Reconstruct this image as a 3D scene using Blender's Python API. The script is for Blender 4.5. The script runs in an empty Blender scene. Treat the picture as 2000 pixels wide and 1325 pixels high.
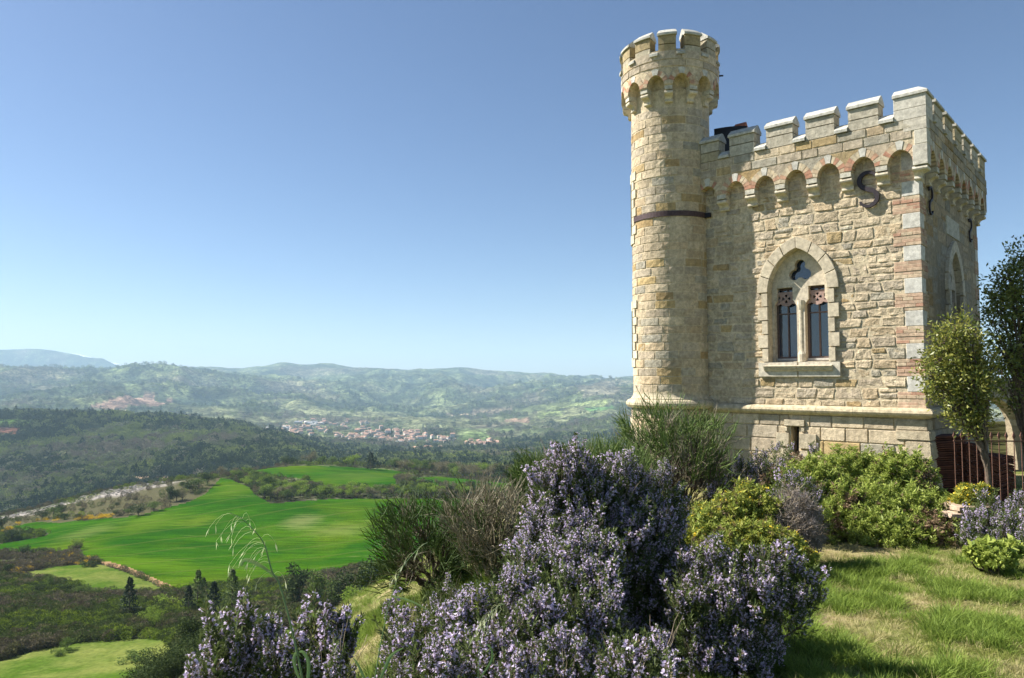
import bpy, bmesh, math, random
import numpy as np
from mathutils import Vector, Matrix, noise as mnoise
from mathutils.geometry import tessellate_polygon

# ---------------------------------------------------------------- camera, sky, sun
SC = bpy.context.scene
COL = SC.collection
FPX = 1420.0
PITCH = math.atan(76 / 1420)
CP, SP = math.cos(PITCH), math.sin(PITCH)
cam_data = bpy.data.cameras.new('camera')
cam_data.sensor_width = 36.0
cam_data.lens = 36.0 * FPX / 2000
cam_data.clip_start = 0.05
cam_data.clip_end = 120000
cam = bpy.data.objects.new('camera', cam_data)
COL.objects.link(cam)
cam.location = (0, 0, 0)
cam.rotation_euler = (math.pi / 2 + PITCH, 0, 0)
SC.camera = cam

SUN_AZ, SUN_EL = -74.1, 43.5          # degrees from +Y towards +X, and above the horizon
world = bpy.data.worlds.new('World')
SC.world = world
world.use_nodes = True
wn = world.node_tree
for n in list(wn.nodes): wn.nodes.remove(n)
sky = wn.nodes.new('ShaderNodeTexSky')
sky.sky_type = 'NISHITA'
sky.sun_disc = False
sky.sun_elevation = math.radians(SUN_EL)
sky.sun_rotation = math.radians(SUN_AZ)
sky.altitude = 400
sky.air_density = 0.85
sky.dust_density = 0.55
sky.ozone_density = 3.6
bg = wn.nodes.new('ShaderNodeBackground')
bg.inputs['Strength'].default_value = 0.058
wo = wn.nodes.new('ShaderNodeOutputWorld')
wn.links.new(sky.outputs[0], bg.inputs[0])
wn.links.new(bg.outputs[0], wo.inputs[0])
sun_data = bpy.data.lights.new('sun', 'SUN')
sun_data.energy = 5.0
sun_data.angle = math.radians(0.53)
sun_data.color = (1.0, 0.945, 0.865)
sun = bpy.data.objects.new('sun', sun_data)
COL.objects.link(sun)
_az, _el = math.radians(SUN_AZ), math.radians(SUN_EL)
S_DIR = Vector((math.sin(_az) * math.cos(_el), math.cos(_az) * math.cos(_el), math.sin(_el)))
sun.rotation_euler = S_DIR.to_track_quat('Z', 'Y').to_euler()
sun.location = (-30, 10, 40)
SC.view_settings.view_transform = 'Standard'
SC.view_settings.look = 'None'
SC.view_settings.gamma = 1
SC.view_settings.exposure = 1.24
SC.view_settings.use_curve_mapping = False
SC.render.engine = 'CYCLES'
SC.cycles.use_denoising = True
SC.cycles.max_bounces = 6
SC.cycles.transparent_max_bounces = 8
SC.cycles.volume_bounces = 2
rnd = random.Random(7)
rng = np.random.default_rng(11)

# ---------------------------------------------------------------- helpers
def at(px, py, Y):
    """the point at distance Y ahead seen at this pixel of the 2000 px wide photograph"""
    x, u = (px - 1000) / FPX, (662.5 - py) / FPX
    dy, dz = CP - u * SP, SP + u * CP
    return Vector((x * Y / dy, Y, dz * Y / dy))

def tag(o, label=None, cat=None, group=None, kind=None):
    if label: o['label'] = label
    if cat: o['category'] = cat
    if group: o['group'] = group
    if kind: o['kind'] = kind
    return o

def empty(name, loc, rz=0.0, parent=None):
    o = bpy.data.objects.new(name, None)
    o.empty_display_size = 0.3
    o.location = loc
    o.rotation_euler = (0, 0, rz)
    COL.objects.link(o)
    if parent: o.parent = parent
    return o

def npmesh(name, V, F, mat=None, smooth=False):
    """mesh from arrays; F is (n,k) array, or a list of index tuples"""
    me = bpy.data.meshes.new(name)
    V = np.asarray(V, dtype=np.float32)
    if isinstance(F, np.ndarray):
        n, k = F.shape
        me.vertices.add(len(V)); me.vertices.foreach_set('co', V.ravel())
        me.loops.add(n * k); me.loops.foreach_set('vertex_index', F.astype(np.int32).ravel())
        me.polygons.add(n)
        me.polygons.foreach_set('loop_start', np.arange(0, n * k, k, dtype=np.int32))
        me.update(calc_edges=True)
    else:
        me.from_pydata([tuple(v) for v in V], [], [tuple(f) for f in F])
    if smooth:
        me.polygons.foreach_set('use_smooth', np.ones(len(me.polygons), dtype=bool))
    if mat:
        for m in (mat if isinstance(mat, (list, tuple)) else [mat]): me.materials.append(m)
    return me

def link(name, me, parent=None, loc=(0, 0, 0), color=None):
    o = bpy.data.objects.new(name, me)
    o.location = loc
    if color is not None: o.color = (color[0], color[1], color[2], 1)
    if parent: o.parent = parent
    COL.objects.link(o)
    return o

def fixn(me):
    bm = bmesh.new(); bm.from_mesh(me)
    bmesh.ops.recalc_face_normals(bm, faces=bm.faces)
    bm.to_mesh(me); bm.free()

# ---------------------------------------------------------------- materials
def newmat(name):
    m = bpy.data.materials.new(name); m.use_nodes = True
    nt = m.node_tree
    for n in list(nt.nodes): nt.nodes.remove(n)
    return m, nt

def N(nt, t, **kw):
    n = nt.nodes.new(t)
    for k, v in kw.items():
        if k in ('operation', 'blend_type', 'data_type', 'noise_dimensions', 'feature', 'attribute_name', 'interpolation_type', 'distance', 'vector_type'):
            setattr(n, k, v)
        else: n.inputs[k].default_value = v
    return n

def ramp(nt, src, stops):
    r = nt.nodes.new('ShaderNodeValToRGB')
    e = r.color_ramp.elements
    while len(e) < len(stops): e.new(0.5)
    for i, (p, c) in enumerate(stops):
        e[i].position = p
        e[i].color = (c, c, c, 1) if isinstance(c, (int, float)) else (*c, 1)
    nt.links.new(src, r.inputs[0])
    return r.outputs[0]

def mix(nt, fac, a, b, mode='MIX'):
    m = nt.nodes.new('ShaderNodeMix'); m.data_type = 'RGBA'; m.blend_type = mode
    for sock, v in ((m.inputs[0], fac), (m.inputs[6], a), (m.inputs[7], b)):
        if isinstance(v, (int, float)): sock.default_value = v
        elif isinstance(v, tuple): sock.default_value = (*v, 1)
        else: nt.links.new(v, sock)
    return m.outputs[2]

def noise(nt, scale, detail=4, rough=0.55, coord=None, dist=0.0):
    n = nt.nodes.new('ShaderNodeTexNoise')
    n.inputs['Scale'].default_value = scale; n.inputs['Detail'].default_value = detail
    n.inputs['Roughness'].default_value = rough; n.inputs['Distortion'].default_value = dist
    if coord is None:
        g = nt.nodes.new('ShaderNodeNewGeometry'); coord = g.outputs['Position']
    nt.links.new(coord, n.inputs['Vector'])
    return n.outputs['Fac']

def bump(nt, h, strength, dist, nrm=None):
    b = nt.nodes.new('ShaderNodeBump')
    b.inputs['Strength'].default_value = strength; b.inputs['Distance'].default_value = dist
    nt.links.new(h, b.inputs['Height'])
    if nrm is not None: nt.links.new(nrm, b.inputs['Normal'])
    return b.outputs[0]

def principled(nt, color, rough=0.9, normal=None, spec=0.3, metallic=0.0):
    p = nt.nodes.new('ShaderNodeBsdfPrincipled')
    p.inputs['Roughness'].default_value = rough
    p.inputs['Specular IOR Level'].default_value = spec
    p.inputs['Metallic'].default_value = metallic
    if isinstance(color, tuple): p.inputs['Base Color'].default_value = (*color, 1)
    else: nt.links.new(color, p.inputs['Base Color'])
    if normal is not None: nt.links.new(normal, p.inputs['Normal'])
    return p.outputs[0]

def out(nt, sh):
    o = nt.nodes.new('ShaderNodeOutputMaterial'); nt.links.new(sh, o.inputs[0])

def stone_mat(name, base=None, b1=0.6, b2=0.5, rough=0.92, stain=0.35, fine=55, lichen=0.0, streak=0.35):
    """masonry: object colour (or a fixed colour) broken by grain, stains and pitting"""
    m, nt = newmat(name)
    if base is None:
        oi = nt.nodes.new('ShaderNodeObjectInfo'); c = oi.outputs['Color']
    else: c = base
    n1 = noise(nt, 2.2, 5, 0.6); n2 = noise(nt, 14, 5, 0.65); n3 = noise(nt, fine, 4, 0.7)
    c = mix(nt, ramp(nt, n1, [(0.35, 0.0), (0.65, stain)]), c, (0.30, 0.225, 0.13), 'MIX')
    c = mix(nt, 1.0, c, ramp(nt, n2, [(0.3, 0.62), (0.7, 1.18)]), 'MULTIPLY')
    c = mix(nt, 1.0, c, ramp(nt, n3, [(0.3, 0.78), (0.6, 1.08)]), 'MULTIPLY')
    if streak:
        mp_ = nt.nodes.new('ShaderNodeMapping'); g_ = nt.nodes.new('ShaderNodeNewGeometry'); nt.links.new(g_.outputs['Position'], mp_.inputs[0])
        mp_.inputs['Scale'].default_value = (5.5, 5.5, 0.55)
        n6 = noise(nt, 1.0, 5, 0.65, mp_.outputs[0])
        c = mix(nt, ramp(nt, n6, [(0.48, 0.0), (0.68, streak)]), c, (0.17, 0.145, 0.10))
    if lichen:
        n4 = noise(nt, 6.5, 6, 0.7)
        c = mix(nt, ramp(nt, n4, [(0.55, 0.0), (0.64, lichen)]), c, (0.13, 0.125, 0.10))
    nb = bump(nt, n2, b1, 0.03)
    nb = bump(nt, n3, b2, 0.012, nb)
    out(nt, principled(nt, c, rough, nb, 0.2))
    return m

M = {}
M['rubble'] = stone_mat('rubble_stone', b1=1.0, b2=0.9, stain=0.25, fine=42)
M['ashlar'] = stone_mat('ashlar_stone', b1=0.5, b2=0.8, stain=0.2, fine=70)
M['smooth'] = stone_mat('dressed_stone', b1=0.12, b2=0.25, stain=0.08, fine=90, streak=0.14)
M['coping'] = stone_mat('coping_stone', b1=0.2, b2=0.4, stain=0.05, fine=60, lichen=0.4, streak=0.15)
M['brick'] = stone_mat('red_brick', b1=0.2, b2=0.4, stain=0.08, fine=110, streak=0.12)
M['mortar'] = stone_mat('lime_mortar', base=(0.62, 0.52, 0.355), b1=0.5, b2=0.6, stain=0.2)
M['dark_mortar'] = stone_mat('shade_toned_mortar', base=(0.32, 0.27, 0.185), b1=0.5, b2=0.6, stain=0.3)  # mortar with shade put into its colour, for the side face and wall cores

def simple(name, col, rough=0.6, metallic=0.0, var=0.25, scale=20, bumpv=0.15, spec=0.4):
    m, nt = newmat(name)
    n = noise(nt, scale, 4)
    c = mix(nt, 1.0, col, ramp(nt, n, [(0.3, 1 - var), (0.7, 1 + var * 0.6)]), 'MULTIPLY')
    out(nt, principled(nt, c, rough, bump(nt, n, bumpv, 0.01), spec, metallic))
    return m
M['iron'] = simple('wrought_iron', (0.035, 0.026, 0.03), 0.55, 0.3, 0.4, 30)
M['rust'] = simple('rusty_iron', (0.17, 0.085, 0.06), 0.7, 0.2, 0.5, 40)
M['band'] = simple('iron_band', (0.075, 0.045, 0.045), 0.6, 0.2, 0.4, 25)
M['black'] = simple('black_sheet_metal', (0.012, 0.011, 0.013), 0.5, 0.2, 0.3, 6)
M['terracotta'] = simple('terracotta', (0.36, 0.12, 0.06), 0.85, 0, 0.4, 18)
M['tile'] = simple('roof_tile', (0.10, 0.035, 0.022), 0.9, 0, 0.5, 9)
M['wood'] = simple('painted_wood', (0.13, 0.085, 0.07), 0.6, 0, 0.3, 30)
M['fret'] = simple('fretwork_wood', (0.34, 0.23, 0.19), 0.7, 0, 0.3, 30)
M['whitewood'] = simple('pale_sill_wood', (0.42, 0.40, 0.36), 0.6, 0, 0.2, 30)
M['room'] = simple('dark_interior', (0.05, 0.045, 0.04), 0.9, 0, 0.3, 4)  # near-black tone stands in for the unlit room and openings
m, nt = newmat('window_glass')
p = nt.nodes.new('ShaderNodeBsdfPrincipled')
p.inputs['Base Color'].default_value = (0.010, 0.026, 0.055, 1); p.inputs['Roughness'].default_value = 0.04
p.inputs['IOR'].default_value = 1.9
nt.links.new(bump(nt, noise(nt, 3.0, 1), 0.04, 0.02), p.inputs['Normal'])
out(nt, p.outputs[0]); M['glass'] = m

def leaf_mat(name, c1, c2, trans=0.3, rough=0.5, spec=0.3, scale=0.0, per_plant=False):
    """foliage: colour varies per leaf clump, some light passes through"""
    m, nt = newmat(name)
    oi = nt.nodes.new('ShaderNodeObjectInfo')
    g = nt.nodes.new('ShaderNodeNewGeometry')
    r = nt.nodes.new('ShaderNodeMath'); r.operation = 'ADD'
    nt.links.new(oi.outputs['Random'], r.inputs[0]); nt.links.new(g.outputs['Random Per Island'], r.inputs[1])
    fr = nt.nodes.new('ShaderNodeMath'); fr.operation = 'FRACT'; nt.links.new(r.outputs[0], fr.inputs[0])
    c = mix(nt, fr.outputs[0] if not per_plant else oi.outputs['Random'], c1, c2)
    if scale:
        c = mix(nt, 1.0, c, ramp(nt, noise(nt, scale, 3), [(0.3, 0.65), (0.7, 1.3)]), 'MULTIPLY')
    p = principled(nt, c, rough, None, spec)
    t = nt.nodes.new('ShaderNodeBsdfTranslucent'); nt.links.new(c, t.inputs[0])
    ms = nt.nodes.new('ShaderNodeMixShader'); ms.inputs[0].default_value = trans
    nt.links.new(p, ms.inputs[1]); nt.links.new(t.outputs[0], ms.inputs[2])
    out(nt, ms.outputs[0])
    return m
M['bark'] = simple('grey_brown_bark', (0.12, 0.09, 0.065), 0.9, 0, 0.5, 25, 0.5)
M['drytwig'] = simple('dry_twig', (0.23, 0.185, 0.13), 0.9, 0, 0.4, 30)

def tint(c, lo, hi, r=None):
    k = (r or rnd).uniform(lo, hi)
    return tuple(v * k for v in c)

# ---------------------------------------------------------------- numpy value noise
def vnoise(x, y, seed=0):
    xi, yi = np.floor(x).astype(np.int64), np.floor(y).astype(np.int64)
    xf, yf = x - xi, y - yi
    def h(a, b):
        v = (a * 374761393 + b * 668265263 + seed * 1442695041) & 0xffffffff
        v = ((v ^ (v >> 13)) * 1274126177) & 0xffffffff
        return ((v ^ (v >> 16)) & 0xffff) / 65535.0
    u, w = xf * xf * (3 - 2 * xf), yf * yf * (3 - 2 * yf)
    a, b, c, d = h(xi, yi), h(xi + 1, yi), h(xi, yi + 1), h(xi + 1, yi + 1)
    return (a * (1 - u) + b * u) * (1 - w) + (c * (1 - u) + d * u) * w

def fbm(x, y, oct=5, seed=0, gain=0.5):
    s = 0; a = 1; t = 0
    for i in range(oct):
        s = s + a * (vnoise(x, y, seed + i * 17) - 0.5); t += a
        a *= gain; x = x * 2.03 + 11.3; y = y * 2.03 + 5.7
    return s / t * 2
# ================================================================ TERRAIN
def zpix(py, Y):
    u = (662.5 - py) / FPX
    return (SP + u * CP) / (CP - u * SP) * Y
ST = [20, 40, 90, 165, 215, 285, 380, 460, 560, 660, 760, 1000, 1400, 1800, 2200, 2600, 3300, 4200, 5500, 7000, 8500, 11000, 12500, 13500, 14500, 15200, 16000, 16800]
# columns of the land: a value > 0 is the height in the picture it is seen at, < 0 is metres below the eye
TAB = {
 -700: [-9, -19, -40, -65, -71, -80, -90, -97, -110, -130, -150, -180, -195, -175, -120, -165, -200, 802, 767, 722, 728, 722, -60, -150, 684, -150, 742, -300],
 0:    [-9, -19, -40, 1310, 1208, 1140, 1075, 1036, 1012, -130, -158, -190, 930, 870, 815, -175, -205, 800, 765, 719, 728, 722, -60, -150, 682, -150, 742, -300],
 100:  [-9, -19, -40, 1305, 1206, 1140, 1062, 1022, 990, -125, -158, -190, 925, 867, 811, -178, -210, 797, 760, 714, 724, 722, -60, -150, 683, -150, 742, -300],
 200:  [-9, -19, -40, 1300, 1205, 1130, 1055, 1004, 962, -118, -155, -187, 915, 862, 813, -180, -212, 795, 752, 716, 724, 722, -60, -150, 706, -150, 742, -300],
 320:  [-9, -19, -40, 1290, 1205, 1140, 1050, 992, 942, -108, -150, -184, 902, 858, 819, -185, -218, 800, 756, 723, 728, 723, -60, -150, 724, -150, 742, -300],
 430:  [-9, -19, -40, 1290, 1205, 1140, 1055, 985, 932, 935, -150, -180, 892, 855, 827, -195, -225, 810, 775, 742, 735, 723, -60, -150, 735, -150, 742, -300],
 540:  [-9, -19, -40, 1290, 1210, 1142, 1058, 983, 938, 910, 908, -175, 888, 865, 846, -215, -228, 815, 785, 755, 740, 716, -60, -150, 742, -150, 742, -300],
 640:  [-9, -19, -40, 1280, 1205, 1140, 1060, 985, 942, 912, 908, -160, 905, 893, 880, 868, 845, 820, 795, 768, 745, 716, -60, -150, 745, -150, 742, -300],
 850:  [-9, -18, -40, 1270, 1200, 1130, 1060, 990, 946, 928, 920, -158, 908, 897, 886, 873, 850, 825, 800, 770, 747, 720, -60, -150, 745, -150, 742, -300],
 1050: [-8, -17, -38, 1260, 1190, 1120, 1060, 995, 955, 940, 930, 918, 905, 893, 880, 862, 840, 812, 785, 760, 746, 731, -60, -150, 745, -150, 742, -300],
 1240: [-6, -16, -36, 1250, 1180, 1110, 1050, 995, 960, 945, 935, 915, 895, 880, 860, 840, 815, 785, 758, 748, 745, 738, -60, -150, 745, -150, 742, -300],
 1420: [-3, -7, -25, -55, -65, -75, -85, -90, -95, -100, -105, -120, 885, 870, 850, 830, 800, 775, 755, 747, 744, 738, -60, -150, 745, -150, 742, -300],
 1700: [-2.3, -3, -6, -20, -35, -50, -70, -80, -90, -100, -105, -120, 860, 850, 835, 810, 790, 765, 750, 745, 742, 736, -60, -150, 745, -150, 742, -300],
 2700: [-2.2, -2.5, -4, -12, -25, -40, -60, -70, -80, -90, -100, -110, -120, -110, -110, -120, -130, 770, 752, 746, 742, 736, -60, -150, 745, -150, 742, -300],
}
SKY11 = [(-700, 724), (0, 724), (301, 722), (339, 718), (410, 719), (464, 722), (494, 716), (525, 715), (558, 712), (589, 717.6), (614, 714), (649, 716), (691, 719.6), (740, 719), (795, 722), (860, 718), (892, 719), (944, 724), (1006, 726), (1055, 729), (1133, 737), (1165, 734.6), (1195, 738), (1234, 736), (1400, 738), (2700, 736)]
SKY26 = [(-700, 690), (-300, 686), (0, 682), (54, 681), (80, 682), (147, 692), (160, 697), (189, 701.6), (203, 700), (213, 708), (237, 718), (256, 721), (300, 730), (340, 742), (2700, 748)]
SKY40 = [(-700, 715), (0, 700), (60, 690), (75, 683), (105, 683), (120, 690), (150, 690), (214, 706), (245, 712), (272, 713), (300, 713), (330, 709.6), (355, 713), (416, 719), (458, 721), (520, 730), (600, 742), (2700, 748)]
PXC = np.arange(-700, 2701, 25.0)
_xs = sorted(TAB)
ZT = np.zeros((len(PXC), len(ST)))
for j, Y in enumerate(ST):
    zz = [TAB[x][j] if TAB[x][j] < 0 else zpix(TAB[x][j], Y) for x in _xs]
    ZT[:, j] = np.interp(PXC, _xs, zz)
    k = np.array([0.25, 0.5, 0.25])
    for _ in range(3): ZT[1:-1, j] = np.convolve(ZT[:, j], k, 'valid')
for Y, line in ((11000, SKY11), (14500, SKY26), (16000, SKY40)):
    ZT[:, ST.index(Y)] = [zpix(np.interp(p, *zip(*line)), Y) for p in PXC]
LY = np.log(ST)
_h = np.diff(LY); _d = np.diff(ZT, axis=1) / _h
DZ = np.zeros_like(ZT)
_s = np.sign(_d[:, 1:]) * np.sign(_d[:, :-1]) > 0
_w1, _w2 = 2 * _h[1:] + _h[:-1], _h[1:] + 2 * _h[:-1]
with np.errstate(divide='ignore', invalid='ignore'):
    _hm = (_w1 + _w2) / (_w1 / _d[:, :-1] + _w2 / _d[:, 1:])
DZ[:, 1:-1] = np.where(_s, _hm, 0)
DZ[:, 0] = _d[:, 0]; DZ[:, -1] = _d[:, -1]

# single hills and spurs: picture column, distance, half width, half depth, rise
HILLS = [(352, 6300, 22, 500, 13), (392, 6200, 38, 500, 10), (430, 6000, 40, 500, 6), (585, 5200, 34, 420, 17), (628, 5000, 40, 420, 13), (680, 4900, 40, 400, 7), (520, 4600, 50, 500, 9), (150, 6600, 90, 500, 5),
         (60, 4900, 60, 400, 7), (270, 4300, 70, 350, 7), (430, 4400, 60, 350, 9), (930, 7600, 70, 500, 7), (1010, 6600, 60, 500, 6), (860, 8600, 80, 500, 7), (760, 9200, 60, 500, 8), (690, 8400, 60, 500, 7), (1150, 5600, 50, 500, 6),
         (558, 10700, 40, 400, 5), (640, 10800, 30, 400, 3), (890, 10700, 45, 400, 4), (980, 4700, 70, 350, 6), (1120, 3900, 60, 300, 6), (780, 4000, 60, 300, 5), (330, 1900, 80, 200, 4), (160, 1700, 60, 160, 4), (480, 1800, 50, 160, 5)]
def near_z(X, Y):
    base = -1.66 - 0.034 * np.maximum(Y - 2, -6) + 0.05 * (fbm(X * 0.6, Y * 0.6, 4, 3))
    base = base - 0.012 * np.maximum(X - 3, 0)
    s = np.maximum((-0.9 + 0.12 * np.clip(Y, -5, 30)) - X, 0)
    drop = np.where(s < 0.9, 0.2 * s + 0.22 * s * s, 0.358 + 0.6 * (s - 0.9))
    w = np.maximum(Y - 17.5, 0) * np.clip((9 - X + 0.25 * Y) / 8, 0, 1)
    return base - drop - 0.5 * w

def ground(X, Y):
    X = np.atleast_1d(np.asarray(X, float)); Y = np.atleast_1d(np.asarray(Y, float))
    R = np.hypot(X, Y)
    th = np.arctan2(X, Y)
    lim = math.radians(50)
    t = np.clip(th, -lim, lim)
    px = 1000 + FPX * np.tan(t)
    D = np.maximum(R * np.cos(t), 21)
    i = np.clip(((px + 700) / 25), 0, len(PXC) - 1.001); i0 = i.astype(int); f = i - i0
    ly = np.log(np.clip(D, 20, 16799)); j = np.clip(np.searchsorted(LY, ly) - 1, 0, len(ST) - 2)
    q = (ly - LY[j]) / _h[j]
    def col(ii):
        z0, z1, d0, d1 = ZT[ii, j], ZT[ii, j + 1], DZ[ii, j] * _h[j], DZ[ii, j + 1] * _h[j]
        q2, q3 = q * q, q ** 3
        return (2*q3-3*q2+1)*z0 + (q3-2*q2+q)*d0 + (-2*q3+3*q2)*z1 + (q3-q2)*d1
    z = col(i0) * (1 - f) + col(np.minimum(i0 + 1, len(PXC) - 1)) * f
    amp = np.interp(np.log(D), np.log([20, 60, 200, 700, 1000, 2500, 5000, 8500, 10500, 17000]), [0.2, 0.8, 0.7, 0.8, 6, 20, 95, 155, 34, 14])
    sc = np.interp(np.log(D), np.log([20, 300, 1000, 3000, 10000]), [1 / 15, 1 / 60, 1 / 180, 1 / 500, 1 / 1300])
    n1 = fbm(X / 60, Y / 60, 3, 5)
    n2 = fbm(X / 190 + 3, Y / 190, 4, 9)
    n3 = 1 - 2 * np.abs(fbm(X / 1250 + 7, Y / 1250, 5, 21))
    n4 = fbm(X / 520 + 7, Y / 520, 5, 33)
    wA = np.clip((D - 700) / 800, 0, 1); wB = np.clip((D - 3500) / 3000, 0, 1); wC = np.clip((17000 - D) / 4000, 0, 1)
    z = z + amp * ((1 - wA) * n1 + wA * (1 - wB) * (0.5 * n2 + 0.7 * n4) + wB * ((n3 - 0.74) * 1.6 * wC + 0.5 * n4))
    for (hp, hY, hw, hd, hh) in HILLS:
        z = z + hh / FPX * hY * np.exp(-((px - hp) / hw) ** 2 - ((D - hY) / hd) ** 2)
    w = np.clip((R - 13) / 27, 0, 1); w = w * w * (3 - 2 * w)
    return near_z(X, Y) * (1 - w) + z * w

def gpt(px, Y):
    X = (px - 1000) / FPX * Y
    return Vector((X, Y, float(ground(X, Y)[0])))

def hit(px, py, lo=1.5, hi=16500):
    """the ground point seen at this place of the picture"""
    Ys = np.exp(np.linspace(math.log(lo), math.log(hi), 1500))
    u = (662.5 - py) / FPX
    k = (SP + u * CP) / (CP - u * SP)
    X = (px - 1000) / FPX * Ys / (CP - u * SP)
    g = ground(X, Ys)
    d = k * Ys - g
    idx = np.where(d < 0)[0]
    if len(idx) == 0: return None
    i = idx[0]
    if i == 0: return Vector((X[0], Ys[0], float(g[0])))
    f = d[i - 1] / (d[i - 1] - d[i])
    y = Ys[i - 1] + f * (Ys[i] - Ys[i - 1])
    x = (px - 1000) / FPX * y / (CP - u * SP)
    return Vector((x, y, float(ground(x, y)[0])))

def outline(pts, lo=60, hi=16500):
    r = [hit(x, y, lo, hi) for x, y in pts]
    return [(p.x, p.y) for p in r if p is not None]

def inside(poly, X, Y):
    c = np.zeros(X.shape, bool)
    n = len(poly)
    for i in range(n):
        x1, y1 = poly[i]; x2, y2 = poly[(i + 1) % n]
        if y1 == y2: continue
        k = ((y1 > Y) != (y2 > Y)) & (X < (x2 - x1) * (Y - y1) / (y2 - y1) + x1)
        c ^= k
    return c

# ---- land use, as outlines on the ground
LU = {}
LU['green_field'] = [outline([(14,1030),(67,1020),(116,1022),(168,1016),(239,1011),(281,1005),(326,992),(368,981),(400,966),(424,942),(432,934),(446,936),(484,950),(502,969),(530,984),(558,982),(646,975),(733,974),(891,974),(1110,984),(1110,1100),(900,1105),(709,1104),(646,1120),(604,1128),(505,1138),(435,1147),(400,1149),(358,1154),(333,1145),(246,1108),(212,1098),(170,1092),(154,1082),(158,1068),(120,1075),(60,1080),(0,1078),(-80,1080),(-80,1066),(0,1062),(88,1047),(95,1042),(50,1036)], 150, 620)]
LU['upper_field'] = [outline([(474,914),(540,909),(646,911),(751,917),(797,924),(769,931),(779,954),(709,956),(639,949),(597,936),(523,929),(481,922)], 500, 760),
                     outline([(804,936),(856,931),(997,945),(1067,963),(884,954),(839,950)], 480, 760)]
LU['dirt_track'] = [outline([(362,1156),(335,1144),(248,1107),(213,1097),(200,1096),(190,1099),(238,1113),(300,1138),(330,1156)], 150, 420)]
LU['pasture'] = [outline([(42,1129),(35,1121),(105,1107),(190,1101),(238,1115),(300,1140),(328,1158),(267,1162),(175,1160),(150,1143),(84,1131)], 150, 420),
                 outline([(-60,1092),(40,1094),(36,1102),(-60,1106)], 150, 420)]
LU['meadow'] = [outline([(-300,1400),(-300,1300),(0,1291),(70,1270),(158,1254),(309,1248),(345,1270),(345,1400)], 60, 240),
                outline([(535,1260),(560,1225),(600,1195),(660,1185),(700,1200),(760,1240),(800,1400),(535,1400)], 60, 260)]
LU['rocky_ridge'] = [outline([(-60,1024),(-60,1014),(0,1010),(81,986),(126,972),(196,960),(246,957),(298,942),(344,933),(386,926),(425,924),(432,934),(424,942),(400,966),(368,981),(326,992),(281,1005),(239,1011),(168,1016),(116,1022),(67,1020),(14,1030)], 400, 640)]
for k in LU: LU[k] = [p for p in LU[k] if len(p) > 2]

# far patches coloured on the ground sheet: (outline, colour)
PATCH = [
 ([(178,792),(240,774),(285,763),(303,770),(303,784),(330,778),(339,783),(320,790),(262,791),(232,802),(180,798)], (0.235,0.155,0.11), 3000, 7000),
 ([(239,803),(246,803),(252,795),(246,812),(240,814)], (0.42,0.36,0.27), 3000, 7000),
 ([(-40,816),(70,821),(74,827),(40,833),(-40,832)], (0.075,0.13,0.03), 1500, 2400),
 ([(-40,834),(40,836),(42,846),(30,852),(-40,856)], (0.20,0.10,0.07), 1400, 2400),
 ([(225,722),(250,723),(252,728),(210,727)], (0.12,0.155,0.065), 4000, 9000),
 ([(240,750),(270,750),(275,760),(240,764)], (0.13,0.16,0.07), 3000, 7000),
 ([(375,861),(410,861),(412,870),(375,868)], (0.13,0.2,0.05), 1200, 2400),
 ([(240,935),(330,930),(345,938),(270,945)], (0.28,0.2,0.13), 900, 1800),
 ([(455,838),(480,838),(487,846),(460,844)], (0.34,0.24,0.14), 1500, 3000),
 ([(870,808),(940,800),(1000,796),(1000,802),(900,812)], (0.26,0.21,0.14), 3000, 7000),
 ([(985,820),(1030,815),(1038,820),(1000,826)], (0.30,0.21,0.14), 3000, 7000),
 ([(1000,800),(1120,787),(1190,778),(1200,786),(1130,794),(1010,808)], (0.13,0.155,0.06), 3000, 7000),
 ([(900,846),(920,840),(960,858),(940,862),(885,862)], (0.10,0.14,0.05), 2200, 3600),
 ([(1050,806),(1100,802),(1096,812),(1050,816)], (0.13,0.16,0.06), 3000, 6000),
 ([(1140,796),(1200,792),(1200,800),(1150,804)], (0.08,0.15,0.05), 3000, 6000),
 ([(700,882),(745,882),(745,892),(700,890)], (0.11,0.18,0.055), 1500, 3000),
 ([(860,836),(1000,832),(1010,842),(900,850)], (0.12,0.15,0.065), 2500, 5000),
 ([(1120,750),(1200,746),(1215,770),(1140,775)], (0.15,0.14,0.095), 3500, 9000),
]
# ---- the sheet
u_in = np.tan(np.linspace(math.atan(-0.78), math.atan(0.78), 780))
th_in = np.arctan(u_in)
th = np.concatenate([np.linspace(-math.pi, th_in[0], 60, endpoint=False), th_in, np.linspace(math.pi, th_in[-1], 60, endpoint=False)[::-1]])
rad = np.concatenate([np.exp(np.linspace(math.log(0.5), math.log(150), 105, endpoint=False)),
                      np.exp(np.linspace(math.log(150), math.log(1000), 215, endpoint=False)),
                      np.exp(np.linspace(math.log(1000), math.log(10000), 190, endpoint=False)),
                      np.exp(np.linspace(math.log(10000), math.log(16800), 60))])
TH, RR = np.meshgrid(th, rad)
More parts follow.
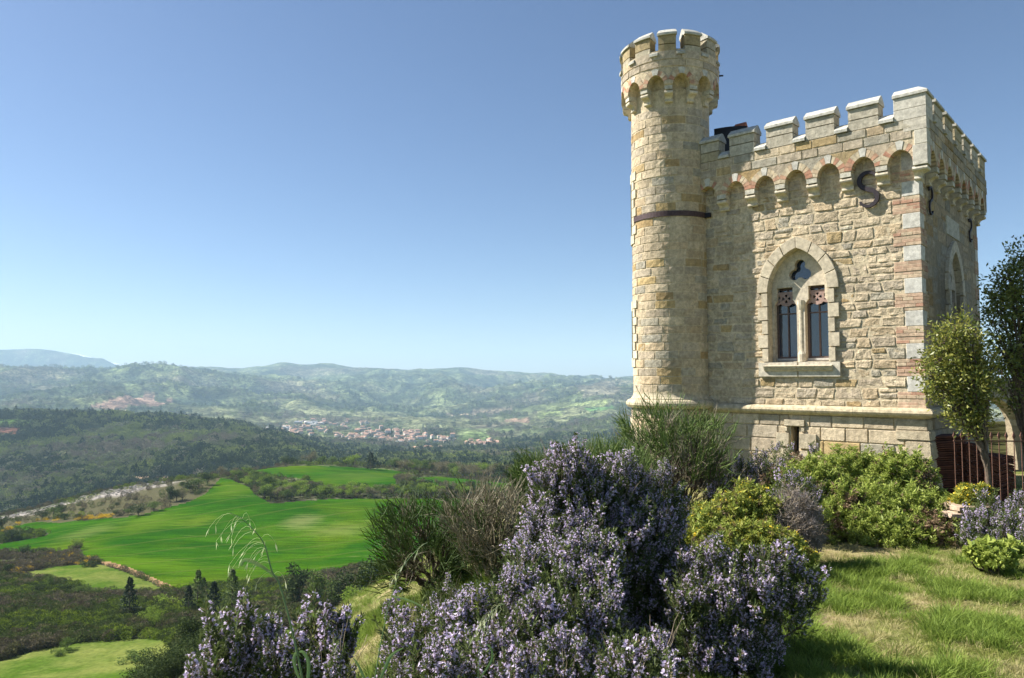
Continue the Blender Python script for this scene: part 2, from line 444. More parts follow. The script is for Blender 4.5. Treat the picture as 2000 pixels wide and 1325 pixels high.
# rings run straight across in front so that rows match distance ahead
RD = RR / np.cos(np.clip(TH, -math.radians(50), math.radians(50)))
GX, GY = RD * np.sin(TH), RD * np.cos(TH)
GZ = ground(GX.ravel(), GY.ravel()).reshape(GX.shape)
nr, nc = GX.shape
VV = np.stack([GX, GY, GZ], -1).reshape(-1, 3)
I = np.arange(nr * nc).reshape(nr, nc)
FF = np.stack([I[:-1, :-1], I[:-1, 1:], I[1:, 1:], I[1:, :-1]], -1)
cx = (GX[:-1, :-1] + GX[1:, 1:]) / 2; cy = (GY[:-1, :-1] + GY[1:, 1:]) / 2
use = np.zeros(cx.shape, int)
kinds = ['green_field', 'upper_field', 'dirt_track', 'pasture', 'meadow', 'rocky_ridge']
order = ['rocky_ridge', 'meadow', 'pasture', 'green_field', 'upper_field', 'dirt_track']
fr = (cy > 50)
for k in order:
    for poly in LU[k]:
        use[inside(poly, cx, cy) & fr] = kinds.index(k) + 1
VX, VY = VV[:, 0], VV[:, 1]
RV = np.hypot(VX, VY)
# ground colours by place: wooded, scrubby, cultivated
g1 = fbm(VX / 420, VY / 420, 5, 41); g2 = fbm(VX / 130, VY / 130, 4, 42); g3 = fbm(VX / 1300 + 4, VY / 1300, 4, 43)
def lerp(a, b, t): return a[None, :] * (1 - t[:, None]) + b[None, :] * t[:, None]
wood_dark, wood_light, brown, grass_c = map(np.array, ([0.045, 0.062, 0.030], [0.11, 0.13, 0.055], [0.135, 0.118, 0.082], [0.140, 0.150, 0.075]))
CC = lerp(wood_dark, wood_light, np.clip(g2 * 1.6 + 0.5, 0, 1))
tb = np.clip((g1 - 0.05) * 3, 0, 1) * 0.7; CC = CC * (1 - tb[:, None]) + brown * tb[:, None]
tg = np.clip((g3 + 0.5 * g2 - 0.18) * 5, 0, 1) * np.clip((RV - 2300) / 800, 0, 1) * np.clip((9000 - RV) / 3000, 0, 1)
CC = CC * (1 - tg[:, None]) + grass_c * tg[:, None]
tn = np.clip((140 - RV) / 60, 0, 1)
CC = CC * (1 - tn[:, None]) + np.array([0.12, 0.12, 0.05]) * tn[:, None]
ts = np.clip((VY - 15500) / 200, 0, 1) * np.clip((VV[:, 2] - 230) / 60, 0, 1)
CC = CC * (1 - ts[:, None]) + np.array([0.75, 0.77, 0.8]) * ts[:, None]
for pts, c, lo, hi in PATCH:
    poly = outline(pts, lo, hi)
    if len(poly) < 3: continue
    # wobble the border a little
    k = inside(poly, VX + 9 * fbm(VX / 40, VY / 40, 2, 3), VY + 25 * fbm(VX / 60, VY / 60, 2, 4))
    CC[k] = c

WORN = []
for px_, py_, rx_, ry_, col_, k_ in ((590, 1018, 22, 18, (0.22, 0.23, 0.09), 1.0), (660, 1036, 36, 16, (0.17, 0.20, 0.06), .8), (290, 1022, 40, 40, (0.11, 0.16, 0.012), .9), (385, 1018, 22, 18, (0.13, 0.17, 0.015), .9), (470, 955, 30, 40, (0.11, 0.16, 0.012), .8), (170, 1040, 26, 30, (0.16, 0.19, 0.05), .8), (240, 1098, 60, 16, (0.10, 0.17, 0.008), 1.0), (330, 1108, 60, 12, (0.08, 0.15, 0.006), .9), (700, 930, 60, 50, (0.12, 0.16, 0.03), .6)):
    h_ = hit(px_, py_, 150, 800)
    if h_ is not None: WORN.append((h_.x, h_.y, rx_, ry_ * 1.6, col_, k_ * .5))
def terrain_mat(name, mode):
    m, nt = newmat(name)
    if mode == 'far':
        at_ = nt.nodes.new('ShaderNodeAttribute'); at_.attribute_name = 'tint'
        c = at_.outputs['Color']
        n1 = noise(nt, 0.035, 5, 0.65); n2 = noise(nt, 0.11, 4, 0.7)
        c = mix(nt, 1.0, c, ramp(nt, n1, [(0.38, 0.30), (0.60, 1.6)]), 'MULTIPLY')
        c = mix(nt, 1.0, c, ramp(nt, n2, [(0.35, 0.5), (0.62, 1.45)]), 'MULTIPLY')
        n0_ = noise(nt, 0.008, 5, 0.6); c = mix(nt, 1.0, c, ramp(nt, n0_, [(0.40, 0.62), (0.60, 1.3)]), 'MULTIPLY'); c = mix(nt, 1.0, c, ramp(nt, noise(nt, 0.0022, 4, 0.6), [(0.42, 0.6), (0.58, 1.35)]), 'MULTIPLY')
        nb = bump(nt, n1, 1.0, 16.0); nb = bump(nt, n2, 0.8, 5.0, nb)
        out(nt, principled(nt, c, 1.0, nb, 0.0))
        return m
    g = nt.nodes.new('ShaderNodeNewGeometry'); pos = g.outputs['Position']
    if mode == 'field':
        mp = nt.nodes.new('ShaderNodeMapping'); nt.links.new(pos, mp.inputs[0])
        mp.inputs['Rotation'].default_value = (0, 0, 0.25); mp.inputs['Scale'].default_value = (0.35, 2.6, 1)
        n1 = noise(nt, 0.022, 4, 0.5, mp.outputs[0], 0.6)
        n2 = noise(nt, 0.016, 3, 0.5, pos)
        n3 = noise(nt, 1.2, 3, 0.6, pos)
        c = mix(nt, ramp(nt, n1, [(0.38, 0.0), (0.68, 1.0)]), (0.014, 0.064, 0.002), (0.032, 0.098, 0.003))
        c = mix(nt, ramp(nt, n2, [(0.5, 0.0), (0.74, 0.8)]), c, (0.085, 0.135, 0.006))
        n5 = noise(nt, 0.16, 5, 0.7, mp.outputs[0])
        c = mix(nt, 1.0, c, ramp(nt, n5, [(0.3, 0.62), (0.7, 1.4)]), 'MULTIPLY')
        c = mix(nt, 1.0, c, ramp(nt, n3, [(0.3, 0.75), (0.7, 1.2)]), 'MULTIPLY')
        # worn straw-coloured patches
        mp2 = nt.nodes.new('ShaderNodeMapping'); nt.links.new(pos, mp2.inputs[0])
        mp2.inputs['Scale'].default_value = (0.6, 3.2, 1); mp2.inputs['Rotation'].default_value = (0, 0, 0.12)
        n4 = noise(nt, 0.05, 6, 0.75, mp2.outputs[0])
        c = mix(nt, ramp(nt, n4, [(0.60, 0.0), (0.76, 0.55)]), c, (0.22, 0.24, 0.085))
        for (wx, wy, rx, ry, col, k_) in WORN:
            sp = nt.nodes.new('ShaderNodeMapping'); nt.links.new(pos, sp.inputs[0])
            sp.inputs['Location'].default_value = (-wx / rx, -wy / ry, 0); sp.inputs['Scale'].default_value = (1 / rx, 1 / ry, 0)
            ln_ = nt.nodes.new('ShaderNodeVectorMath'); ln_.operation = 'LENGTH'; nt.links.new(sp.outputs[0], ln_.inputs[0])
            fall = ramp(nt, ln_.outputs['Value'], [(0.0, 1.0), (1.0, 0.0)])
            mm = nt.nodes.new('ShaderNodeMath'); mm.operation = 'MULTIPLY'; nt.links.new(fall, mm.inputs[0]); nt.links.new(n5, mm.inputs[1])
            c = mix(nt, ramp(nt, mm.outputs[0], [(0.20, 0.0), (0.42, k_)]), c, col)
        # tractor lines
        wv = nt.nodes.new('ShaderNodeTexWave'); wv.inputs['Scale'].default_value = 0.012; wv.inputs['Distortion'].default_value = 1.2; wv.inputs['Detail'].default_value = 2; wv.inputs['Detail Scale'].default_value = 0.4
        mp3 = nt.nodes.new('ShaderNodeMapping'); nt.links.new(pos, mp3.inputs[0]); mp3.inputs['Rotation'].default_value = (0, 0, 0.9); nt.links.new(mp3.outputs[0], wv.inputs[0])
        c = mix(nt, ramp(nt, wv.outputs['Fac'], [(0.965, 0.0), (1.0, 0.35)]), c, (0.10, 0.115, 0.03))
        out(nt, principled(nt, c, 1.0, bump(nt, n3, 0.4, 0.3), 0.0)); return m
    if mode == 'pasture':
        n1 = noise(nt, 0.05, 5, 0.6, pos); n2 = noise(nt, 0.8, 4, 0.7, pos)
        c = mix(nt, ramp(nt, n1, [(0.4, 0.0), (0.62, 1.0)]), (0.060, 0.110, 0.014), (0.145, 0.170, 0.042))
        c = mix(nt, 1.0, c, ramp(nt, n2, [(0.3, 0.7), (0.7, 1.2)]), 'MULTIPLY')
        out(nt, principled(nt, c, 1.0, bump(nt, n2, 0.5, 0.4), 0.0)); return m
    if mode == 'dirt':
        n2 = noise(nt, 0.5, 4, 0.7, pos)
        c = mix(nt, n2, (0.24, 0.15, 0.08), (0.33, 0.22, 0.12))
        out(nt, principled(nt, c, 0.95, bump(nt, n2, 0.5, 0.2), 0.0)); return m
    if mode == 'rock':
        n1 = noise(nt, 0.05, 6, 0.65, pos, 0.4); n2 = noise(nt, 0.5, 5, 0.75, pos)
        at_ = nt.nodes.new('ShaderNodeAttribute'); at_.attribute_name = 'rock'
        c = mix(nt, n2, (0.06, 0.065, 0.03), (0.135, 0.12, 0.07))
        r = nt.nodes.new('ShaderNodeMath'); r.operation = 'ADD'
        nt.links.new(at_.outputs['Fac'], r.inputs[0]); nt.links.new(n1, r.inputs[1])
        c = mix(nt, ramp(nt, r.outputs[0], [(0.62, 0.0), (0.80, 1.0)]), c, mix(nt, ramp(nt, n2, [(0.35, 0.0), (0.6, 1.0)]), (0.24, 0.215, 0.19), (0.38, 0.35, 0.315)))
        out(nt, principled(nt, c, 0.95, bump(nt, n2, 1.0, 1.5), 0.0)); return m

rockiness = np.zeros(len(VV))
crest = outline([(0,1012),(81,986),(126,976),(196,962),(246,959),(298,944),(344,935),(386,930)], 400, 640)
for (x1, y1), (x2, y2) in zip(crest[:-1], crest[1:]):
    px_, py_ = VX - x1, VY - y1; dx, dy = x2 - x1, y2 - y1
    t = np.clip((px_ * dx + py_ * dy) / (dx * dx + dy * dy), 0, 1)
    d = np.hypot(px_ - t * dx, py_ - t * dy)
    rockiness = np.maximum(rockiness, np.clip(1 - d / 40, 0, 1) * 0.46)
tm = {0: terrain_mat('wooded_ground', 'far'), 1: terrain_mat('young_wheat', 'field'), 2: terrain_mat('young_wheat_far', 'field'), 3: terrain_mat('track_earth', 'dirt'),
      4: terrain_mat('pasture_grass', 'pasture'), 5: terrain_mat('meadow_grass', 'pasture'), 6: terrain_mat('pale_rock', 'rock')}

# the garden ground close by: bare earth, moss and grass
m, nt = newmat('garden_earth')
n1 = noise(nt, 0.9, 5, 0.6); n2 = noise(nt, 9, 5, 0.7); n3 = noise(nt, 60, 4, 0.7)
c = mix(nt, ramp(nt, n1, [(0.45, 0.0), (0.64, 1.0)]), (0.13, 0.155, 0.032), (0.42, 0.32, 0.185))
c = mix(nt, ramp(nt, n2, [(0.42, 0.0), (0.62, 0.65)]), c, (0.16, 0.185, 0.04))
c = mix(nt, 1.0, c, ramp(nt, n3, [(0.3, 0.65), (0.7, 1.2)]), 'MULTIPLY')
out(nt, principled(nt, c, 0.95, bump(nt, n3, 0.7, 0.02, bump(nt, n2, 0.6, 0.06)), 0.15))
M['garden'] = m

struct_names = {0: 'land', 1: 'green_field', 2: 'upper_field', 3: 'dirt_track', 4: 'pasture', 5: 'meadow', 6: 'rocky_ridge', 7: 'garden_ground'}
tm[7] = M['garden']
rc = np.hypot(cx, cy)
use[(rc < 26) & (use == 0)] = 7
F4 = FF.reshape(-1, 4); U = use.ravel()
for k, nm in struct_names.items():
    f = F4[U == k]
    if len(f) == 0: continue
    ids, inv = np.unique(f, return_inverse=True)
    me = npmesh(nm, VV[ids], inv.reshape(-1, 4), tm[k], smooth=True)
    if k == 0:
        a_ = me.color_attributes.new('tint', 'FLOAT_COLOR', 'POINT')
        a_.data.foreach_set('color', np.concatenate([CC[ids], np.ones((len(ids), 1))], 1).astype(np.float32).ravel())
    if k == 6:
        a_ = me.attributes.new('rock', 'FLOAT', 'POINT')
        a_.data.foreach_set('value', rockiness[ids].astype(np.float32))
    tag(link(nm, me), kind='structure')

# haze between the hills
zlo, zhi = float(VV[:, 2].min()) - 2, float(VV[:, 2].max()) + 4
hm, nt = newmat('haze')
pv = nt.nodes.new('ShaderNodeVolumePrincipled')
pv.inputs['Color'].default_value = (0.56, 0.79, 1.0, 1)
pv.inputs['Density'].default_value = 6.2e-5
pv.inputs['Anisotropy'].default_value = 0.0
o_ = nt.nodes.new('ShaderNodeOutputMaterial'); nt.links.new(pv.outputs[0], o_.inputs['Volume'])
HB = 17000
hv = [(x, y, z) for z in (zlo, zhi) for x, y in ((-HB*1.56, -HB*1.56), (HB*1.56, -HB*1.56), (HB*1.56, HB), (-HB*1.56, HB))]
hf = [(0, 3, 2, 1), (4, 5, 6, 7), (0, 1, 5, 4), (1, 2, 6, 5), (2, 3, 7, 6), (3, 0, 4, 7)]
tag(link('haze', npmesh('haze', hv, hf, hm)), kind='stuff')
# ================================================================ THE TOWER
# local frame: x runs along the shaded side, y along the sunlit front, both from the near corner
WX, WY = 6.794, 12.0
L = 4.65            # front length (the turret stands on its far end)
LB = 4.95           # side length
TR, TC = 0.80, 1.0  # turret shaft and crown radii
TH0 = math.radians(-150.5)   # direction from the turret towards the garden
tower = empty('stone_tower', (WX, WY, -2.3), math.radians(48))
tag(tower, 'square neo-gothic tower of cream rubble stone with a round corner turret and battlements', 'tower')
BZ = -2.3
def m_front(s, n, z): return (-n, s, z)
def m_side(s, n, z): return (s, -n, z)
def m_cyl(s, n, z):   # s = angle in radians measured to the right of the garden side
    a = TH0 + s
    return (n * math.cos(a), L + n * math.sin(a), z)

OBJC = {}
def put(name, V, F, mat, parent, color=None, smooth=False, fix=True, label=None):
    V = [Vector(v) for v in V]
    c = sum(V, Vector()) / len(V)
    me = npmesh(name, [v - c for v in V], [tuple(f) for f in F], mat, smooth)
    if fix: fixn(me)
    pc = OBJC.get(parent.name, Vector((0, 0, BZ)) if parent is tower else None)
    if pc is None: pc = Vector((0, 0, 0))
    o = link(name, me, parent, c - pc, color)
    OBJC[o.name] = c
    if label: o['label'] = label
    return o

def part_empty(name, parent, c=(0, 0, 0)):
    c = Vector(c)
    o = bpy.data.objects.new(name, None); o.empty_display_size = 0.2
    o.parent = parent; o.location = c - OBJC.get(parent.name, Vector((0, 0, BZ)))
    COL.objects.link(o); OBJC[o.name] = c
    return o

def slab_geo(q, n0, n1, rough, mp, nx=4, nz=3, bevel=0.012, seed=0):
    """a stone: quad q = 4 (s,z) corners anticlockwise, standing from n0 out to n1 with an uneven face"""
    (a, b, c, d) = [Vector((p[0], p[1])) for p in q]
    sc = 1.0
    V, F = [], []
    def P(u, v): return (a * (1 - u) + b * u) * (1 - v) + (d * (1 - u) + c * u) * v
    w = max((b - a).length, 1e-3); h = max((d - a).length, 1e-3)
    cyl = mp is m_cyl
    ww = w * n1 if cyl else w
    eu, ev = min(0.3, bevel / ww), min(0.3, bevel / h)
    us = [0, eu] + [eu + (1 - 2 * eu) * i / (nx - 1) for i in range(1, nx - 1)] + [1 - eu, 1]
    vs = [0, ev] + [ev + (1 - 2 * ev) * i / (nz - 1) for i in range(1, nz - 1)] + [1 - ev, 1]
    nu, nv = len(us), len(vs)
    for j, v in enumerate(vs):
        for i, u in enumerate(us):
            p = P(u, v)
            edge = i in (0, nu - 1) or j in (0, nv - 1)
            if edge: n = n0 + (n1 - n0) * 0.35
            else:
                k = 4.0 / max(0.12, w if not cyl else ww)
                r = mnoise.noise(Vector((p.x * (TR if cyl else 1) * 9 + seed, p.y * 11, seed * 1.7)))
                r2 = mnoise.noise(Vector((p.x * (TR if cyl else 1) * 23, p.y * 25 + seed, 5.1)))
                n = n1 + rough * (r + 0.5 * r2)
            V.append(mp(p.x, n, p.y))
    for j in range(nv - 1):
        for i in range(nu - 1):
            F.append((j * nu + i, j * nu + i + 1, (j + 1) * nu + i + 1, (j + 1) * nu + i))
    ring = [i for i in range(nu)] + [j * nu + nu - 1 for j in range(1, nv)] + [(nv - 1) * nu + i for i in range(nu - 2, -1, -1)] + [j * nu for j in range(nv - 2, 0, -1)]
    base = len(V)
    for idx in ring:
        j, i = divmod(idx, nu); p = P(us[i], vs[j]); V.append(mp(p.x, n0, p.y))
    m_ = len(ring)
    for k in range(m_):
        F.append((ring[k], ring[(k + 1) % m_], base + (k + 1) % m_, base + k))
    return V, F

_sid = [0]
def stone(name, q, n0, n1, rough, mp, mat, parent, color, nx=4, nz=3, bevel=0.012, smooth=False, label=None):
    _sid[0] += 1
    V, F = slab_geo(q, n0, n1, rough, mp, nx, nz, bevel, _sid[0] * 0.37)
    return put(name, V, F, mat, parent, color, smooth, label=label)

def tint_(r_, lo, hi, c): return tint(c, lo, hi, r_)

def rect(s0, s1, z0, z1): return [(s0, z0), (s1, z0), (s1, z1), (s0, z1)]

def plate(outer, holes, n0, n1, mp):
    """flat piece with openings, between depths n0 and n1"""
    loops = [outer] + holes
    tri = tessellate_polygon([[Vector((p[0], p[1], 0)) for p in lp] for lp in loops])
    pts = [p for lp in loops for p in lp]
    k = len(pts)
    V = [mp(p[0], n0, p[1]) for p in pts] + [mp(p[0], n1, p[1]) for p in pts]
    F = [tuple(t) for t in tri] + [tuple(i + k for i in reversed(t)) for t in tri]
    o = 0
    for lp in loops:
        m_ = len(lp)
        for i in range(m_):
            j = (i + 1) % m_
            F.append((o + i, o + j, o + j + k, o + i + k))
        o += m_
    return V, F

def sweep(profile, path_fn, ts, closed=False):
    """profile of (n,z) carried along a path: path_fn(t, n, z)"""
    V, F = [], []
    m_ = len(profile)
    for t in ts:
        for n, z in profile: V.append(path_fn(t, n, z))
    r = len(ts)
    for a_ in range(r if closed else r - 1):
        b_ = (a_ + 1) % r
        for i in range(m_):
            j = (i + 1) % m_
            F.append((a_ * m_ + i, a_ * m_ + j, b_ * m_ + j, b_ * m_ + i))
    if not closed:
        F.append(tuple(range(m_))); F.append(tuple((r - 1) * m_ + i for i in reversed(range(m_))))
    return V, F

CREAM = [(0.605, 0.50, 0.345), (0.56, 0.46, 0.315), (0.525, 0.435, 0.315), (0.635, 0.52, 0.355), (0.505, 0.43, 0.32), (0.575, 0.45, 0.29)]
GREY = [(0.45, 0.41, 0.32), (0.40, 0.37, 0.295), (0.49, 0.445, 0.345)]
OCHRE = [(0.50, 0.37, 0.18), (0.47, 0.35, 0.18), (0.44, 0.31, 0.15)]
def pick(wc=0.66, wg=0.2, r=rnd):
    x = r.random()
    c = r.choice(CREAM if x < wc else GREY if x < wc + wg else OCHRE)
    k = r.uniform(0.86, 1.1)
    return tuple(v * k for v in c)
WHITE = (0.60, 0.58, 0.515)
DRESS = (0.60, 0.52, 0.38)
def brickcol():
    c = rnd.choice([(0.52, 0.35, 0.245), (0.54, 0.38, 0.265), (0.57, 0.43, 0.295), (0.59, 0.47, 0.325), (0.47, 0.27, 0.185), (0.56, 0.41, 0.285), (0.53, 0.36, 0.25)])
    k = rnd.uniform(0.9, 1.1); return tuple(v * k for v in c)

MZ0, MZ1 = -0.69, -0.50      # the moulding at the foot of the wall
A0 = 2.04                    # front window axis
SILL0, SILL1 = 0.02, 0.30
SPR, WO, WI, ROUT, RIN, CO = 1.62, 0.745, 0.545, 1.045, 0.845, 0.30
def arch_half(R, z):         # half width of the pointed arch of radius R at height z
    if z <= SPR: return R - CO
    d = R * R - (z - SPR) ** 2
    return max(0.0, math.sqrt(d) - CO) if d > 0 else 0.0
def arch_pts(R, zb, n=14, ax=0.0, wj=None):
    wj = R - CO if wj is None else wj
    top = math.sqrt(R * R - CO * CO)
    pts = [(ax + wj, zb)]
    th1 = math.acos(CO / R)
    for i in range(n + 1):
        t = th1 * i / n; pts.append((ax - CO + R * math.cos(t), SPR + R * math.sin(t)))
    for i in range(n - 1, -1, -1):
        t = th1 * i / n; pts.append((ax + CO - R * math.cos(t), SPR + R * math.sin(t)))
    pts.append((ax - wj, zb))
    return pts

# ---- wall cores (mortar beds) with the window openings
def wall_core(name, mp, s0, s1, ax, mat):
    outer = rect(s0, s1, MZ0, 3.95)
    hole = arch_pts(RIN, SILL1 - 0.02, ax=ax)
    V, F = plate(outer, [hole], -0.42, 0.010, mp)
    return put(name, V, F, mat, tower)
front_wall = wall_core('front_wall', m_front, 0.0, L + 0.1, A0, M['mortar'])
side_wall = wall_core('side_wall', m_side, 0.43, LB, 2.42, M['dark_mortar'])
side_wall['label'] = 'shaded side wall'
front_wall['label'] = 'sunlit front wall'
# the far walls, floor and roof close the room
V, F = plate(rect(0.43, LB, -0.6, 3.95), [], -4.9, -4.65, lambda s, n, z: (s, -n, z))
put('rear_wall', V, F, M['mortar'], tower, label='rear wall towards the village')
V, F = plate(rect(0.43, L - 0.0, -0.6, 3.95), [], -LB - 0.003, -LB + 0.35, m_front)
put('far_wall', V, F, M['mortar'], tower)
V, F = plate([(0.2, 0.2), (LB - 0.2, 0.2), (LB - 0.2, L - 0.1), (0.2, L - 0.1)], [], -0.3, -0.15, lambda s, n, z: (s, z, n))
put('floor', V, F, M['room'], tower)
V, F = plate([(-0.05, -0.05), (LB + 0.05, -0.05), (LB + 0.05, L + 0.1), (-0.05, L + 0.1)], [], 3.95, 4.08, lambda s, n, z: (s, z, n))
put('roof_deck', V, F, M['smooth'], tower, (0.4, 0.38, 0.33))

# ---- coursed rubble
def courses(z0, z1, lo, hi, r):
    zs = [z0]
    while zs[-1] < z1 - lo * 0.6:
        zs.append(min(z1, zs[-1] + r.uniform(lo, hi)))
    zs[-1] = z1
    return zs
def fill_wall(name, mp, parent, mat, s_lim, z0, z1, ax, lo, hi, wlo, whi, proud, rough, colr, r, wob=0.018, limit=300, gap=0.008, wout=0.10, nx=5, nz=4):
    zs = courses(z0, z1, lo, hi, r)
    cnt = 0; ph = [r.uniform(0, 9) for _ in zs]
    def zl(k, s):
        if k in (0, len(zs) - 1): return zs[k]
        return zs[k] + wob * 2.2 * mnoise.noise(Vector((s * 1.1, ph[k], 0.0))) + wob * mnoise.noise(Vector((s * 3.0, ph[k], 3.0)))
    for k in range(len(zs) - 1):
        za, zb = zs[k], zs[k + 1]; zm = (za + zb) / 2
        a_, b_ = s_lim(zm)
        segs = [(a_, b_)]
        if zm > SILL0 - 0.1 and zb < SPR + 1.02 + 0.1:
            if zm < SILL1: hw = WO - 0.02
            else:
                w_in = max(arch_half(RIN, za), arch_half(RIN, zb)) + 0.015
                w_out = arch_half(ROUT, zm) - 0.05 if zm > SPR else WO - 0.12
                hw = max(w_in, w_out)
            if hw > 0.03: segs = [(a_, ax - hw), (ax + hw, b_)]
        for (x0, x1) in segs:
            if x1 - x0 < 0.05: continue
            xs = [x0]
            while xs[-1] < x1 - wlo * 0.7: xs.append(xs[-1] + r.uniform(wlo, whi) * (0.75 + 0.5 * (zb - za) / hi))
            sc_ = (x1 - x0) / (xs[-1] - x0); xs = [x0 + (x - x0) * sc_ for x in xs]
            tilt = [0] + [r.uniform(-1, 1) * 0.05 for _ in xs[1:-1]] + [0]
            for i in range(len(xs) - 1):
                sa, sb = xs[i] + gap, xs[i + 1] - gap
                ta, tb = tilt[i], tilt[i + 1]
                q = [(sa - ta * .5, zl(k, sa) + gap), (sb - tb * .5, zl(k, sb) + gap), (sb + tb * .5, zl(k + 1, sb) - gap), (sa + ta * .5, zl(k + 1, sa) - gap)]
                halves = [q]
                if zb - za > hi * 0.86 and sb - sa > wlo and r.random() < 0.22:     # two thin stones one above the other
                    t = r.uniform(0.4, 0.6); g_ = gap * 0.8
                    ml = (q[0][0] * (1 - t) + q[3][0] * t, q[0][1] * (1 - t) + q[3][1] * t); mr = (q[1][0] * (1 - t) + q[2][0] * t, q[1][1] * (1 - t) + q[2][1] * t + r.uniform(-.015, .015))
                    halves = [[q[0], q[1], (mr[0], mr[1] - g_), (ml[0], ml[1] - g_)], [(ml[0], ml[1] + g_), (mr[0], mr[1] + g_), q[2], q[3]]]
                for h in halves:
                    if cnt >= limit: continue
                    p_ = proud * r.uniform(0.5, 1.25)
                    stone(name, h, -0.012, p_, rough * r.uniform(0.6, 1.2), mp, mat, parent, colr(), nx, nz, 0.016)
                    cnt += 1
    return cnt
r1 = random.Random(21)
def front_lim(z):
    k = (3.054 - z) / 0.548; f = k - math.floor(k)
    return ((0.40 if f < 0.287 / 0.548 else 0.255) if z < 3.06 else 0.255, 3.99)
n_r = fill_wall('rubble_stone', m_front, front_wall, M['rubble'], front_lim, MZ1 - 0.01, 3.92, A0, 0.125, 0.215, 0.19, 0.39, 0.022, 0.019, lambda: pick(0.84, 0.11, r1), r1)
r2 = random.Random(5)
def side_lim(z):
    a_, _ = front_lim(z); return (a_ - 0.01, LB - a_)
side_shade_col = lambda: tuple(v * 0.76 for v in pick(0.45, 0.43, r2))  # greyer stones, with the shade of this face also put into their colour
n_s = fill_wall('squared_stone', m_side, side_wall, M['ashlar'], side_lim, MZ1 - 0.01, 3.92, 2.42, 0.20, 0.27, 0.28, 0.55, 0.014, 0.006, side_shade_col, r2, wob=0.004, limit=250, gap=0.006, nx=3, nz=3)
print('stones', n_r, n_s)

# ---- quoins: bands of brick between dressed blocks, wrapped round the near corner; the same at the far corner of the side
def corner_block(name, z0, z1, la, lb, proud, mat, parent, color, rough=0.0):
    """an L-shaped piece round the near corner: la along the front, lb along the side"""
    p = proud; g = 0.004; b = 0.006
    outl = [(-p, -p), (lb, -p), (lb, 0.10), (0.10, 0.10), (0.10, la), (-p, la)]
    V = [(x, y, z) for z in (z0 + g, z1 - g) for x, y in outl]
    F = [(0, 5, 4, 3), (0, 3, 2, 1), (6, 9, 10, 11), (6, 7, 8, 9)] + [(i, (i + 1) % 6, (i + 1) % 6 + 6, i + 6) for i in range(6)]
    o = put(name, V, F, mat, parent, color)
    bm = bmesh.new(); bm.from_mesh(o.data)
    es = [e for e in bm.edges if all(v.co.x < -0.0 or True for v in e.verts) and e.calc_face_angle(0) > 0.5]
    bmesh.ops.bevel(bm, geom=es, offset=b, segments=1, affect='EDGES')
    bm.to_mesh(o.data); bm.free()
    return o
quoin = part_empty('corner_quoin', tower, (0, 0, 1.3))
_bc = {}
def box_piece(name, x0, x1, y0, y1, z0, z1, mat, parent, color, bev=0.005):
    dx, dy, dz = round(x1 - x0, 2), round(y1 - y0, 2), round(z1 - z0, 3)
    key = (name, dx, dy, dz)
    if key not in _bc:
        bm = bmesh.new(); bmesh.ops.create_cube(bm, size=1)
        bmesh.ops.scale(bm, vec=(dx, dy, dz), verts=bm.verts)
        bmesh.ops.bevel(bm, geom=bm.edges[:], offset=bev, segments=1, affect='EDGES')
        me = bpy.data.meshes.new(name); bm.to_mesh(me); bm.free(); me.materials.append(mat)
        _bc[key] = me
    c = Vector(((x0 + x1) / 2, (y0 + y1) / 2, (z0 + z1) / 2))
    o = link(name, _bc[key], parent, c - OBJC[parent.name], color); OBJC[o.name] = c
    return o
z = 3.054; k = 0
while z > MZ1 + 0.02:
    zb = max(z - 0.287, MZ1 - 0.01)
    nb = 5; hz = (z - zb) / nb
    # mortar behind the bricks
    box_piece('brick_bed', -0.012, 0.395, -0.012, 0.395, zb, z, M['mortar'], quoin, None)
    for c_ in range(nb):
        z0, z1 = zb + c_ * hz + 0.003, zb + (c_ + 1) * hz - 0.003
        e = rnd.uniform(-0.004, 0.006)
        if c_ % 2: cutsA, cutsB = [0.0, 0.10, 0.27, 0.40], [0.10, 0.30, 0.41]
        else: cutsA, cutsB = [0.0, 0.20, 0.40], [0.10, 0.22, 0.41]
        # the corner brick itself turns the corner as one header
        cutsA = [-0.018] + [c + rnd.uniform(-.02, .02) for c in cutsA[1:-1]] + [0.402]
        for a_, b_ in zip(cutsA[:-1], cutsA[1:]):
            box_piece('brick', -0.018 - e, 0.085, a_ + (0.003 if a_ > 0 else -e), b_ - 0.003, z0, z1, M['brick'], quoin, brickcol(), 0.003)
        for a_, b_ in zip(cutsB[:-1], cutsB[1:]):
            box_piece('brick', a_ + 0.003 - 0.01, b_ - 0.003 - 0.01, -0.018 - e, 0.085, z0, z1, M['brick'], quoin, tuple(v * 0.8 for v in brickcol()), 0.003)  # side bricks painted darker, for the shade on that face
    z = zb
    if z > MZ1 + 0.02:
        zb = z - 0.261
        corner_block('quoin_stone', zb, z, 0.25, 0.24, 0.018, M['smooth'], quoin, tint_(rnd, .94, 1.06, WHITE))
        z = zb
corner_block('quoin_stone', 3.058, 3.31, 0.25, 0.24, 0.018, M['smooth'], quoin, WHITE)
corner_block('quoin_stone', 3.50, 3.90, 0.25, 0.24, 0.012, M['smooth'], quoin, (0.5, 0.48, 0.43))
box_piece('brick_bed', -0.01, 0.40, -0.01, 0.40, 3.31, 3.50, M['mortar'], quoin, None)
for c_ in range(4):
    z0 = 3.312 + c_ * 0.047
    for a_, b_ in ((0.02, 0.2), (0.2, 0.40)) if c_ % 2 else ((0.02, 0.12), (0.12, 0.29), (0.29, 0.40)):
        box_piece('brick', -0.014, 0.085, a_ + 0.003, b_ - 0.003, z0, z0 + 0.042, M['brick'], quoin, brickcol(), 0.003)
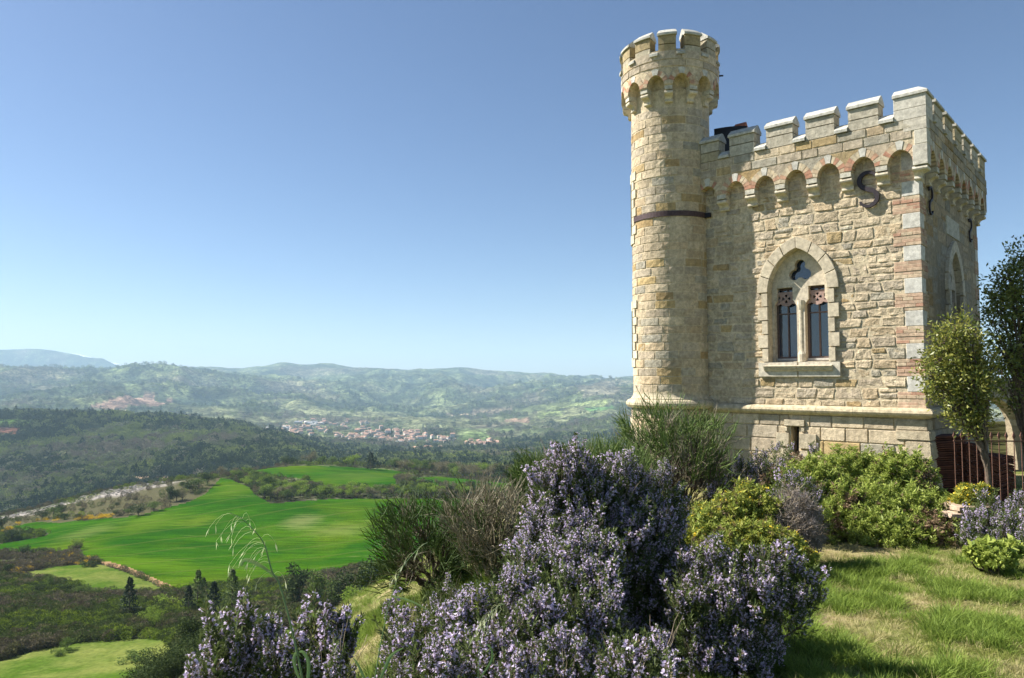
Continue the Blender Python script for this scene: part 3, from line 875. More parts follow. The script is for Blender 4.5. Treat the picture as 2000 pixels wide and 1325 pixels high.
# far corner of the side wall, only its flank shows
z = 3.054
while z > MZ1 + 0.02:
    zb = max(z - 0.287, MZ1)
    for c_ in range(5):
        hz = (z - zb) / 5
        box_piece('far_corner_brick', LB - 0.40, LB + 0.018, -0.016, 0.1, zb + c_ * hz + .003, zb + (c_ + 1) * hz - .003, M['brick'], quoin, tuple(v * 0.8 for v in brickcol()), 0.003)  # darker brick colour carries the shade of this flank
    z = zb
    if z > MZ1 + 0.02:
        zb = z - 0.261
        box_piece('far_corner_stone', LB - 0.25, LB + 0.016, -0.014, 0.1, zb + .003, z - .003, M['smooth'], quoin, WHITE)
        z = zb

# ---- gothic windows
def gothic_window(mp, ax, name, label=None, dep=-0.13):
    w = part_empty(name, tower, mp(ax, 0, 1.3))
    if label: w['label'] = label
    J = 0.006
    # jamb stones, long and short by turns
    zz = [0.296 + 0.262 * i for i in range(6)]
    for side in (-1, 1):
        for i in range(5):
            long_ = i % 2 == 1
            wo = WO if long_ else WO - 0.075
            q = sorted([side * WI, side * wo])
            z0, z1 = zz[i] + 0.003, (zz[i + 1] if i < 4 else SPR - 0.015) - 0.003
            V, F = slab_geo(rect(ax + q[0], ax + q[1], z0, z1), -0.30, 0.07, 0.0015, mp, 2, 2, 0.008, i + side)
            put('jamb_stone', V, F, M['smooth'], w, tint_(rnd, .93, 1.05, DRESS))
    # arch stones
    n = 4
    for side in (-1, 1):
        to = math.acos(CO / ROUT); ti = math.acos(CO / RIN)
        for i in range(n):
            f0, f1 = i / n, (i + 1) / n
            last = i == n - 1
            pts_o = []; pts_i = []
            for k in range(6):
                f = f0 + (f1 - f0) * k / 5
                f = min(max(f, f0 + 0.006), f1 - (0.0 if last else 0.006))
                t = to * f; pts_o.append((ax + side * (-CO + ROUT * math.cos(t)), SPR - 0.01 + ROUT * math.sin(t)))
                t = ti * f; pts_i.append((ax + side * (-CO + RIN * math.cos(t)), SPR - 0.01 + RIN * math.sin(t)))
            if last:
                pts_o[-1] = (ax + side * 0.003, pts_o[-1][1]); pts_i[-1] = (ax + side * 0.003, pts_i[-1][1])
            if i == 0:
                wo = ax + side * WO; pts_o[0] = (wo, SPR - 0.01)
            V, F = plate(pts_o + pts_i[::-1], [], -0.30, 0.072, mp)
            o = put('arch_stone', V, F, M['smooth'], w, tint_(rnd, .92, 1.05, DRESS))
            bm = bmesh.new(); bm.from_mesh(o.data); bmesh.ops.bevel(bm, geom=[e for e in bm.edges if e.calc_face_angle(0) > 0.9], offset=0.006, segments=1, affect='EDGES'); bm.to_mesh(o.data); bm.free()
    # hood: inner chamfer ring
    # tracery with trefoil and two shouldered lights
    def circ(cx_, cz_, r, t0, t1, k): return [(ax + cx_ + r * math.cos(t0 + (t1 - t0) * i / k), cz_ + r * math.sin(t0 + (t1 - t0) * i / k)) for i in range(k + 1)]
    tre = []; rl = 0.10; dl = 0.122; tc = 1.985
    for q_ in range(3):
        an = math.pi / 2 + q_ * 2 * math.pi / 3
        cx_, cz_ = dl * math.cos(an), tc + dl * math.sin(an)
        tre += circ(cx_, cz_, rl, an - 2.0, an + 2.0, 10)
    def light(side):
        a1, a2 = 0.075, 0.50
        pts = [(a1, 0.31), (a2, 0.31), (a2, 1.34), (a2 - 0.01, 1.38), (a2 - 0.035, 1.43), (a2 - 0.06, 1.46), (a2 - 0.06, 1.70), (a1 + 0.07, 1.70), (a1 + 0.07, 1.46), (a1 + 0.05, 1.43), (a1 + 0.015, 1.38), (a1, 1.34)]
        return [(ax + side * x, z_) for x, z_ in pts]
    V, F = plate(arch_pts(RIN - 0.003, 0.30, ax=ax, n=12), [tre, light(-1), light(1)], dep - 0.13, dep, mp)
    tr = put('tracery', V, F, M['smooth'], w, (0.62, 0.54, 0.41))
    # bevelled lip round the trefoil
    V, F = [], []
    for (r_, n_) in ((1.32, dep + 0.004), (1.16, dep - 0.03), (1.0, dep - 0.035)):
        for x, z_ in tre:
            V.append(mp(ax + (x - ax) * r_, n_, tc + (z_ - tc) * r_))
    k = len(tre)
    # mullion column
    V, F = [], []
    prof = [(0.075, 0.30), (0.075, 0.44), (0.06, 0.47), (0.045, 0.50), (0.045, 1.26), (0.06, 1.30), (0.075, 1.36), (0.075, 1.44)]
    for rr_, z_ in prof:
        for i in range(10):
            t = 2 * math.pi * i / 10
            V.append(mp(ax + rr_ * math.cos(t), dep - 0.02 + rr_ * 0.9 * math.sin(t), z_))
    for a_ in range(len(prof) - 1):
        for i in range(10): F.append((a_ * 10 + i, a_ * 10 + (i + 1) % 10, (a_ + 1) * 10 + (i + 1) % 10, (a_ + 1) * 10 + i))
    put('mullion', V, F, M['smooth'], w, (0.60, 0.53, 0.40), smooth=False)
    # sill: flat block with a moulded shelf
    for (s0, s1) in ((-WO - 0.002, -0.004), (0.004, WO + 0.002)):
        V, F = slab_geo(rect(ax + s0, ax + s1, SILL0, SILL1 - 0.004), -0.32, 0.075, 0.001, mp, 2, 2, 0.008)
        put('sill_stone', V, F, M['smooth'], w, tint_(rnd, .96, 1.05, (0.60, 0.55, 0.44)))
        prof = [(0.07, 0.235), (0.15, 0.228), (0.155, 0.215), (0.14, 0.20), (0.135, 0.175), (0.12, 0.165), (0.115, 0.14), (0.07, 0.12)]
        e = 0.62 * (1 if s1 > 0.1 else -1); tt = sorted([0.004 * (1 if e > 0 else -1), e])
        V, F = sweep(prof, lambda t, n_, z_: mp(ax + t, n_, z_), tt)
        put('sill_shelf', V, F, M['smooth'], w, (0.58, 0.51, 0.38))
    # casements, glazing and the sawn wooden boards
    for side in (-1, 1):
        c_ = ax + side * 0.2875; hw = 0.2125
        V, F = plate(rect(c_ - hw - 0.03, c_ + hw + 0.03, 0.31, 1.78), [rect(c_ - hw + 0.03, c_ - 0.012, 0.40, 1.20), rect(c_ + 0.012, c_ + hw - 0.03, 0.40, 1.20),
            rect(c_ - hw + 0.03, c_ - 0.012, 1.225, 1.66), rect(c_ + 0.012, c_ + hw - 0.03, 1.225, 1.66)], dep - 0.19, dep - 0.14, mp)
        cs = put('casement', V, F, M['wood'], w)
        for (s0, s1, z0, z1) in ((c_ - hw + 0.03, c_ - 0.012, 0.40, 1.20), (c_ + 0.012, c_ + hw - 0.03, 0.40, 1.20), (c_ - hw + 0.03, c_ - 0.012, 1.225, 1.66), (c_ + 0.012, c_ + hw - 0.03, 1.225, 1.66)):
            t_ = rnd.uniform(-0.002, 0.002)
            V = [mp(s0 - .004, dep - 0.168 + t_, z0 - .004), mp(s1 + .004, dep - 0.168 - t_, z0 - .004), mp(s1 + .004, dep - 0.165, z1 + .004), mp(s0 - .004, dep - 0.165, z1 + .004),
                 mp(s0 - .004, dep - 0.172, z0 - .004), mp(s1 + .004, dep - 0.172, z0 - .004), mp(s1 + .004, dep - 0.171, z1 + .004), mp(s0 - .004, dep - 0.171, z1 + .004)]
            put('pane', V, [(0, 1, 2, 3), (7, 6, 5, 4), (0, 4, 5, 1), (1, 5, 6, 2), (2, 6, 7, 3), (3, 7, 4, 0)], M['glass'], w)
        V, F = plate(rect(c_ - hw - 0.01, c_ + hw, 0.325, 0.365), [], dep - 0.14, dep - 0.08, mp)
        put('inner_sill', V, F, M['whitewood'], w)
        # board
        bw = 0.185; ob = [(-bw, 1.62), (-bw, 1.40), (-bw - 0.012, 1.37), (-bw + 0.05, 1.385), (-0.11, 1.40), (-0.07, 1.365), (0, 1.345), (0.07, 1.365), (0.11, 1.40), (bw - 0.05, 1.385), (bw + 0.012, 1.37), (bw, 1.40), (bw, 1.62)]
        holes = []
        for q_ in range(4):
            an = q_ * math.pi / 2
            ca, sa = math.cos(an), math.sin(an)
            tri = [(0.016, 0), (0.072, 0.034), (0.08, 0), (0.072, -0.034)]
            holes.append([(c_ + x * ca - y * sa, 1.495 + x * sa + y * ca) for x, y in tri])
        for hx in (-0.135, 0.135):
            holes.append([(c_ + hx + 0.022 * math.cos(t), 1.52 + 0.034 * math.sin(t)) for t in [i * math.pi / 4 for i in range(8)]])
            holes.append([(c_ + hx + 0.016 * math.cos(t), 1.445 + 0.016 * math.sin(t)) for t in [i * math.pi / 3 for i in range(6)]])
        V, F = plate([(c_ + x, z_) for x, z_ in ob], holes, dep - 0.075, dep - 0.055, mp)
        put('fretwork_board', V, F, M['fret'], w)
    # trefoil glass
    V = [mp(ax + s, n_, z_) for n_ in (dep - 0.15, dep - 0.155) for s, z_ in ((-0.24, 1.80), (0.24, 1.80), (0.24, 2.26), (-0.24, 2.26))]
    put('trefoil_pane', V, [(0, 1, 2, 3), (7, 6, 5, 4), (0, 4, 5, 1), (1, 5, 6, 2), (2, 6, 7, 3), (3, 7, 4, 0)], M['glass'], w)
    return w
gothic_window(m_front, A0, 'gothic_window')
gothic_window(m_side, 2.42, 'gothic_window', 'shaded gothic window', -0.05)

# plaque on the side wall
V, F = slab_geo(rect(1.90, 3.02, 2.68, 3.04), -0.02, 0.03, 0.001, m_side, 2, 2, 0.01)
put('stone_plaque', V, F, M['smooth'], tower, (0.50, 0.47, 0.38), label='pale carved plaque above the shaded window')

# ---- projecting crown: corbels, arches, parapet, merlons
PC = 0.18
PZ = 4.31
def corbel(mp, s, w=0.20, parent=None, thmap=None, base=0.0, zo=0.0):
    prof = [(-0.02, 3.300), (0.055, 3.300), (0.072, 3.315), (0.072, 3.335), (0.058, 3.352), (0.064, 3.375), (0.085, 3.405), (0.125, 3.425), (0.15, 3.428),
            (0.172, 3.437), (0.182, 3.46), (0.176, 3.487), (0.155, 3.503), (0.10, 3.506), (-0.02, 3.506)]
    sgs = [s - w / 2, s - w / 6, s + w / 6, s + w / 2]
    V, F = sweep([(base + n, z_ + zo) for n, z_ in prof], mp, sgs)
    put('corbel', V, F, M['smooth'], parent, tint_(rnd, .93, 1.06, (0.60, 0.53, 0.40)))
    w2 = w * 0.98
    V, F = slab_geo(rect(s - w2 / 2, s + w2 / 2, 3.512 + zo, 3.605 + zo), base - 0.02, base + PC + 0.006, 0.001, mp, 3, 2, 0.007)
    put('impost_block', V, F, M['smooth'], parent, tint_(rnd, .95, 1.06, (0.56, 0.53, 0.44)))

def niche_arch(c, hw, spring, rise, n=12):
    """slightly pointed arch outline from right foot over to left foot"""
    pts = []
    for i in range(n + 1):
        t = math.pi * i / n
        x = math.cos(t); y = math.sin(t)
        y = y * 0.93 + 0.07 * (1 - abs(x)) ** 1.0
        pts.append((c + hw * x, spring + rise * y))
    return pts

def crown_band(mp, centres, hw, s0, s1, parent, mat, name, colr, zo=0.0, n_in=0.0, ks=1.0):
    """slab with arches cut out of its lower edge"""
    lower = 3.60 + zo; top = PZ + zo
    outer = [(s0, top), (s0, lower)]
    for c in sorted(centres):
        a_ = niche_arch(c, hw, lower, 0.225 * 1.0)[::-1]
        a_ = [p for p in a_ if s0 < p[0] < s1]
        outer += a_
    outer += [(s1, lower), (s1, top)]
    return outer

_vc = [0]
def vcol():
    _vc[0] += 1
    return tint(rnd.choice(((0.46, 0.24, 0.16), (0.58, 0.48, 0.33), (0.50, 0.30, 0.20), (0.58, 0.49, 0.34), (0.55, 0.42, 0.28))), .92, 1.08)
def voussoirs(mp, c, hw, parent, base, zo=0.0, per=5, xs=1.0, wl=0.125, clip=None):
    """cream and red brick ring with a pale key"""
    sp = 3.60 + zo; n1 = base + PC + 0.008
    tot = 2 * per
    def ring(f, r):   # f 0..1 from right foot to left foot, r = distance outside the intrados
        t = math.pi * f
        x, y = math.cos(t), math.sin(t)
        yy = y * 0.93 + 0.07 * (1 - abs(x))
        return (c + (hw * x) + xs * r * x, sp + 0.225 * yy + r * (0.9 * y + 0.1 * (1 - abs(x))))
    fs = [i / tot * 0.435 for i in range(per)]
    seg = []
    a0, a1 = 0.02, 0.435
    for i in range(per):
        f0, f1 = a0 + (a1 - a0) * i / per, a0 + (a1 - a0) * (i + 1) / per
        seg.append((f0, f1, 'b')); seg.append((1 - f1, 1 - f0, 'b'))
    seg.append((a1, 1 - a1, 'k'))
    for f0, f1, kd in seg:
        g = 0.004
        w_ = wl + (0.02 if kd == 'k' else 0)
        q = [ring(f0 + g, 0.0), ring(f0 + g, w_), ring(f1 - g, w_), ring(f1 - g, 0.0)]
        if clip and not clip(sum(p[0] for p in q) / 4): continue
        if kd == 'k':
            mid0, mid1 = ring(0.5, 0.0), ring(0.5, w_ + 0.01)
            V, F = plate([q[0], q[1], mid1, q[2], q[3], mid0], [], base - 0.0, n1 + 0.006, mp)
            put('keystone', V, F, M['smooth'], parent, (0.58, 0.56, 0.49))
        else:
            V, F = plate(q, [], base + 0.0, n1 + rnd.uniform(-.003, .003), mp)
            put('arch_brick', V, F, M['brick'], parent, vcol())

def crown_stones(mp, parent, s0, s1, centres, hw, base, mat, r, name, lim=None, zo=0.0, wl=0.125, ang=1.0, colr=None):
    """stones of the band above the arches, in three courses, the lowest in the spandrels"""
    colr = colr or (lambda: pick(0.86, 0.07, r))
    n0, n1 = base + PC - 0.02, base + PC + 0.010
    z_a = 3.60 + 0.225 + wl + 0.03 + zo
    rows = [(z_a, z_a + 0.17), (z_a + 0.17, PZ + zo + 0.0)]
    for (z0, z1) in rows:
        s = s0
        while s < s1 - 0.02:
            e = s + r.uniform(0.28, 0.52) * ang
            if s1 - e < 0.2 * ang: e = s1
            g = 0.005 * ang
            stone(name, rect(s + g, e - g, z0 + .005, z1 - .005), n0, n1 + r.uniform(-.004, .006), 0.006, mp, mat, parent, colr(), 4, 3, 0.01)
            s = e
    cs = sorted(centres)
    for c1, c2 in zip(cs[:-1], cs[1:]):
        m_ = (c1 + c2) / 2; tw = (c2 - c1) / 2
        zb = 3.60 + zo + 0.10
        half_top = tw * 0.92
        V, F = plate([(m_, zb + 0.02), (m_ + tw * 0.42, z_a - 0.09), (m_ + half_top, z_a - 0.006), (m_, z_a - 0.006), (m_ - half_top, z_a - 0.006), (m_ - tw * 0.42, z_a - 0.09)], [], n0, n1 - 0.005, mp)
        put('spandrel_stone', V, F, mat, parent, colr())

def merlon(mp, s0, s1, parent, base, r, zo=0.0, ang=1.0, white_=False, colr=None, th=0.27, zt=4.70):
    """block of the battlement with its gabled coping; base = outer face"""
    n1 = base + 0.006; n0 = base - th
    colr = colr or (lambda: tint_(r, .9, 1.05, ((0.53, 0.49, 0.39) if r.random() < .7 else (0.50, 0.43, 0.28))))
    zc = 4.50 if r.random() < .5 else 4.53
    for z0, z1 in ((PZ + zo, zc + zo), (zc + zo, zt + zo)):
        V, F = slab_geo(rect(s0, s1, z0 + .003, z1 - .003), n0, n1, 0.004, mp, 4, 2, 0.006)
        put('merlon_block', V, F, M['ashlar'], parent, colr())
    prof = [(n0 - 0.03, zt), (n1 + 0.035, zt), (n1 + 0.035, zt + 0.045), (base - th * 0.42, zt + 0.165), (base - th * 0.62, zt + 0.165), (n0 - 0.03, zt + 0.06)]
    e = 0.015 * ang
    k = 6 if ang != 1.0 else 2
    V, F = sweep([(n, z_ + zo) for n, z_ in prof], mp, [s0 - e + (s1 - s0 + 2 * e) * i / (k - 1) for i in range(k)])
    o = put('coping_stone', V, F, M['coping'], parent, tint_(r, .95, 1.04, (0.50, 0.49, 0.43)))

def crenel(mp, s0, s1, parent, base, zo=0.0, ang=1.0, th=0.27):
    n1 = base + 0.006; n0 = base - th
    prof = [(n0 - 0.02, PZ + 0.01), (n1 + 0.045, PZ + 0.01), (n1 + 0.045, PZ + 0.06), (base - th * 0.35, PZ + 0.175), (base - th * .6, PZ + 0.175), (n0 - 0.02, PZ + 0.06)]
    k = 4 if ang != 1.0 else 2
    g = 0.003 * ang
    V, F = sweep([(n, z_ + zo) for n, z_ in prof], mp, [s0 + g + (s1 - s0 - 2 * g) * i / (k - 1) for i in range(k)])
    put('crenel_stone', V, F, M['coping'], parent, (0.50, 0.49, 0.43))

HW = 0.19
r3 = random.Random(3)
fc = [0.226 + 0.582 * k for k in range(7)]         # arch axes of the front
sc2 = [0.244 + 0.622 * k for k in range(8)]        # of the side
fcrown = part_empty('front_parapet', tower, m_front(1.7, PC, 4.0))
fcrown['label'] = 'sunlit front parapet on corbelled arches'
scrown = part_empty('side_parapet', tower, m_side(2.4, PC, 4.0))
scrown['label'] = 'shaded side parapet on corbelled arches'
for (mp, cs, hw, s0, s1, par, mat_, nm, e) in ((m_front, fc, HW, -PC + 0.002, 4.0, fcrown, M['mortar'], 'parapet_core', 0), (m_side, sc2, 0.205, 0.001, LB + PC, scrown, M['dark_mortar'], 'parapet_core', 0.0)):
    ol = crown_band(mp, cs, hw, s0, s1, par, mat_, nm, None)
    V, F = plate(ol, [], -0.004 if mp is m_front else 0.0, PC, mp)
    put(nm, V, F, mat_, par)
    V, F = plate(rect(s0, s1, 3.952, PZ), [], PC - 0.27, -0.005, mp)
    put('parapet_back', V, F, mat_, par)
for k in range(7):
    corbel(m_front, 0.226 + 0.291 + 0.582 * k, 0.20, fcrown)
    voussoirs(m_front, fc[k], HW, fcrown, 0.0, clip=lambda s: s < 3.95 and s > -0.1)
for k in range(8):
    corbel(m_side, 0.244 + 0.311 + 0.622 * k, 0.20, scrown)
    voussoirs(m_side, sc2[k], 0.205, scrown, 0.0, per=4)
# the corner corbel turns the corner
prof = [(0.0, 3.300), (0.055, 3.300), (0.072, 3.315), (0.072, 3.335), (0.058, 3.352), (0.064, 3.375), (0.085, 3.405), (0.125, 3.425), (0.172, 3.437), (0.182, 3.46), (0.176, 3.487), (0.155, 3.503), (0.0, 3.506)]
V, F = [], []
for pth in range(3):
    for n, z_ in prof:
        V.append(((-n, 0.045, z_), (-n, -n, z_), (0.045, -n, z_))[pth])
m_ = len(prof)
for a_ in range(2):
    for i in range(m_):
        j = (i + 1) % m_; F.append((a_ * m_ + i, a_ * m_ + j, (a_ + 1) * m_ + j, (a_ + 1) * m_ + i))
F.append(tuple(range(m_))); F.append(tuple(2 * m_ + i for i in reversed(range(m_))))
put('corner_corbel', V, F, M['smooth'], fcrown, (0.62, 0.57, 0.46))
def cornerbox(name, p, z0, z1, la, lb, color, par, mat=None):
    V = [(x, y, z_) for z_ in (z0, z1) for x, y in ((-p, -p), (lb, -p), (lb, 0.09), (0.09, 0.09), (0.09, la), (-p, la))]
    F = [(0, 5, 4, 3), (0, 3, 2, 1), (6, 9, 10, 11), (6, 7, 8, 9)] + [(i, (i + 1) % 6, (i + 1) % 6 + 6, i + 6) for i in range(6)]
    o = put(name, V, F, mat or M['smooth'], par, color)
    bm = bmesh.new(); bm.from_mesh(o.data); bmesh.ops.bevel(bm, geom=[e for e in bm.edges if e.calc_face_angle(0) > 0.5], offset=0.006, segments=1, affect='EDGES'); bm.to_mesh(o.data); bm.free()
    return o
cornerbox('corner_stone', PC + 0.012, 3.515, 3.86, 0.03, 0.03, (0.54, 0.51, 0.43), fcrown)
cornerbox('corner_stone', PC + 0.012, 3.864, 4.10, 0.0, 0.16, (0.56, 0.53, 0.44), fcrown)
cornerbox('corner_stone', PC + 0.012, 4.104, 4.305, 0.16, 0.0, (0.54, 0.50, 0.41), fcrown)
crown_stones(m_front, fcrown, 0.03, 3.96, fc, HW, 0.0, M['ashlar'], r3, 'parapet_stone')
crown_stones(m_side, scrown, 0.03, LB + PC, sc2, 0.205, 0.0, M['ashlar'], r3, 'parapet_stone', colr=lambda: tuple(v * .8 for v in pick(0.6, 0.3, r3)))  # shade put into the side parapet colours
for s0, s1 in ((0.535, 1.037), (1.263, 1.775), (2.0, 2.51), (2.735, 3.245), (3.465, 3.86)):
    merlon(m_front, s0, s1, fcrown, PC, r3)
for s0, s1 in ((0.30, 0.535), (1.037, 1.263), (1.775, 2.0), (2.51, 2.735), (3.245, 3.465)):
    crenel(m_front, s0, s1, fcrown, PC)
# corner merlon
for z0, z1 in ((4.308, 4.49), (4.493, 4.70)):
    cornerbox('merlon_block', PC + 0.012, z0, z1, 0.30, 0.25, tint_(rnd, .95, 1.04, (0.55, 0.52, 0.44)), fcrown)
def ccop(n0, n1, zt, la, lb):
    prof = [(n1 + 0.03, zt), (n1 + 0.03, zt + 0.045), (n1 - 0.13, zt + 0.165), (n1 - 0.19, zt + 0.165), (n0, zt + 0.06), (n0, zt)]
    V, F = [], []
    for pth in range(3):
        for n, z_ in prof: V.append(((-n, la, z_), (-n, -n, z_), (lb, -n, z_))[pth])
    m_ = len(prof)
    for a_ in range(2):
        for i in range(m_):
            j = (i + 1) % m_; F.append((a_ * m_ + i, a_ * m_ + j, (a_ + 1) * m_ + j, (a_ + 1) * m_ + i))
    F.append(tuple(range(m_))); F.append(tuple(2 * m_ + i for i in reversed(range(m_))))
    return V, F
V, F = ccop(-0.11, PC + 0.008, 4.703, 0.315, 0.265)
put('coping_stone', V, F, M['coping'], fcrown, (0.50, 0.49, 0.43))
gx = 0.39; pit = 0.805
for k in range(6):
    s0 = gx + pit * k; s1 = s0 + 0.64
    merlon(m_side, s0, min(s1, LB + PC), scrown, PC, r3)
    crenel(m_side, s0 - 0.155 if k else 0.25, s0, scrown, PC)
# parapets round the two hidden sides
rear = part_empty('rear_parapet', tower, (2.5, L, 4.2))
for k in range(7):
    V, F = plate(rect(0.9 + 0.6 * k, 1.3 + 0.6 * k, PZ, 4.75), [], -4.95, -4.7, m_side); put('rear_merlon', V, F, M['ashlar'], rear, (0.5, 0.45, 0.33))
V, F = plate(rect(0.8, LB + PC, 3.95, PZ), [], -4.95, -4.7, m_side); put('rear_parapet_wall', V, F, M['mortar'], rear)
V, F = plate(rect(-0.05, L, 3.95, PZ), [], -LB - PC, -LB + 0.05, m_front); put('far_parapet_wall', V, F, M['mortar'], rear)

# ---- moulding round the foot of the wall
mprof = [(-0.05, MZ0 + 0.02), (0.05, MZ0 + 0.02), (0.085, MZ0 + 0.035), (0.125, MZ0 + 0.07), (0.14, MZ0 + 0.105), (0.125, MZ0 + 0.145), (0.095, MZ0 + 0.172), (0.04, MZ0 + 0.19), (-0.05, MZ0 + 0.19)]
plinth = part_empty('plinth_moulding', tower, (0, 1.5, -0.6))
cuts = [0.0, 1.10, 1.72, 2.33, 2.92, 3.42, 4.2]
for i, (a_, b_) in enumerate(zip(cuts[:-1], cuts[1:])):
    if i == 0:
        V, F = [], []
        for (fx) in range(3):
            for n, z_ in mprof: V.append(((-n, b_ - 0.004, z_), (-n, -n, z_), (0.8, -n, z_))[fx])
        m_ = len(mprof)
        for s_ in range(2):
            for q_ in range(m_):
                j = (q_ + 1) % m_; F.append((s_ * m_ + q_, s_ * m_ + j, (s_ + 1) * m_ + j, (s_ + 1) * m_ + q_))
        F.append(tuple(range(m_))); F.append(tuple(2 * m_ + q_ for q_ in reversed(range(m_))))
    else:
        V, F = sweep(mprof, m_front, [a_ + 0.002, b_ - 0.002])
    put('moulding_stone', V, F, M['ashlar'], plinth, tint_(rnd, .95, 1.05, (0.60, 0.51, 0.34)))
for a_, b_ in ((0.8, 1.7), (1.7, 2.6), (2.6, 3.5), (3.5, LB + 0.13)):
    V, F = sweep(mprof, m_side, [a_ + 0.004, b_ - 0.004])
    put('moulding_stone', V, F, M['ashlar'], plinth, (0.50, 0.44, 0.31))  # darker stone tone paints in the shade of the side

# ---- battered base below the moulding
base = part_empty('battered_base', tower, (0, 1.5, -1.5))
def bat(z): return 0.02 + 0.07 * max(0.0, (MZ0 - z)) + 0.015 * max(0.0, (MZ0 - z)) ** 2
def m_bf(s, n, z): return (-(n + bat(z)), s, z)
def m_bs(s, n, z): return (s, -(n + bat(z)), z)
for mp, s0, s1, hole in ((m_bf, 0.12, 4.4, True), (m_bs, -0.0, LB, False)):
    zs = [MZ0 + 0.02, -0.88, -1.12, -1.38, -1.64, -1.92, -2.25, -2.7]
    # core
    V, F = [], []
    segs = [(s0, s1)]
    if hole: segs = [(s0, 2.055), (2.205, s1)]
    for a_, b_ in segs:
        o_ = len(V)
        for z_ in zs:
            V += [mp(a_, -0.01, z_), mp(b_, -0.01, z_), mp(b_, -0.5, z_), mp(a_, -0.5, z_)]
        for i in range(len(zs) - 1):
            for j in range(4): F.append((o_ + i * 4 + j, o_ + i * 4 + (j + 1) % 4, o_ + (i + 1) * 4 + (j + 1) % 4, o_ + (i + 1) * 4 + j))
        F.append((o_, o_ + 1, o_ + 2, o_ + 3)); F.append(tuple(o_ + (len(zs) - 1) * 4 + j for j in range(4)))
    if hole:   # above and below the slit, and its dark back
        for z0, z1, nn in ((MZ0 + .02, -0.89, -0.01), (-1.42, -2.7, -0.01), (-0.89, -1.42, -0.3)):
            o_ = len(V)
            V += [mp(2.055, nn, z0), mp(2.205, nn, z0), mp(2.205, nn, z1), mp(2.055, nn, z1)]; V += [mp(2.055, -0.5, z0), mp(2.205, -0.5, z0), mp(2.205, -0.5, z1), mp(2.055, -0.5, z1)]
            F += [(o_, o_ + 1, o_ + 2, o_ + 3), (o_ + 4, o_ + 7, o_ + 6, o_ + 5)] + [(o_ + i, o_ + 4 + i, o_ + 4 + (i + 1) % 4, o_ + (i + 1) % 4) for i in range(4)]
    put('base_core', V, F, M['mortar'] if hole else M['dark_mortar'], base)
    rb = random.Random(9 if hole else 10)
    for i in range(len(zs) - 1):
        z1, z0 = zs[i], zs[i + 1]
        s = s0 + 0.005 + (0.32 if hole else 0.26) * (i % 2) * 0
        a_ = (0.30 if i % 2 else 0.46) if hole else (0.28 if i % 2 else 0.4)
        s = a_
        while s < s1 - 0.05:
            e = min(s1, s + rb.uniform(0.36, 0.62))
            if s1 - e < 0.2: e = s1
            pieces = [(s, e)]
            if hole and z0 < -0.8 and z1 > -1.45:
                pieces = []
                if s < 2.04: pieces.append((s, min(e, 2.03)))
                if e > 2.23: pieces.append((max(s, 2.23), e))
            for p0, p1 in pieces:
                if p1 - p0 < 0.05: continue
                stone('base_block', rect(p0 + .006, p1 - .006, z0 + .006, z1 - .006), -0.02, 0.012, 0.009, mp, M['ashlar'], base, tuple(v * (1 if hole else .85) for v in pick(0.85, 0.03, rb)), 4, 3, 0.012)  # blocks of the side darkened in colour to look shaded
            s = e
# raised corner blocks and the surround of the slit
for i, (z1, z0, la, lb) in enumerate(((-0.70, -0.87, .44, .3), (-0.872, -1.03, .44, .3), (-1.045, -1.33, .29, .4), (-1.345, -1.60, .46, .28), (-1.615, -1.90, .30, .4), (-1.91, -2.25, .46, .3), (-2.26, -2.7, .3, .4))):
    p0, p1 = bat(z0), bat(z1); up = 0.04 if i in (1, 2, 4) else 0.012
    V = []
    for z_, p in ((z0, p0 + up), (z1, p1 + up)):
        V += [(x, y, z_) for x, y in ((-p, -p), (lb, -p), (lb, 0.0), (0.1, 0.0), (0.1, la), (-p, la))]
    F = [(0, 5, 4, 3), (0, 3, 2, 1), (6, 9, 10, 11), (6, 7, 8, 9)] + [(k_, (k_ + 1) % 6, (k_ + 1) % 6 + 6, k_ + 6) for k_ in range(6)]
    o = put('base_quoin', V, F, M['ashlar'], base, tint_(rnd, .95, 1.03, (0.55, 0.47, 0.33)))
    bm = bmesh.new(); bm.from_mesh(o.data); bmesh.ops.bevel(bm, geom=[e for e in bm.edges if e.calc_face_angle(0) > 0.5], offset=0.015, segments=2, affect='EDGES'); bm.to_mesh(o.data); bm.free()
slit = part_empty('slit_window', tower, m_front(2.13, 0, -1.1))
for q_, up in ((rect(1.93, 2.33, -0.89, -0.75), 0.05), (rect(2.24, 2.33, -0.99, -0.895), 0.05), (rect(1.93, 2.02, -0.99, -0.895), 0.05), (rect(2.21, 2.48, -1.27, -0.995), 0.045), (rect(1.72, 2.05, -1.29, -0.995), 0.045), (rect(2.21, 2.40, -1.5, -1.28), 0.045), (rect(1.86, 2.05, -1.5, -1.30), 0.045)):
    stone('surround_stone', [(a_ , b_) for a_, b_ in q_], -0.25, up, 0.003, m_bf, M['ashlar'], slit, tint_(rnd, .95, 1.05, (0.57, 0.49, 0.35)), 3, 3, 0.018)
V, F = plate(rect(2.05, 2.21, -1.5, -0.89), [], -0.34, -0.30, m_bf)
put('slit_recess', V, F, M['room'], slit)  # dark plate put in for the shade inside the slit

# ================================================================ THE TURRET
turret = part_empty('round_turret', tower, (0, L, 2.5))
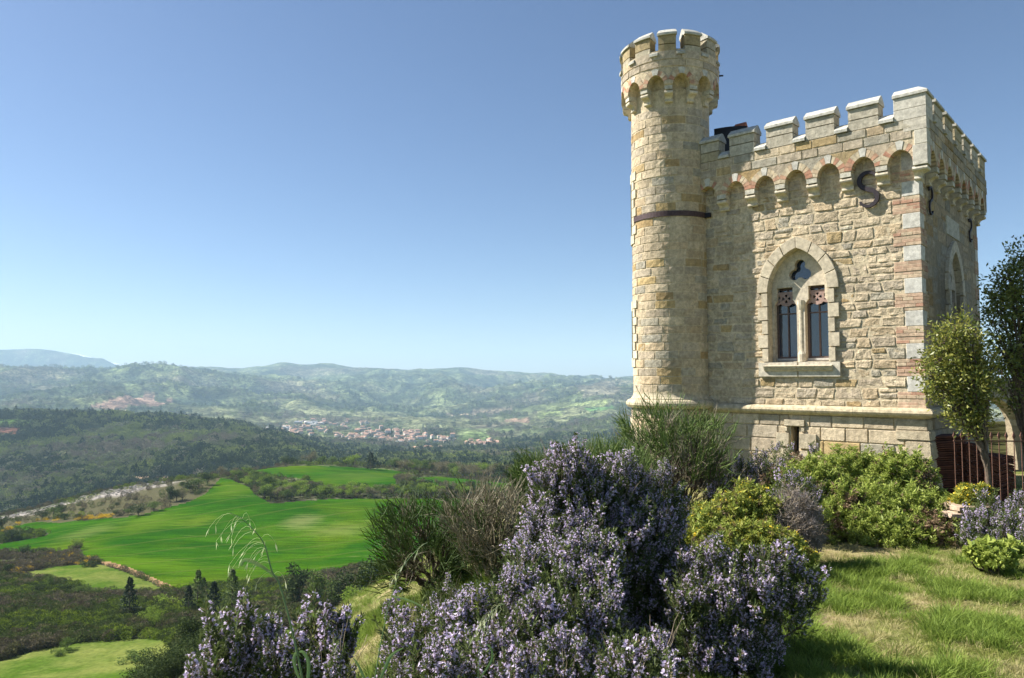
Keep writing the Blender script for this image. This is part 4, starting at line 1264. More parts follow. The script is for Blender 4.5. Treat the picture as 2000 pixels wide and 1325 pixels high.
# shaft, flare and base as one turned core
prof = [(0.0, -2.9), (0.99, -2.9), (0.92, -1.8), (0.85, -0.9), (0.83, -0.66), (0.83, -0.60), (TR + 0.003, -0.2), (TR + 0.003, 5.8), (0.5, 5.82), (0.0, 5.82)]
def lathe(prof, n=48):
    V, F = [], []
    for r_, z_ in prof:
        for i in range(n): V.append(m_cyl(2 * math.pi * i / n, r_, z_))
    for a_ in range(len(prof) - 1):
        for i in range(n): F.append((a_ * n + i, a_ * n + (i + 1) % n, (a_ + 1) * n + (i + 1) % n, (a_ + 1) * n + i))
    return V, F
V, F = lathe(prof[1:-1]); put('shaft_core', V, F, M['mortar'], turret, smooth=False)
D = math.radians
rt = random.Random(77)
def ring_blocks(zs, r_fn, parent, name, wl, wh, a0, a1, rough, colr, proud=0.006, mat=None):
    for i in range(len(zs) - 1):
        z0, z1 = zs[i], zs[i + 1]
        r_ = r_fn((z0 + z1) / 2)
        s = a0 - rt.uniform(0, 0.3)
        while s < a1:
            e = s + rt.uniform(wl, wh) / r_
            s_, e_ = max(s, a0), min(e, a1)
            if e_ - s_ > 0.06:
                g = 0.005 / r_
                b0, b1 = r_fn(z0), r_fn(z1)
                stone(name, rect(s_ + g, e_ - g, z0 + .005, z1 - .005), r_ - 0.02, r_ + proud + rt.uniform(0, .006), rough, m_cyl, mat or M['ashlar'], parent, colr(), 6, 3, 0.010)
            s = e
ct = lambda: pick(0.74, 0.11, rt)
zs = [-0.30 + (3.215 + 0.30) / 21 * i for i in range(22)]
ring_blocks(zs, lambda z_: TR, turret, 'turret_block', 0.30, 0.52, D(-100), D(63), 0.009, ct)
zs = [3.33 + (5.44 - 3.33) / 12 * i for i in range(13)]
ring_blocks(zs, lambda z_: TR, turret, 'turret_block', 0.30, 0.50, D(-100), D(72), 0.009, ct)
# flared foot and torus
fprof = [(TR - .02, -0.27), (TR + 0.006, -0.27), (TR + 0.012, -0.33), (TR + 0.03, -0.38), (TR + 0.06, -0.415), (TR + 0.06, -0.43), (TR - .02, -0.43)]
tprof = [(TR - .02, -0.432), (TR + 0.08, -0.432), (TR + 0.135, -0.455), (TR + 0.165, -0.50), (TR + 0.165, -0.545), (TR + 0.13, -0.59), (TR + 0.08, -0.61), (TR - .02, -0.61)]
for k in range(8):
    a_, b_ = D(-130 + 27 * k), D(-130 + 27 * (k + 1))
    if b_ > D(75): break
    for pr, nm in ((fprof, 'flare_stone'), (tprof, 'torus_stone')):
        V, F = sweep(pr, m_cyl, [a_ + 0.003 + (b_ - a_ - 0.006) * i / 6 for i in range(7)])
        put(nm, V, F, M['ashlar'], turret, tint_(rnd, .95, 1.05, (0.60, 0.52, 0.36)))
zs = [-2.35, -2.05, -1.75, -1.5, -1.25, -1.0, -0.8, -0.62]
def base_r(z_): return float(np.interp(z_, [-2.9, -1.8, -0.9, -0.66], [1.0, 0.93, 0.86, 0.84]))
ring_blocks(zs, base_r, turret, 'turret_base_block', 0.4, 0.65, D(-90), D(60), 0.008, lambda: pick(0.85, 0.05, rt), 0.012)
# iron hoop
V, F = sweep([(TR + 0.004, 3.22), (TR + 0.028, 3.22), (TR + 0.028, 3.325), (TR + 0.004, 3.325)], m_cyl, [D(-125 + 5 * i) for i in range(39)])
put('iron_hoop', V, F, M['band'], turret)
V, F = plate(rect(3.72, 3.95, 3.225, 3.315), [], 0.03, 0.09, m_front)
put('hoop_clamp', V, F, M['black'], turret)

# crown of the turret
zt_ = 2.215      # how much higher than the wall crown
tcrown = part_empty('turret_crown', tower, (0, L, 6.2))
# arch ring in angle units: scale lengths by 1/radius
def crown_arch_plate():
    hw = D(10.2); pitch_ = D(30)
    for k in range(12):
        c = D(15) + pitch_ * k - D(1)
        V, F = [], []
        n = 12
        lower, top = 3.60 + zt_, PZ + zt_
        arch = [(c + hw * math.cos(math.pi * i / n), lower + 0.225 * (0.93 * math.sin(math.pi * i / n) + 0.07 * (1 - abs(math.cos(math.pi * i / n))))) for i in range(n + 1)][::-1]
        bot = [(c - pitch_ / 2, lower)] + arch + [(c + pitch_ / 2, lower)]
        for (s, z_) in bot:
            V += [m_cyl(s, TR - 0.02, z_), m_cyl(s, TC, z_), m_cyl(s, TC, top), m_cyl(s, TC - 0.27, top), m_cyl(s, TC - 0.27, 5.8)]
        for i in range(len(bot) - 1):
            for j in range(5):
                F.append((i * 5 + j, i * 5 + (j + 1) % 5, (i + 1) * 5 + (j + 1) % 5, (i + 1) * 5 + j))
        put('crown_core', V, F, M['mortar'], tcrown, fix=True)
crown_arch_plate()
def m_cc(s, n, z): return m_cyl(s, TR + n, z)
cc = [D(14) + D(30) * k for k in range(12)]
for k in range(12):
    cor = D(-1) + D(30) * k
    corbel(m_cc, cor, 0.175, tcrown, zo=zt_)
def norm(a_): return (a_ + math.pi) % (2 * math.pi) - math.pi
for k in range(12):
    c = norm(cc[k])
    if abs(c) < D(115):
        # bricks
        hw = D(10.2); sp = 3.60 + zt_
        def ring(f, r):
            t = math.pi * f; x, y = math.cos(t), math.sin(t)
            return (c + hw * x + r * x / TC, sp + 0.225 * (y * 0.93 + 0.07 * (1 - abs(x))) + r * (0.9 * y + 0.1 * (1 - abs(x))))
        per = 4; a0, a1 = 0.02, 0.42
        sg = [(a0 + (a1 - a0) * i / per, a0 + (a1 - a0) * (i + 1) / per) for i in range(per)]
        for f0, f1 in sg + [(1 - y, 1 - x) for x, y in sg]:
            q = [ring(f0 + .004, 0), ring(f0 + .004, 0.10), ring(f1 - .004, 0.10), ring(f1 - .004, 0)]
            V, F = plate(q, [], 0.16, PC + 0.03, m_cc); put('arch_brick', V, F, M['brick'], tcrown, vcol())
        q = [ring(a1, 0), ring(a1, .115), ring(0.5, .125), ring(1 - a1, .115), ring(1 - a1, 0), ring(0.5, 0)]
        V, F = plate(q, [], 0.16, PC + 0.036, m_cc); put('keystone', V, F, M['smooth'], tcrown, (0.58, 0.56, 0.49))
        m2 = c + D(15); zz0 = sp + 0.10; z_a = sp + 0.225 + 0.13
        V, F = plate([(m2, zz0), (m2 + D(6), z_a - .07), (m2 + D(11), z_a), (m2, z_a), (m2 - D(11), z_a), (m2 - D(6), z_a - .07)], [], 0.16, PC + 0.022, m_cc)
        put('spandrel_stone', V, F, M['ashlar'], tcrown, pick(.8, .05, rt))
z_a = 3.60 + zt_ + 0.225 + 0.135
ring_blocks([z_a, z_a + 0.15, PZ + zt_ - 0.01], lambda z_: TC, tcrown, 'crown_block', 0.3, 0.6, D(-120), D(120), 0.006, lambda: pick(0.8, 0.08, rt), 0.012)
for k in range(12):
    c = norm(D(-2) + D(30) * k); h = D(10.3)
    merlon(m_cyl, c - h, c + h, tcrown, TC, rt, zo=zt_ - 0.10, ang=0.7, zt=4.71, colr=lambda: tint_(rt, .9, 1.05, ((0.50, 0.45, 0.33) if rt.random() < .6 else (0.44, 0.35, 0.19))))
    crenel(m_cyl, c + h, c + D(30) - h, tcrown, TC, zo=zt_ - 0.12, ang=0.7)
# short spout on the right of the crown
def tube(p0, p1, r, n=8):
    p0, p1 = Vector(p0), Vector(p1); d = (p1 - p0).normalized()
    a_ = d.orthogonal().normalized(); b_ = d.cross(a_)
    V = [p + a_ * r * math.cos(2 * math.pi * i / n) + b_ * r * math.sin(2 * math.pi * i / n) for p in (p0, p1) for i in range(n)]
    F = [(i, (i + 1) % n, n + (i + 1) % n, n + i) for i in range(n)] + [tuple(range(n)), tuple(reversed(range(n, 2 * n)))]
    return V, F
V, F = tube(m_cyl(D(86), TC - 0.05, 6.28), m_cyl(D(86), TC + 0.10, 6.275), 0.018)
put('drain_spout', V, F, M['black'], tcrown)
# two loopholes on the valley side with toothed surrounds
for z0, z1, in ((0.22, 1.60), (2.78, 4.28)):
    lp = part_empty('loophole', turret, m_cyl(D(-78), TR, (z0 + z1) / 2))
    nst = 8
    for i in range(nst):
        a_, b_ = z0 + (z1 - z0) * i / nst, z0 + (z1 - z0) * (i + 1) / nst
        ext = D(17) if i % 2 else D(11)
        for sd in (-1, 1):
            q = sorted([D(-80) + sd * D(5.5), D(-80) + sd * (ext + D(4))])
            stone('loophole_stone', rect(q[0], q[1], a_ + .002, b_ - .002), TR - .02, TR + 0.032, 0.001, m_cyl, M['smooth'], lp, tint_(rnd, .96, 1.04, (0.60, 0.54, 0.40)), 3, 2, 0.006)
    for a_, b_ in ((z0, z0 + 0.2), (z1 - 0.22, z1)):
        stone('loophole_stone', rect(D(-86), D(-74), a_ + .004, b_ - .002), TR - .02, TR + 0.036, 0.001, m_cyl, M['smooth'], lp, (0.60, 0.54, 0.40), 3, 2, 0.006)
    stone('loophole_dark_slab', rect(D(-85.5), D(-74.5), z0 + .2, z1 - .22), TR - .02, TR + 0.012, 0.0, m_cyl, M['room'], lp, (0.2, 0.18, 0.15), 2, 2, 0.004)  # dark slab on the shaft, painting in the shade of the opening

# ---- S shaped wall anchors
def s_anchor(mp, s, z, size, flip=1, thick=1.0):
    pts = []
    for i in range(13):
        t = D(20) + D(230) * i / 12; pts.append((0.46 * math.cos(t), 0.5 + 0.46 * math.sin(t)))
    for i in range(1, 13):
        t = D(70) - D(230) * i / 12; pts.append((0.46 * math.cos(t) * 1.0, -0.5 + 0.46 * math.sin(t)))
    path = [(s - flip * x * size * 0.62, z + y * size * 0.62) for x, y in pts]
    path = [(path[0][0] - flip * 0.05 * size * 2, path[0][1] + 0.05)] + path
    V, F = [], []
    n = len(path)
    for i, (x, y) in enumerate(path):
        x0, y0 = path[max(i - 1, 0)]; x1, y1 = path[min(i + 1, n - 1)]
        dx, dy = x1 - x0, y1 - y0; l_ = math.hypot(dx, dy) + 1e-9
        nx_, ny_ = -dy / l_, dx / l_
        w_ = thick * size * (0.036 + 0.040 * math.sin(math.pi * i / (n - 1)))
        for sg_, dp in ((1, 0.035), (-1, 0.035), (-1, 0.035 + 0.05 * thick), (1, 0.035 + 0.05 * thick)):
            V.append(mp(x + sg_ * nx_ * w_, dp, y + sg_ * ny_ * w_))
    for i in range(n - 1):
        for j in range(4): F.append((i * 4 + j, i * 4 + (j + 1) % 4, (i + 1) * 4 + (j + 1) % 4, (i + 1) * 4 + j))
    F.append((0, 1, 2, 3)); F.append(tuple((n - 1) * 4 + j for j in (3, 2, 1, 0)))
    return put('wall_anchor', V, F, M['iron'], tower)
s_anchor(m_front, 0.765, 3.27, 0.50)['label'] = 'black iron S-shaped wall anchor on the sunlit front'
s_anchor(m_side, 0.62, 3.06, 0.40, thick=0.6)
s_anchor(m_side, 4.02, 3.06, 0.40, thick=0.6)

# ---- dark metal hood and a red tile cap behind the parapet
hood = part_empty('metal_hood', tower, (0.9, 3.55, 4.6))
def to_local(p):
    dx, dy = p.x - WX, p.y - WY
    return Vector((dx * math.cos(D(48)) + dy * math.sin(D(48)), -dx * math.sin(D(48)) + dy * math.cos(D(48)), p.z))
hc = to_local(at(1427, 272, 15.3))
vd = Vector((hc.x - to_local(Vector((0, 0, 0))).x, hc.y - to_local(Vector((0, 0, 0))).y, 0)).normalized()
vs_ = Vector((vd.y, -vd.x, 0))
V = []; F = []
for d_ in (-0.18, 0.18):
    for k_ in range(9):
        u_ = -0.335 + 0.67 * k_ / 8
        p_ = Vector((hc.x, hc.y, 0)) + vd * (d_ + 0.25 * (u_ * u_)) + vs_ * u_
        V.append((p_.x, p_.y, 4.05)); V.append((p_.x, p_.y, hc.z + 0.20 + 0.015 * math.cos(u_ * 4)))
for d_ in range(2):
    for k_ in range(8):
        a_ = d_ * 18 + k_ * 2; F.append((a_, a_ + 2, a_ + 3, a_ + 1))
for k_ in range(8):
    F.append((k_ * 2 + 1, k_ * 2 + 3, 18 + k_ * 2 + 3, 18 + k_ * 2 + 1))
F += [(0, 1, 19, 18), (16, 17, 35, 34)]
put('hood_sheet', V, F, M['black'], hood, smooth=False)
tcp = to_local(at(1447, 262, 15.6))
V = [(tcp.x + x, tcp.y + y, tcp.z + z_) for x, y, z_ in ((-.10, -.13, 0.1), (.10, -.13, 0.1), (.10, .13, 0.1), (-.10, .13, 0.1), (0, -.13, 0.24), (0, .13, 0.24), (-.06, -.17, .1), (.06, -.17, .1))]
put('tile_cap', V[:6], [(0, 1, 4), (2, 3, 5), (1, 2, 5, 4), (3, 0, 4, 5), (0, 3, 2, 1)], M['terracotta'], hood)
V, F = tube((tcp.x, tcp.y, 4.05), (tcp.x, tcp.y, tcp.z + .1), 0.09); put('cap_post', V, F, M['black'], hood)
# ================================================================ SCATTER AND FOLIAGE TOOLS
def proto(name, V, F, mats, mi=None):
    me = npmesh(name, V, F, mats)
    if mi is not None: me.polygons.foreach_set('material_index', np.array(mi, dtype=np.int32))
    return bpy.data.objects.new(name, me)

def scatter(name, pos, rot, scl, idx, protos, parent=None):
    """many small pieces at points: geometry nodes instances of the given meshes"""
    pos = np.asarray(pos, dtype=np.float32)
    me = bpy.data.meshes.new(name)
    me.vertices.add(len(pos)); me.vertices.foreach_set('co', pos.ravel())
    for an, ty, dat in (('rot', 'FLOAT_VECTOR', np.asarray(rot, dtype=np.float32).ravel()), ('scl', 'FLOAT', np.asarray(scl, dtype=np.float32)), ('idx', 'INT', np.asarray(idx, dtype=np.int32))):
        a_ = me.attributes.new(an, ty, 'POINT')
        a_.data.foreach_set('vector' if ty == 'FLOAT_VECTOR' else 'value', dat)
    me.update()
    o = bpy.data.objects.new(name, me); COL.objects.link(o)
    if parent: o.parent = parent
    o['kind'] = 'stuff'
    ng = bpy.data.node_groups.new(name + '_scatter', 'GeometryNodeTree')
    ng.interface.new_socket('Geometry', in_out='INPUT', socket_type='NodeSocketGeometry')
    ng.interface.new_socket('Geometry', in_out='OUTPUT', socket_type='NodeSocketGeometry')
    gi, go = ng.nodes.new('NodeGroupInput'), ng.nodes.new('NodeGroupOutput')
    jn = ng.nodes.new('GeometryNodeJoinGeometry')
    def na(nm, ty):
        n = ng.nodes.new('GeometryNodeInputNamedAttribute'); n.data_type = ty; n.inputs['Name'].default_value = nm
        return n.outputs['Attribute']
    ra, sa, ia = na('rot', 'FLOAT_VECTOR'), na('scl', 'FLOAT'), na('idx', 'INT')
    for k, p in enumerate(protos):
        cmpn = ng.nodes.new('FunctionNodeCompare'); cmpn.data_type = 'INT'; cmpn.operation = 'EQUAL'
        ng.links.new(ia, cmpn.inputs[2]); cmpn.inputs[3].default_value = k
        ob = ng.nodes.new('GeometryNodeObjectInfo'); ob.inputs['Object'].default_value = p; ob.inputs['As Instance'].default_value = True
        ip = ng.nodes.new('GeometryNodeInstanceOnPoints')
        ng.links.new(gi.outputs[0], ip.inputs['Points']); ng.links.new(cmpn.outputs[0], ip.inputs['Selection'])
        ng.links.new(ob.outputs['Geometry'], ip.inputs['Instance'])
        ng.links.new(ra, ip.inputs['Rotation']); ng.links.new(sa, ip.inputs['Scale'])
        ng.links.new(ip.outputs[0], jn.inputs[0])
    ng.links.new(jn.outputs[0], go.inputs[0])
    md = o.modifiers.new('scatter', 'NODES'); md.node_group = ng
    return o

def dir_euler(d, spin):
    """euler angles turning +Z to each direction d (N,3), with a spin about it"""
    d = d / np.linalg.norm(d, axis=1, keepdims=True)
    th_ = np.arccos(np.clip(d[:, 2], -1, 1)); ph_ = np.arctan2(d[:, 1], d[:, 0])
    # Rz(ph) Ry(th) Rz(spin) -> xyz euler
    out_ = np.zeros_like(d)
    ca, sa = np.cos(ph_), np.sin(ph_); cb, sb = np.cos(th_), np.sin(th_); cc_, sc_ = np.cos(spin), np.sin(spin)
    r00 = ca * cb * cc_ - sa * sc_; r10 = sa * cb * cc_ + ca * sc_; r20 = -sb * cc_
    r21 = sb * sc_; r22 = cb
    out_[:, 0] = np.arctan2(r21, r22); out_[:, 1] = np.arcsin(np.clip(-r20, -1, 1)); out_[:, 2] = np.arctan2(r10, r00)
    return out_

def leaf_quads(P, Dv, ln, wd, g, fold=0.25):
    """diamond leaves: base P, pointing along Dv; ln, wd arrays or numbers"""
    n = len(P)
    Dv = Dv / np.linalg.norm(Dv, axis=1, keepdims=True)
    r_ = g.normal(size=(n, 3)); S_ = np.cross(Dv, r_); S_ /= np.linalg.norm(S_, axis=1, keepdims=True)
    Nn = np.cross(Dv, S_)
    ln = np.broadcast_to(np.asarray(ln, float), (n,))[:, None]; wd = np.broadcast_to(np.asarray(wd, float), (n,))[:, None]
    mid = P + Dv * ln * 0.5 + Nn * ln * fold * 0.3
    V = np.stack([P, mid + S_ * wd * 0.5, P + Dv * ln, mid - S_ * wd * 0.5], 1).reshape(-1, 3)
    F = np.arange(n * 4).reshape(n, 4)
    return V, F

def tubes(paths, radii, ns=3):
    """many thin tapering stems; paths (N,K,3), radii (N,K)"""
    Np, K, _ = paths.shape
    t = np.gradient(paths, axis=1); t /= np.linalg.norm(t, axis=2, keepdims=True) + 1e-9
    ref = np.where(np.abs(t[:, :, 2:3]) > 0.9, np.array([1.0, 0, 0]), np.array([0, 0, 1.0]))
    a_ = np.cross(t, ref); a_ /= np.linalg.norm(a_, axis=2, keepdims=True) + 1e-9
    b_ = np.cross(t, a_)
    an = np.arange(ns) * 2 * math.pi / ns
    ring = a_[:, :, None, :] * np.cos(an)[None, None, :, None] + b_[:, :, None, :] * np.sin(an)[None, None, :, None]
    V = paths[:, :, None, :] + ring * radii[:, :, None, None]
    idx = np.arange(Np * K * ns).reshape(Np, K, ns)
    nxt = np.roll(idx, -1, axis=2)
    F = np.stack([idx[:, :-1], nxt[:, :-1], nxt[:, 1:], idx[:, 1:]], -1).reshape(-1, 4)
    return V.reshape(-1, 3), F

# ---------------------------------------------------------------- materials of the plants
M['ros_leaf'] = leaf_mat('rosemary_leaf', (0.055, 0.088, 0.024), (0.16, 0.20, 0.062), 0.28, 0.6)
M['ros_flower'] = leaf_mat('rosemary_flower', (0.57, 0.47, 0.68), (0.86, 0.77, 0.92), 0.38, 0.7, 0.05)
M['ros_calyx'] = leaf_mat('rosemary_calyx', (0.19, 0.14, 0.10), (0.26, 0.20, 0.11), 0.2, 0.8)
M['broom_green'] = leaf_mat('broom_stem_green', (0.085, 0.150, 0.026), (0.20, 0.27, 0.075), 0.2, 0.6)
M['broom_dark'] = leaf_mat('broom_stem_dark', (0.045, 0.085, 0.020), (0.11, 0.165, 0.045), 0.2, 0.6)
M['broom_dry'] = leaf_mat('broom_stem_dry', (0.20, 0.17, 0.11), (0.33, 0.29, 0.20), 0.1, 0.7)
M['cis_leaf'] = leaf_mat('cistus_leaf', (0.18, 0.25, 0.045), (0.44, 0.50, 0.11), 0.4, 0.55)
M['cis_brown'] = leaf_mat('dead_leaf', (0.20, 0.13, 0.08), (0.28, 0.20, 0.12), 0.2, 0.8)
M['yel_leaf'] = leaf_mat('yellow_green_leaf', (0.17, 0.22, 0.042), (0.44, 0.44, 0.08), 0.38, 0.6)
M['yel_flower'] = leaf_mat('yellow_flower', (0.75, 0.50, 0.02), (0.80, 0.60, 0.05), 0.2, 0.7)
M['grey_leaf'] = leaf_mat('grey_dry_leaf', (0.22, 0.20, 0.18), (0.34, 0.30, 0.29), 0.2, 0.8)
M['grass'] = leaf_mat('grass_blade', (0.10, 0.165, 0.024), (0.29, 0.38, 0.075), 0.45, 0.5, 0.12)
M['grass_pale'] = leaf_mat('pale_grass_blade', (0.20, 0.24, 0.05), (0.34, 0.35, 0.11), 0.4, 0.6, 0.1)
M['grass_dry'] = leaf_mat('dry_grass_blade', (0.30, 0.28, 0.10), (0.46, 0.40, 0.20), 0.3, 0.7)
M['evergreen'] = leaf_mat('glossy_evergreen_leaf', (0.10, 0.14, 0.024), (0.32, 0.31, 0.07), 0.3, 0.42, 0.4)
M['evergreen2'] = leaf_mat('dark_glossy_leaf', (0.07, 0.11, 0.024), (0.25, 0.27, 0.07), 0.3, 0.42, 0.4)
M['oat'] = simple('oat_stem', (0.12, 0.20, 0.08), 0.5, 0, 0.2, 30)
M['oat_leaf'] = leaf_mat('oat_leaf', (0.16, 0.27, 0.10), (0.22, 0.32, 0.13), 0.3, 0.45)
M['oat_ear'] = leaf_mat('oat_spikelet', (0.50, 0.55, 0.32), (0.68, 0.70, 0.48), 0.5, 0.5)

# ---------------------------------------------------------------- small building pieces of the plants
def ros_sprig(name, bloom, g, ln=0.095):
    VV_, FF_, mi = [], [], []
    def add(V, F, m_):
        b_ = sum(len(v) for v in VV_); VV_.append(V); FF_.append(F + b_); mi.extend([m_] * len(F))
    n = 46
    h = g.uniform(0.0, ln, n); a_ = g.uniform(0, 2 * math.pi, n)
    P = np.stack([np.zeros(n), np.zeros(n), h], 1)
    up = 0.5 + 0.9 * h / ln
    Dv = np.stack([np.cos(a_), np.sin(a_), up], 1)
    add(*leaf_quads(P, Dv, g.uniform(0.016, 0.026, n), 0.0045, g), 0)
    if bloom:
        n = int(30 * bloom)
        h = g.uniform(0.02, ln * 0.97, n); a_ = g.uniform(0, 2 * math.pi, n)
        C_ = np.stack([np.cos(a_) * 0.010, np.sin(a_) * 0.010, h], 1)
        Dv = np.stack([np.cos(a_), np.sin(a_), np.full(n, 0.45)], 1)
        add(*leaf_quads(C_ * [0.3, 0.3, 1], Dv, 0.010, 0.006, g), 2)
        for q in range(3):
            D2 = Dv + g.normal(size=(n, 3)) * 0.75
            add(*leaf_quads(C_, D2, g.uniform(0.008, 0.013, n), g.uniform(0.005, 0.008, n), g, 0.5), 1)
    return proto(name, np.concatenate(VV_), np.concatenate(FF_), [M['ros_leaf'], M['ros_flower'], M['ros_calyx']], mi)
gg = np.random.default_rng(5)
P_ros = [ros_sprig('sprig_full_bloom', 1.0, gg), ros_sprig('sprig_bloom', 0.7, gg), ros_sprig('sprig_some_bloom', 0.3, gg), ros_sprig('sprig_leafy', 0, gg)]
def twig_proto(name, mat, g, n=6, ln=0.13):
    s = g.normal(size=(n, 3)) * [.006, .006, 0] ; d = g.normal(size=(n, 3)) * .35 + [0, 0, 1]
    t = np.linspace(0, 1, 5)[None, :, None]; p = s[:, None] + d[:, None] * t * ln + g.normal(size=(n, 5, 3)) * .004
    V, F = tubes(p, np.tile(np.linspace(.0016, .0006, 5), (n, 1)), 3)
    return proto(name, V, F, mat)
P_ros.append(twig_proto('sprig_dead', M['drytwig'], gg))
def whorl(name, n, ln, wd, mat, g, mat2=None, extra=0, height=0.05):
    h = g.uniform(0, height, n); a_ = g.uniform(0, 2 * math.pi, n)
    P = np.stack([np.zeros(n), np.zeros(n), h], 1)
    Dv = np.stack([np.cos(a_), np.sin(a_), g.uniform(0.1, 1.3, n)], 1)
    V, F = leaf_quads(P, Dv, g.uniform(ln * .7, ln * 1.2, n), wd, g)
    mi = [0] * len(F); mats = [mat]
    if mat2:
        P2 = np.stack([g.normal(size=extra) * .012, g.normal(size=extra) * .012, np.full(extra, height + .01)], 1)
        V2, F2 = leaf_quads(P2, g.normal(size=(extra, 3)) + [0, 0, .5], 0.016, 0.014, g)
        F = np.concatenate([F, F2 + len(V)]); V = np.concatenate([V, V2]); mi += [1] * len(F2); mats.append(mat2)
    return proto(name, V, F, mats, mi)
P_cis = [whorl('cistus_tip', 16, 0.042, 0.011, M['cis_leaf'], gg), whorl('cistus_tip_low', 12, 0.034, 0.010, M['cis_leaf'], gg), whorl('cistus_dead', 12, 0.034, 0.009, M['cis_brown'], gg)]
P_yel = [whorl('yellow_tip', 16, 0.045, 0.010, M['yel_leaf'], gg), whorl('yellow_tip_flower', 12, 0.038, 0.009, M['yel_leaf'], gg, M['yel_flower'], 5), whorl('green_tip', 14, 0.038, 0.010, M['cis_leaf'], gg), whorl('brown_tip', 12, 0.03, 0.007, M['cis_brown'], gg)]
P_gry = [whorl('grey_tip', 12, 0.035, 0.004, M['grey_leaf'], gg), whorl('grey_twig', 7, 0.07, 0.0035, M['drytwig'], gg)]
P_eup = [whorl('euphorbia_tip', 18, 0.05, 0.012, M['yel_leaf'], gg, M['yel_flower'], 4)]
P_herb = [whorl('herb_tip', 12, 0.05, 0.028, M['cis_leaf'], gg)]

def lobe_cloud(lobes, per_m2, g, depth=0.35, low=-0.75, la=0.18, lf=1.0, shrink=0.0):
    P, Dn = [], []
    for c, r_ in lobes:
        r_ = tuple(v - min(shrink, 0.4 * v) for v in r_)
        rx, ry, rz = r_
        area = 4 * math.pi * ((rx * ry) ** 1.6 / 3 + 2 * ((rx * rz) ** 1.6) / 3) ** (1 / 1.6)
        n = max(6, int(area * per_m2))
        d = g.normal(size=(n, 3)); d /= np.linalg.norm(d, axis=1, keepdims=True)
        d = d[d[:, 2] > low]
        k = 1 - depth * g.random(len(d)) ** 1.5
        lump = 1 + la * np.sin(d[:, 0] * 7 * lf + c[0] * 9) * np.sin(d[:, 1] * 6 * lf + c[1] * 7 + d[:, 2] * 5 * lf)
        P.append(np.array(c) + d * np.array(r_) * (k * lump)[:, None])
        nn = d / np.array(r_); Dn.append(nn / np.linalg.norm(nn, axis=1, keepdims=True))
    return np.concatenate(P), np.concatenate(Dn)

def px_lobes(specs):
    """(px, py of the top, half width px, distance, height m) -> ellipsoids"""
    r_ = []
    for (px, py, rp, Y, h) in specs:
        t = at(px, py, Y); r0 = rp / FPX * Y
        r_.append(((t.x, t.y, t.z - h / 2), (r0, r0 * 0.95, h / 2)))
    return r_

def gz(x, y): return float(ground(x, y)[0])

def stems(base, lobes, g, n_per=2, r0=0.014):
    """branches from the root to each lobe"""
    paths, rad_ = [], []
    for c, r_ in lobes:
        for _ in range(n_per):
            b_ = np.array(base) + np.append(g.normal(size=2) * 0.05, 0)
            e = np.array(c) + g.normal(size=3) * np.array(r_) * 0.4
            t = np.linspace(0, 1, 7)[:, None]
            mid = (b_ + e) / 2 + np.append(g.normal(size=2) * 0.08, -0.05)
            pth = (1 - t) ** 2 * b_ + 2 * t * (1 - t) * mid + t * t * e + g.normal(size=(7, 3)) * 0.012 * t
            paths.append(pth); rad_.append(np.linspace(r0, 0.003, 7))
    return tubes(np.array(paths), np.array(rad_), 5)

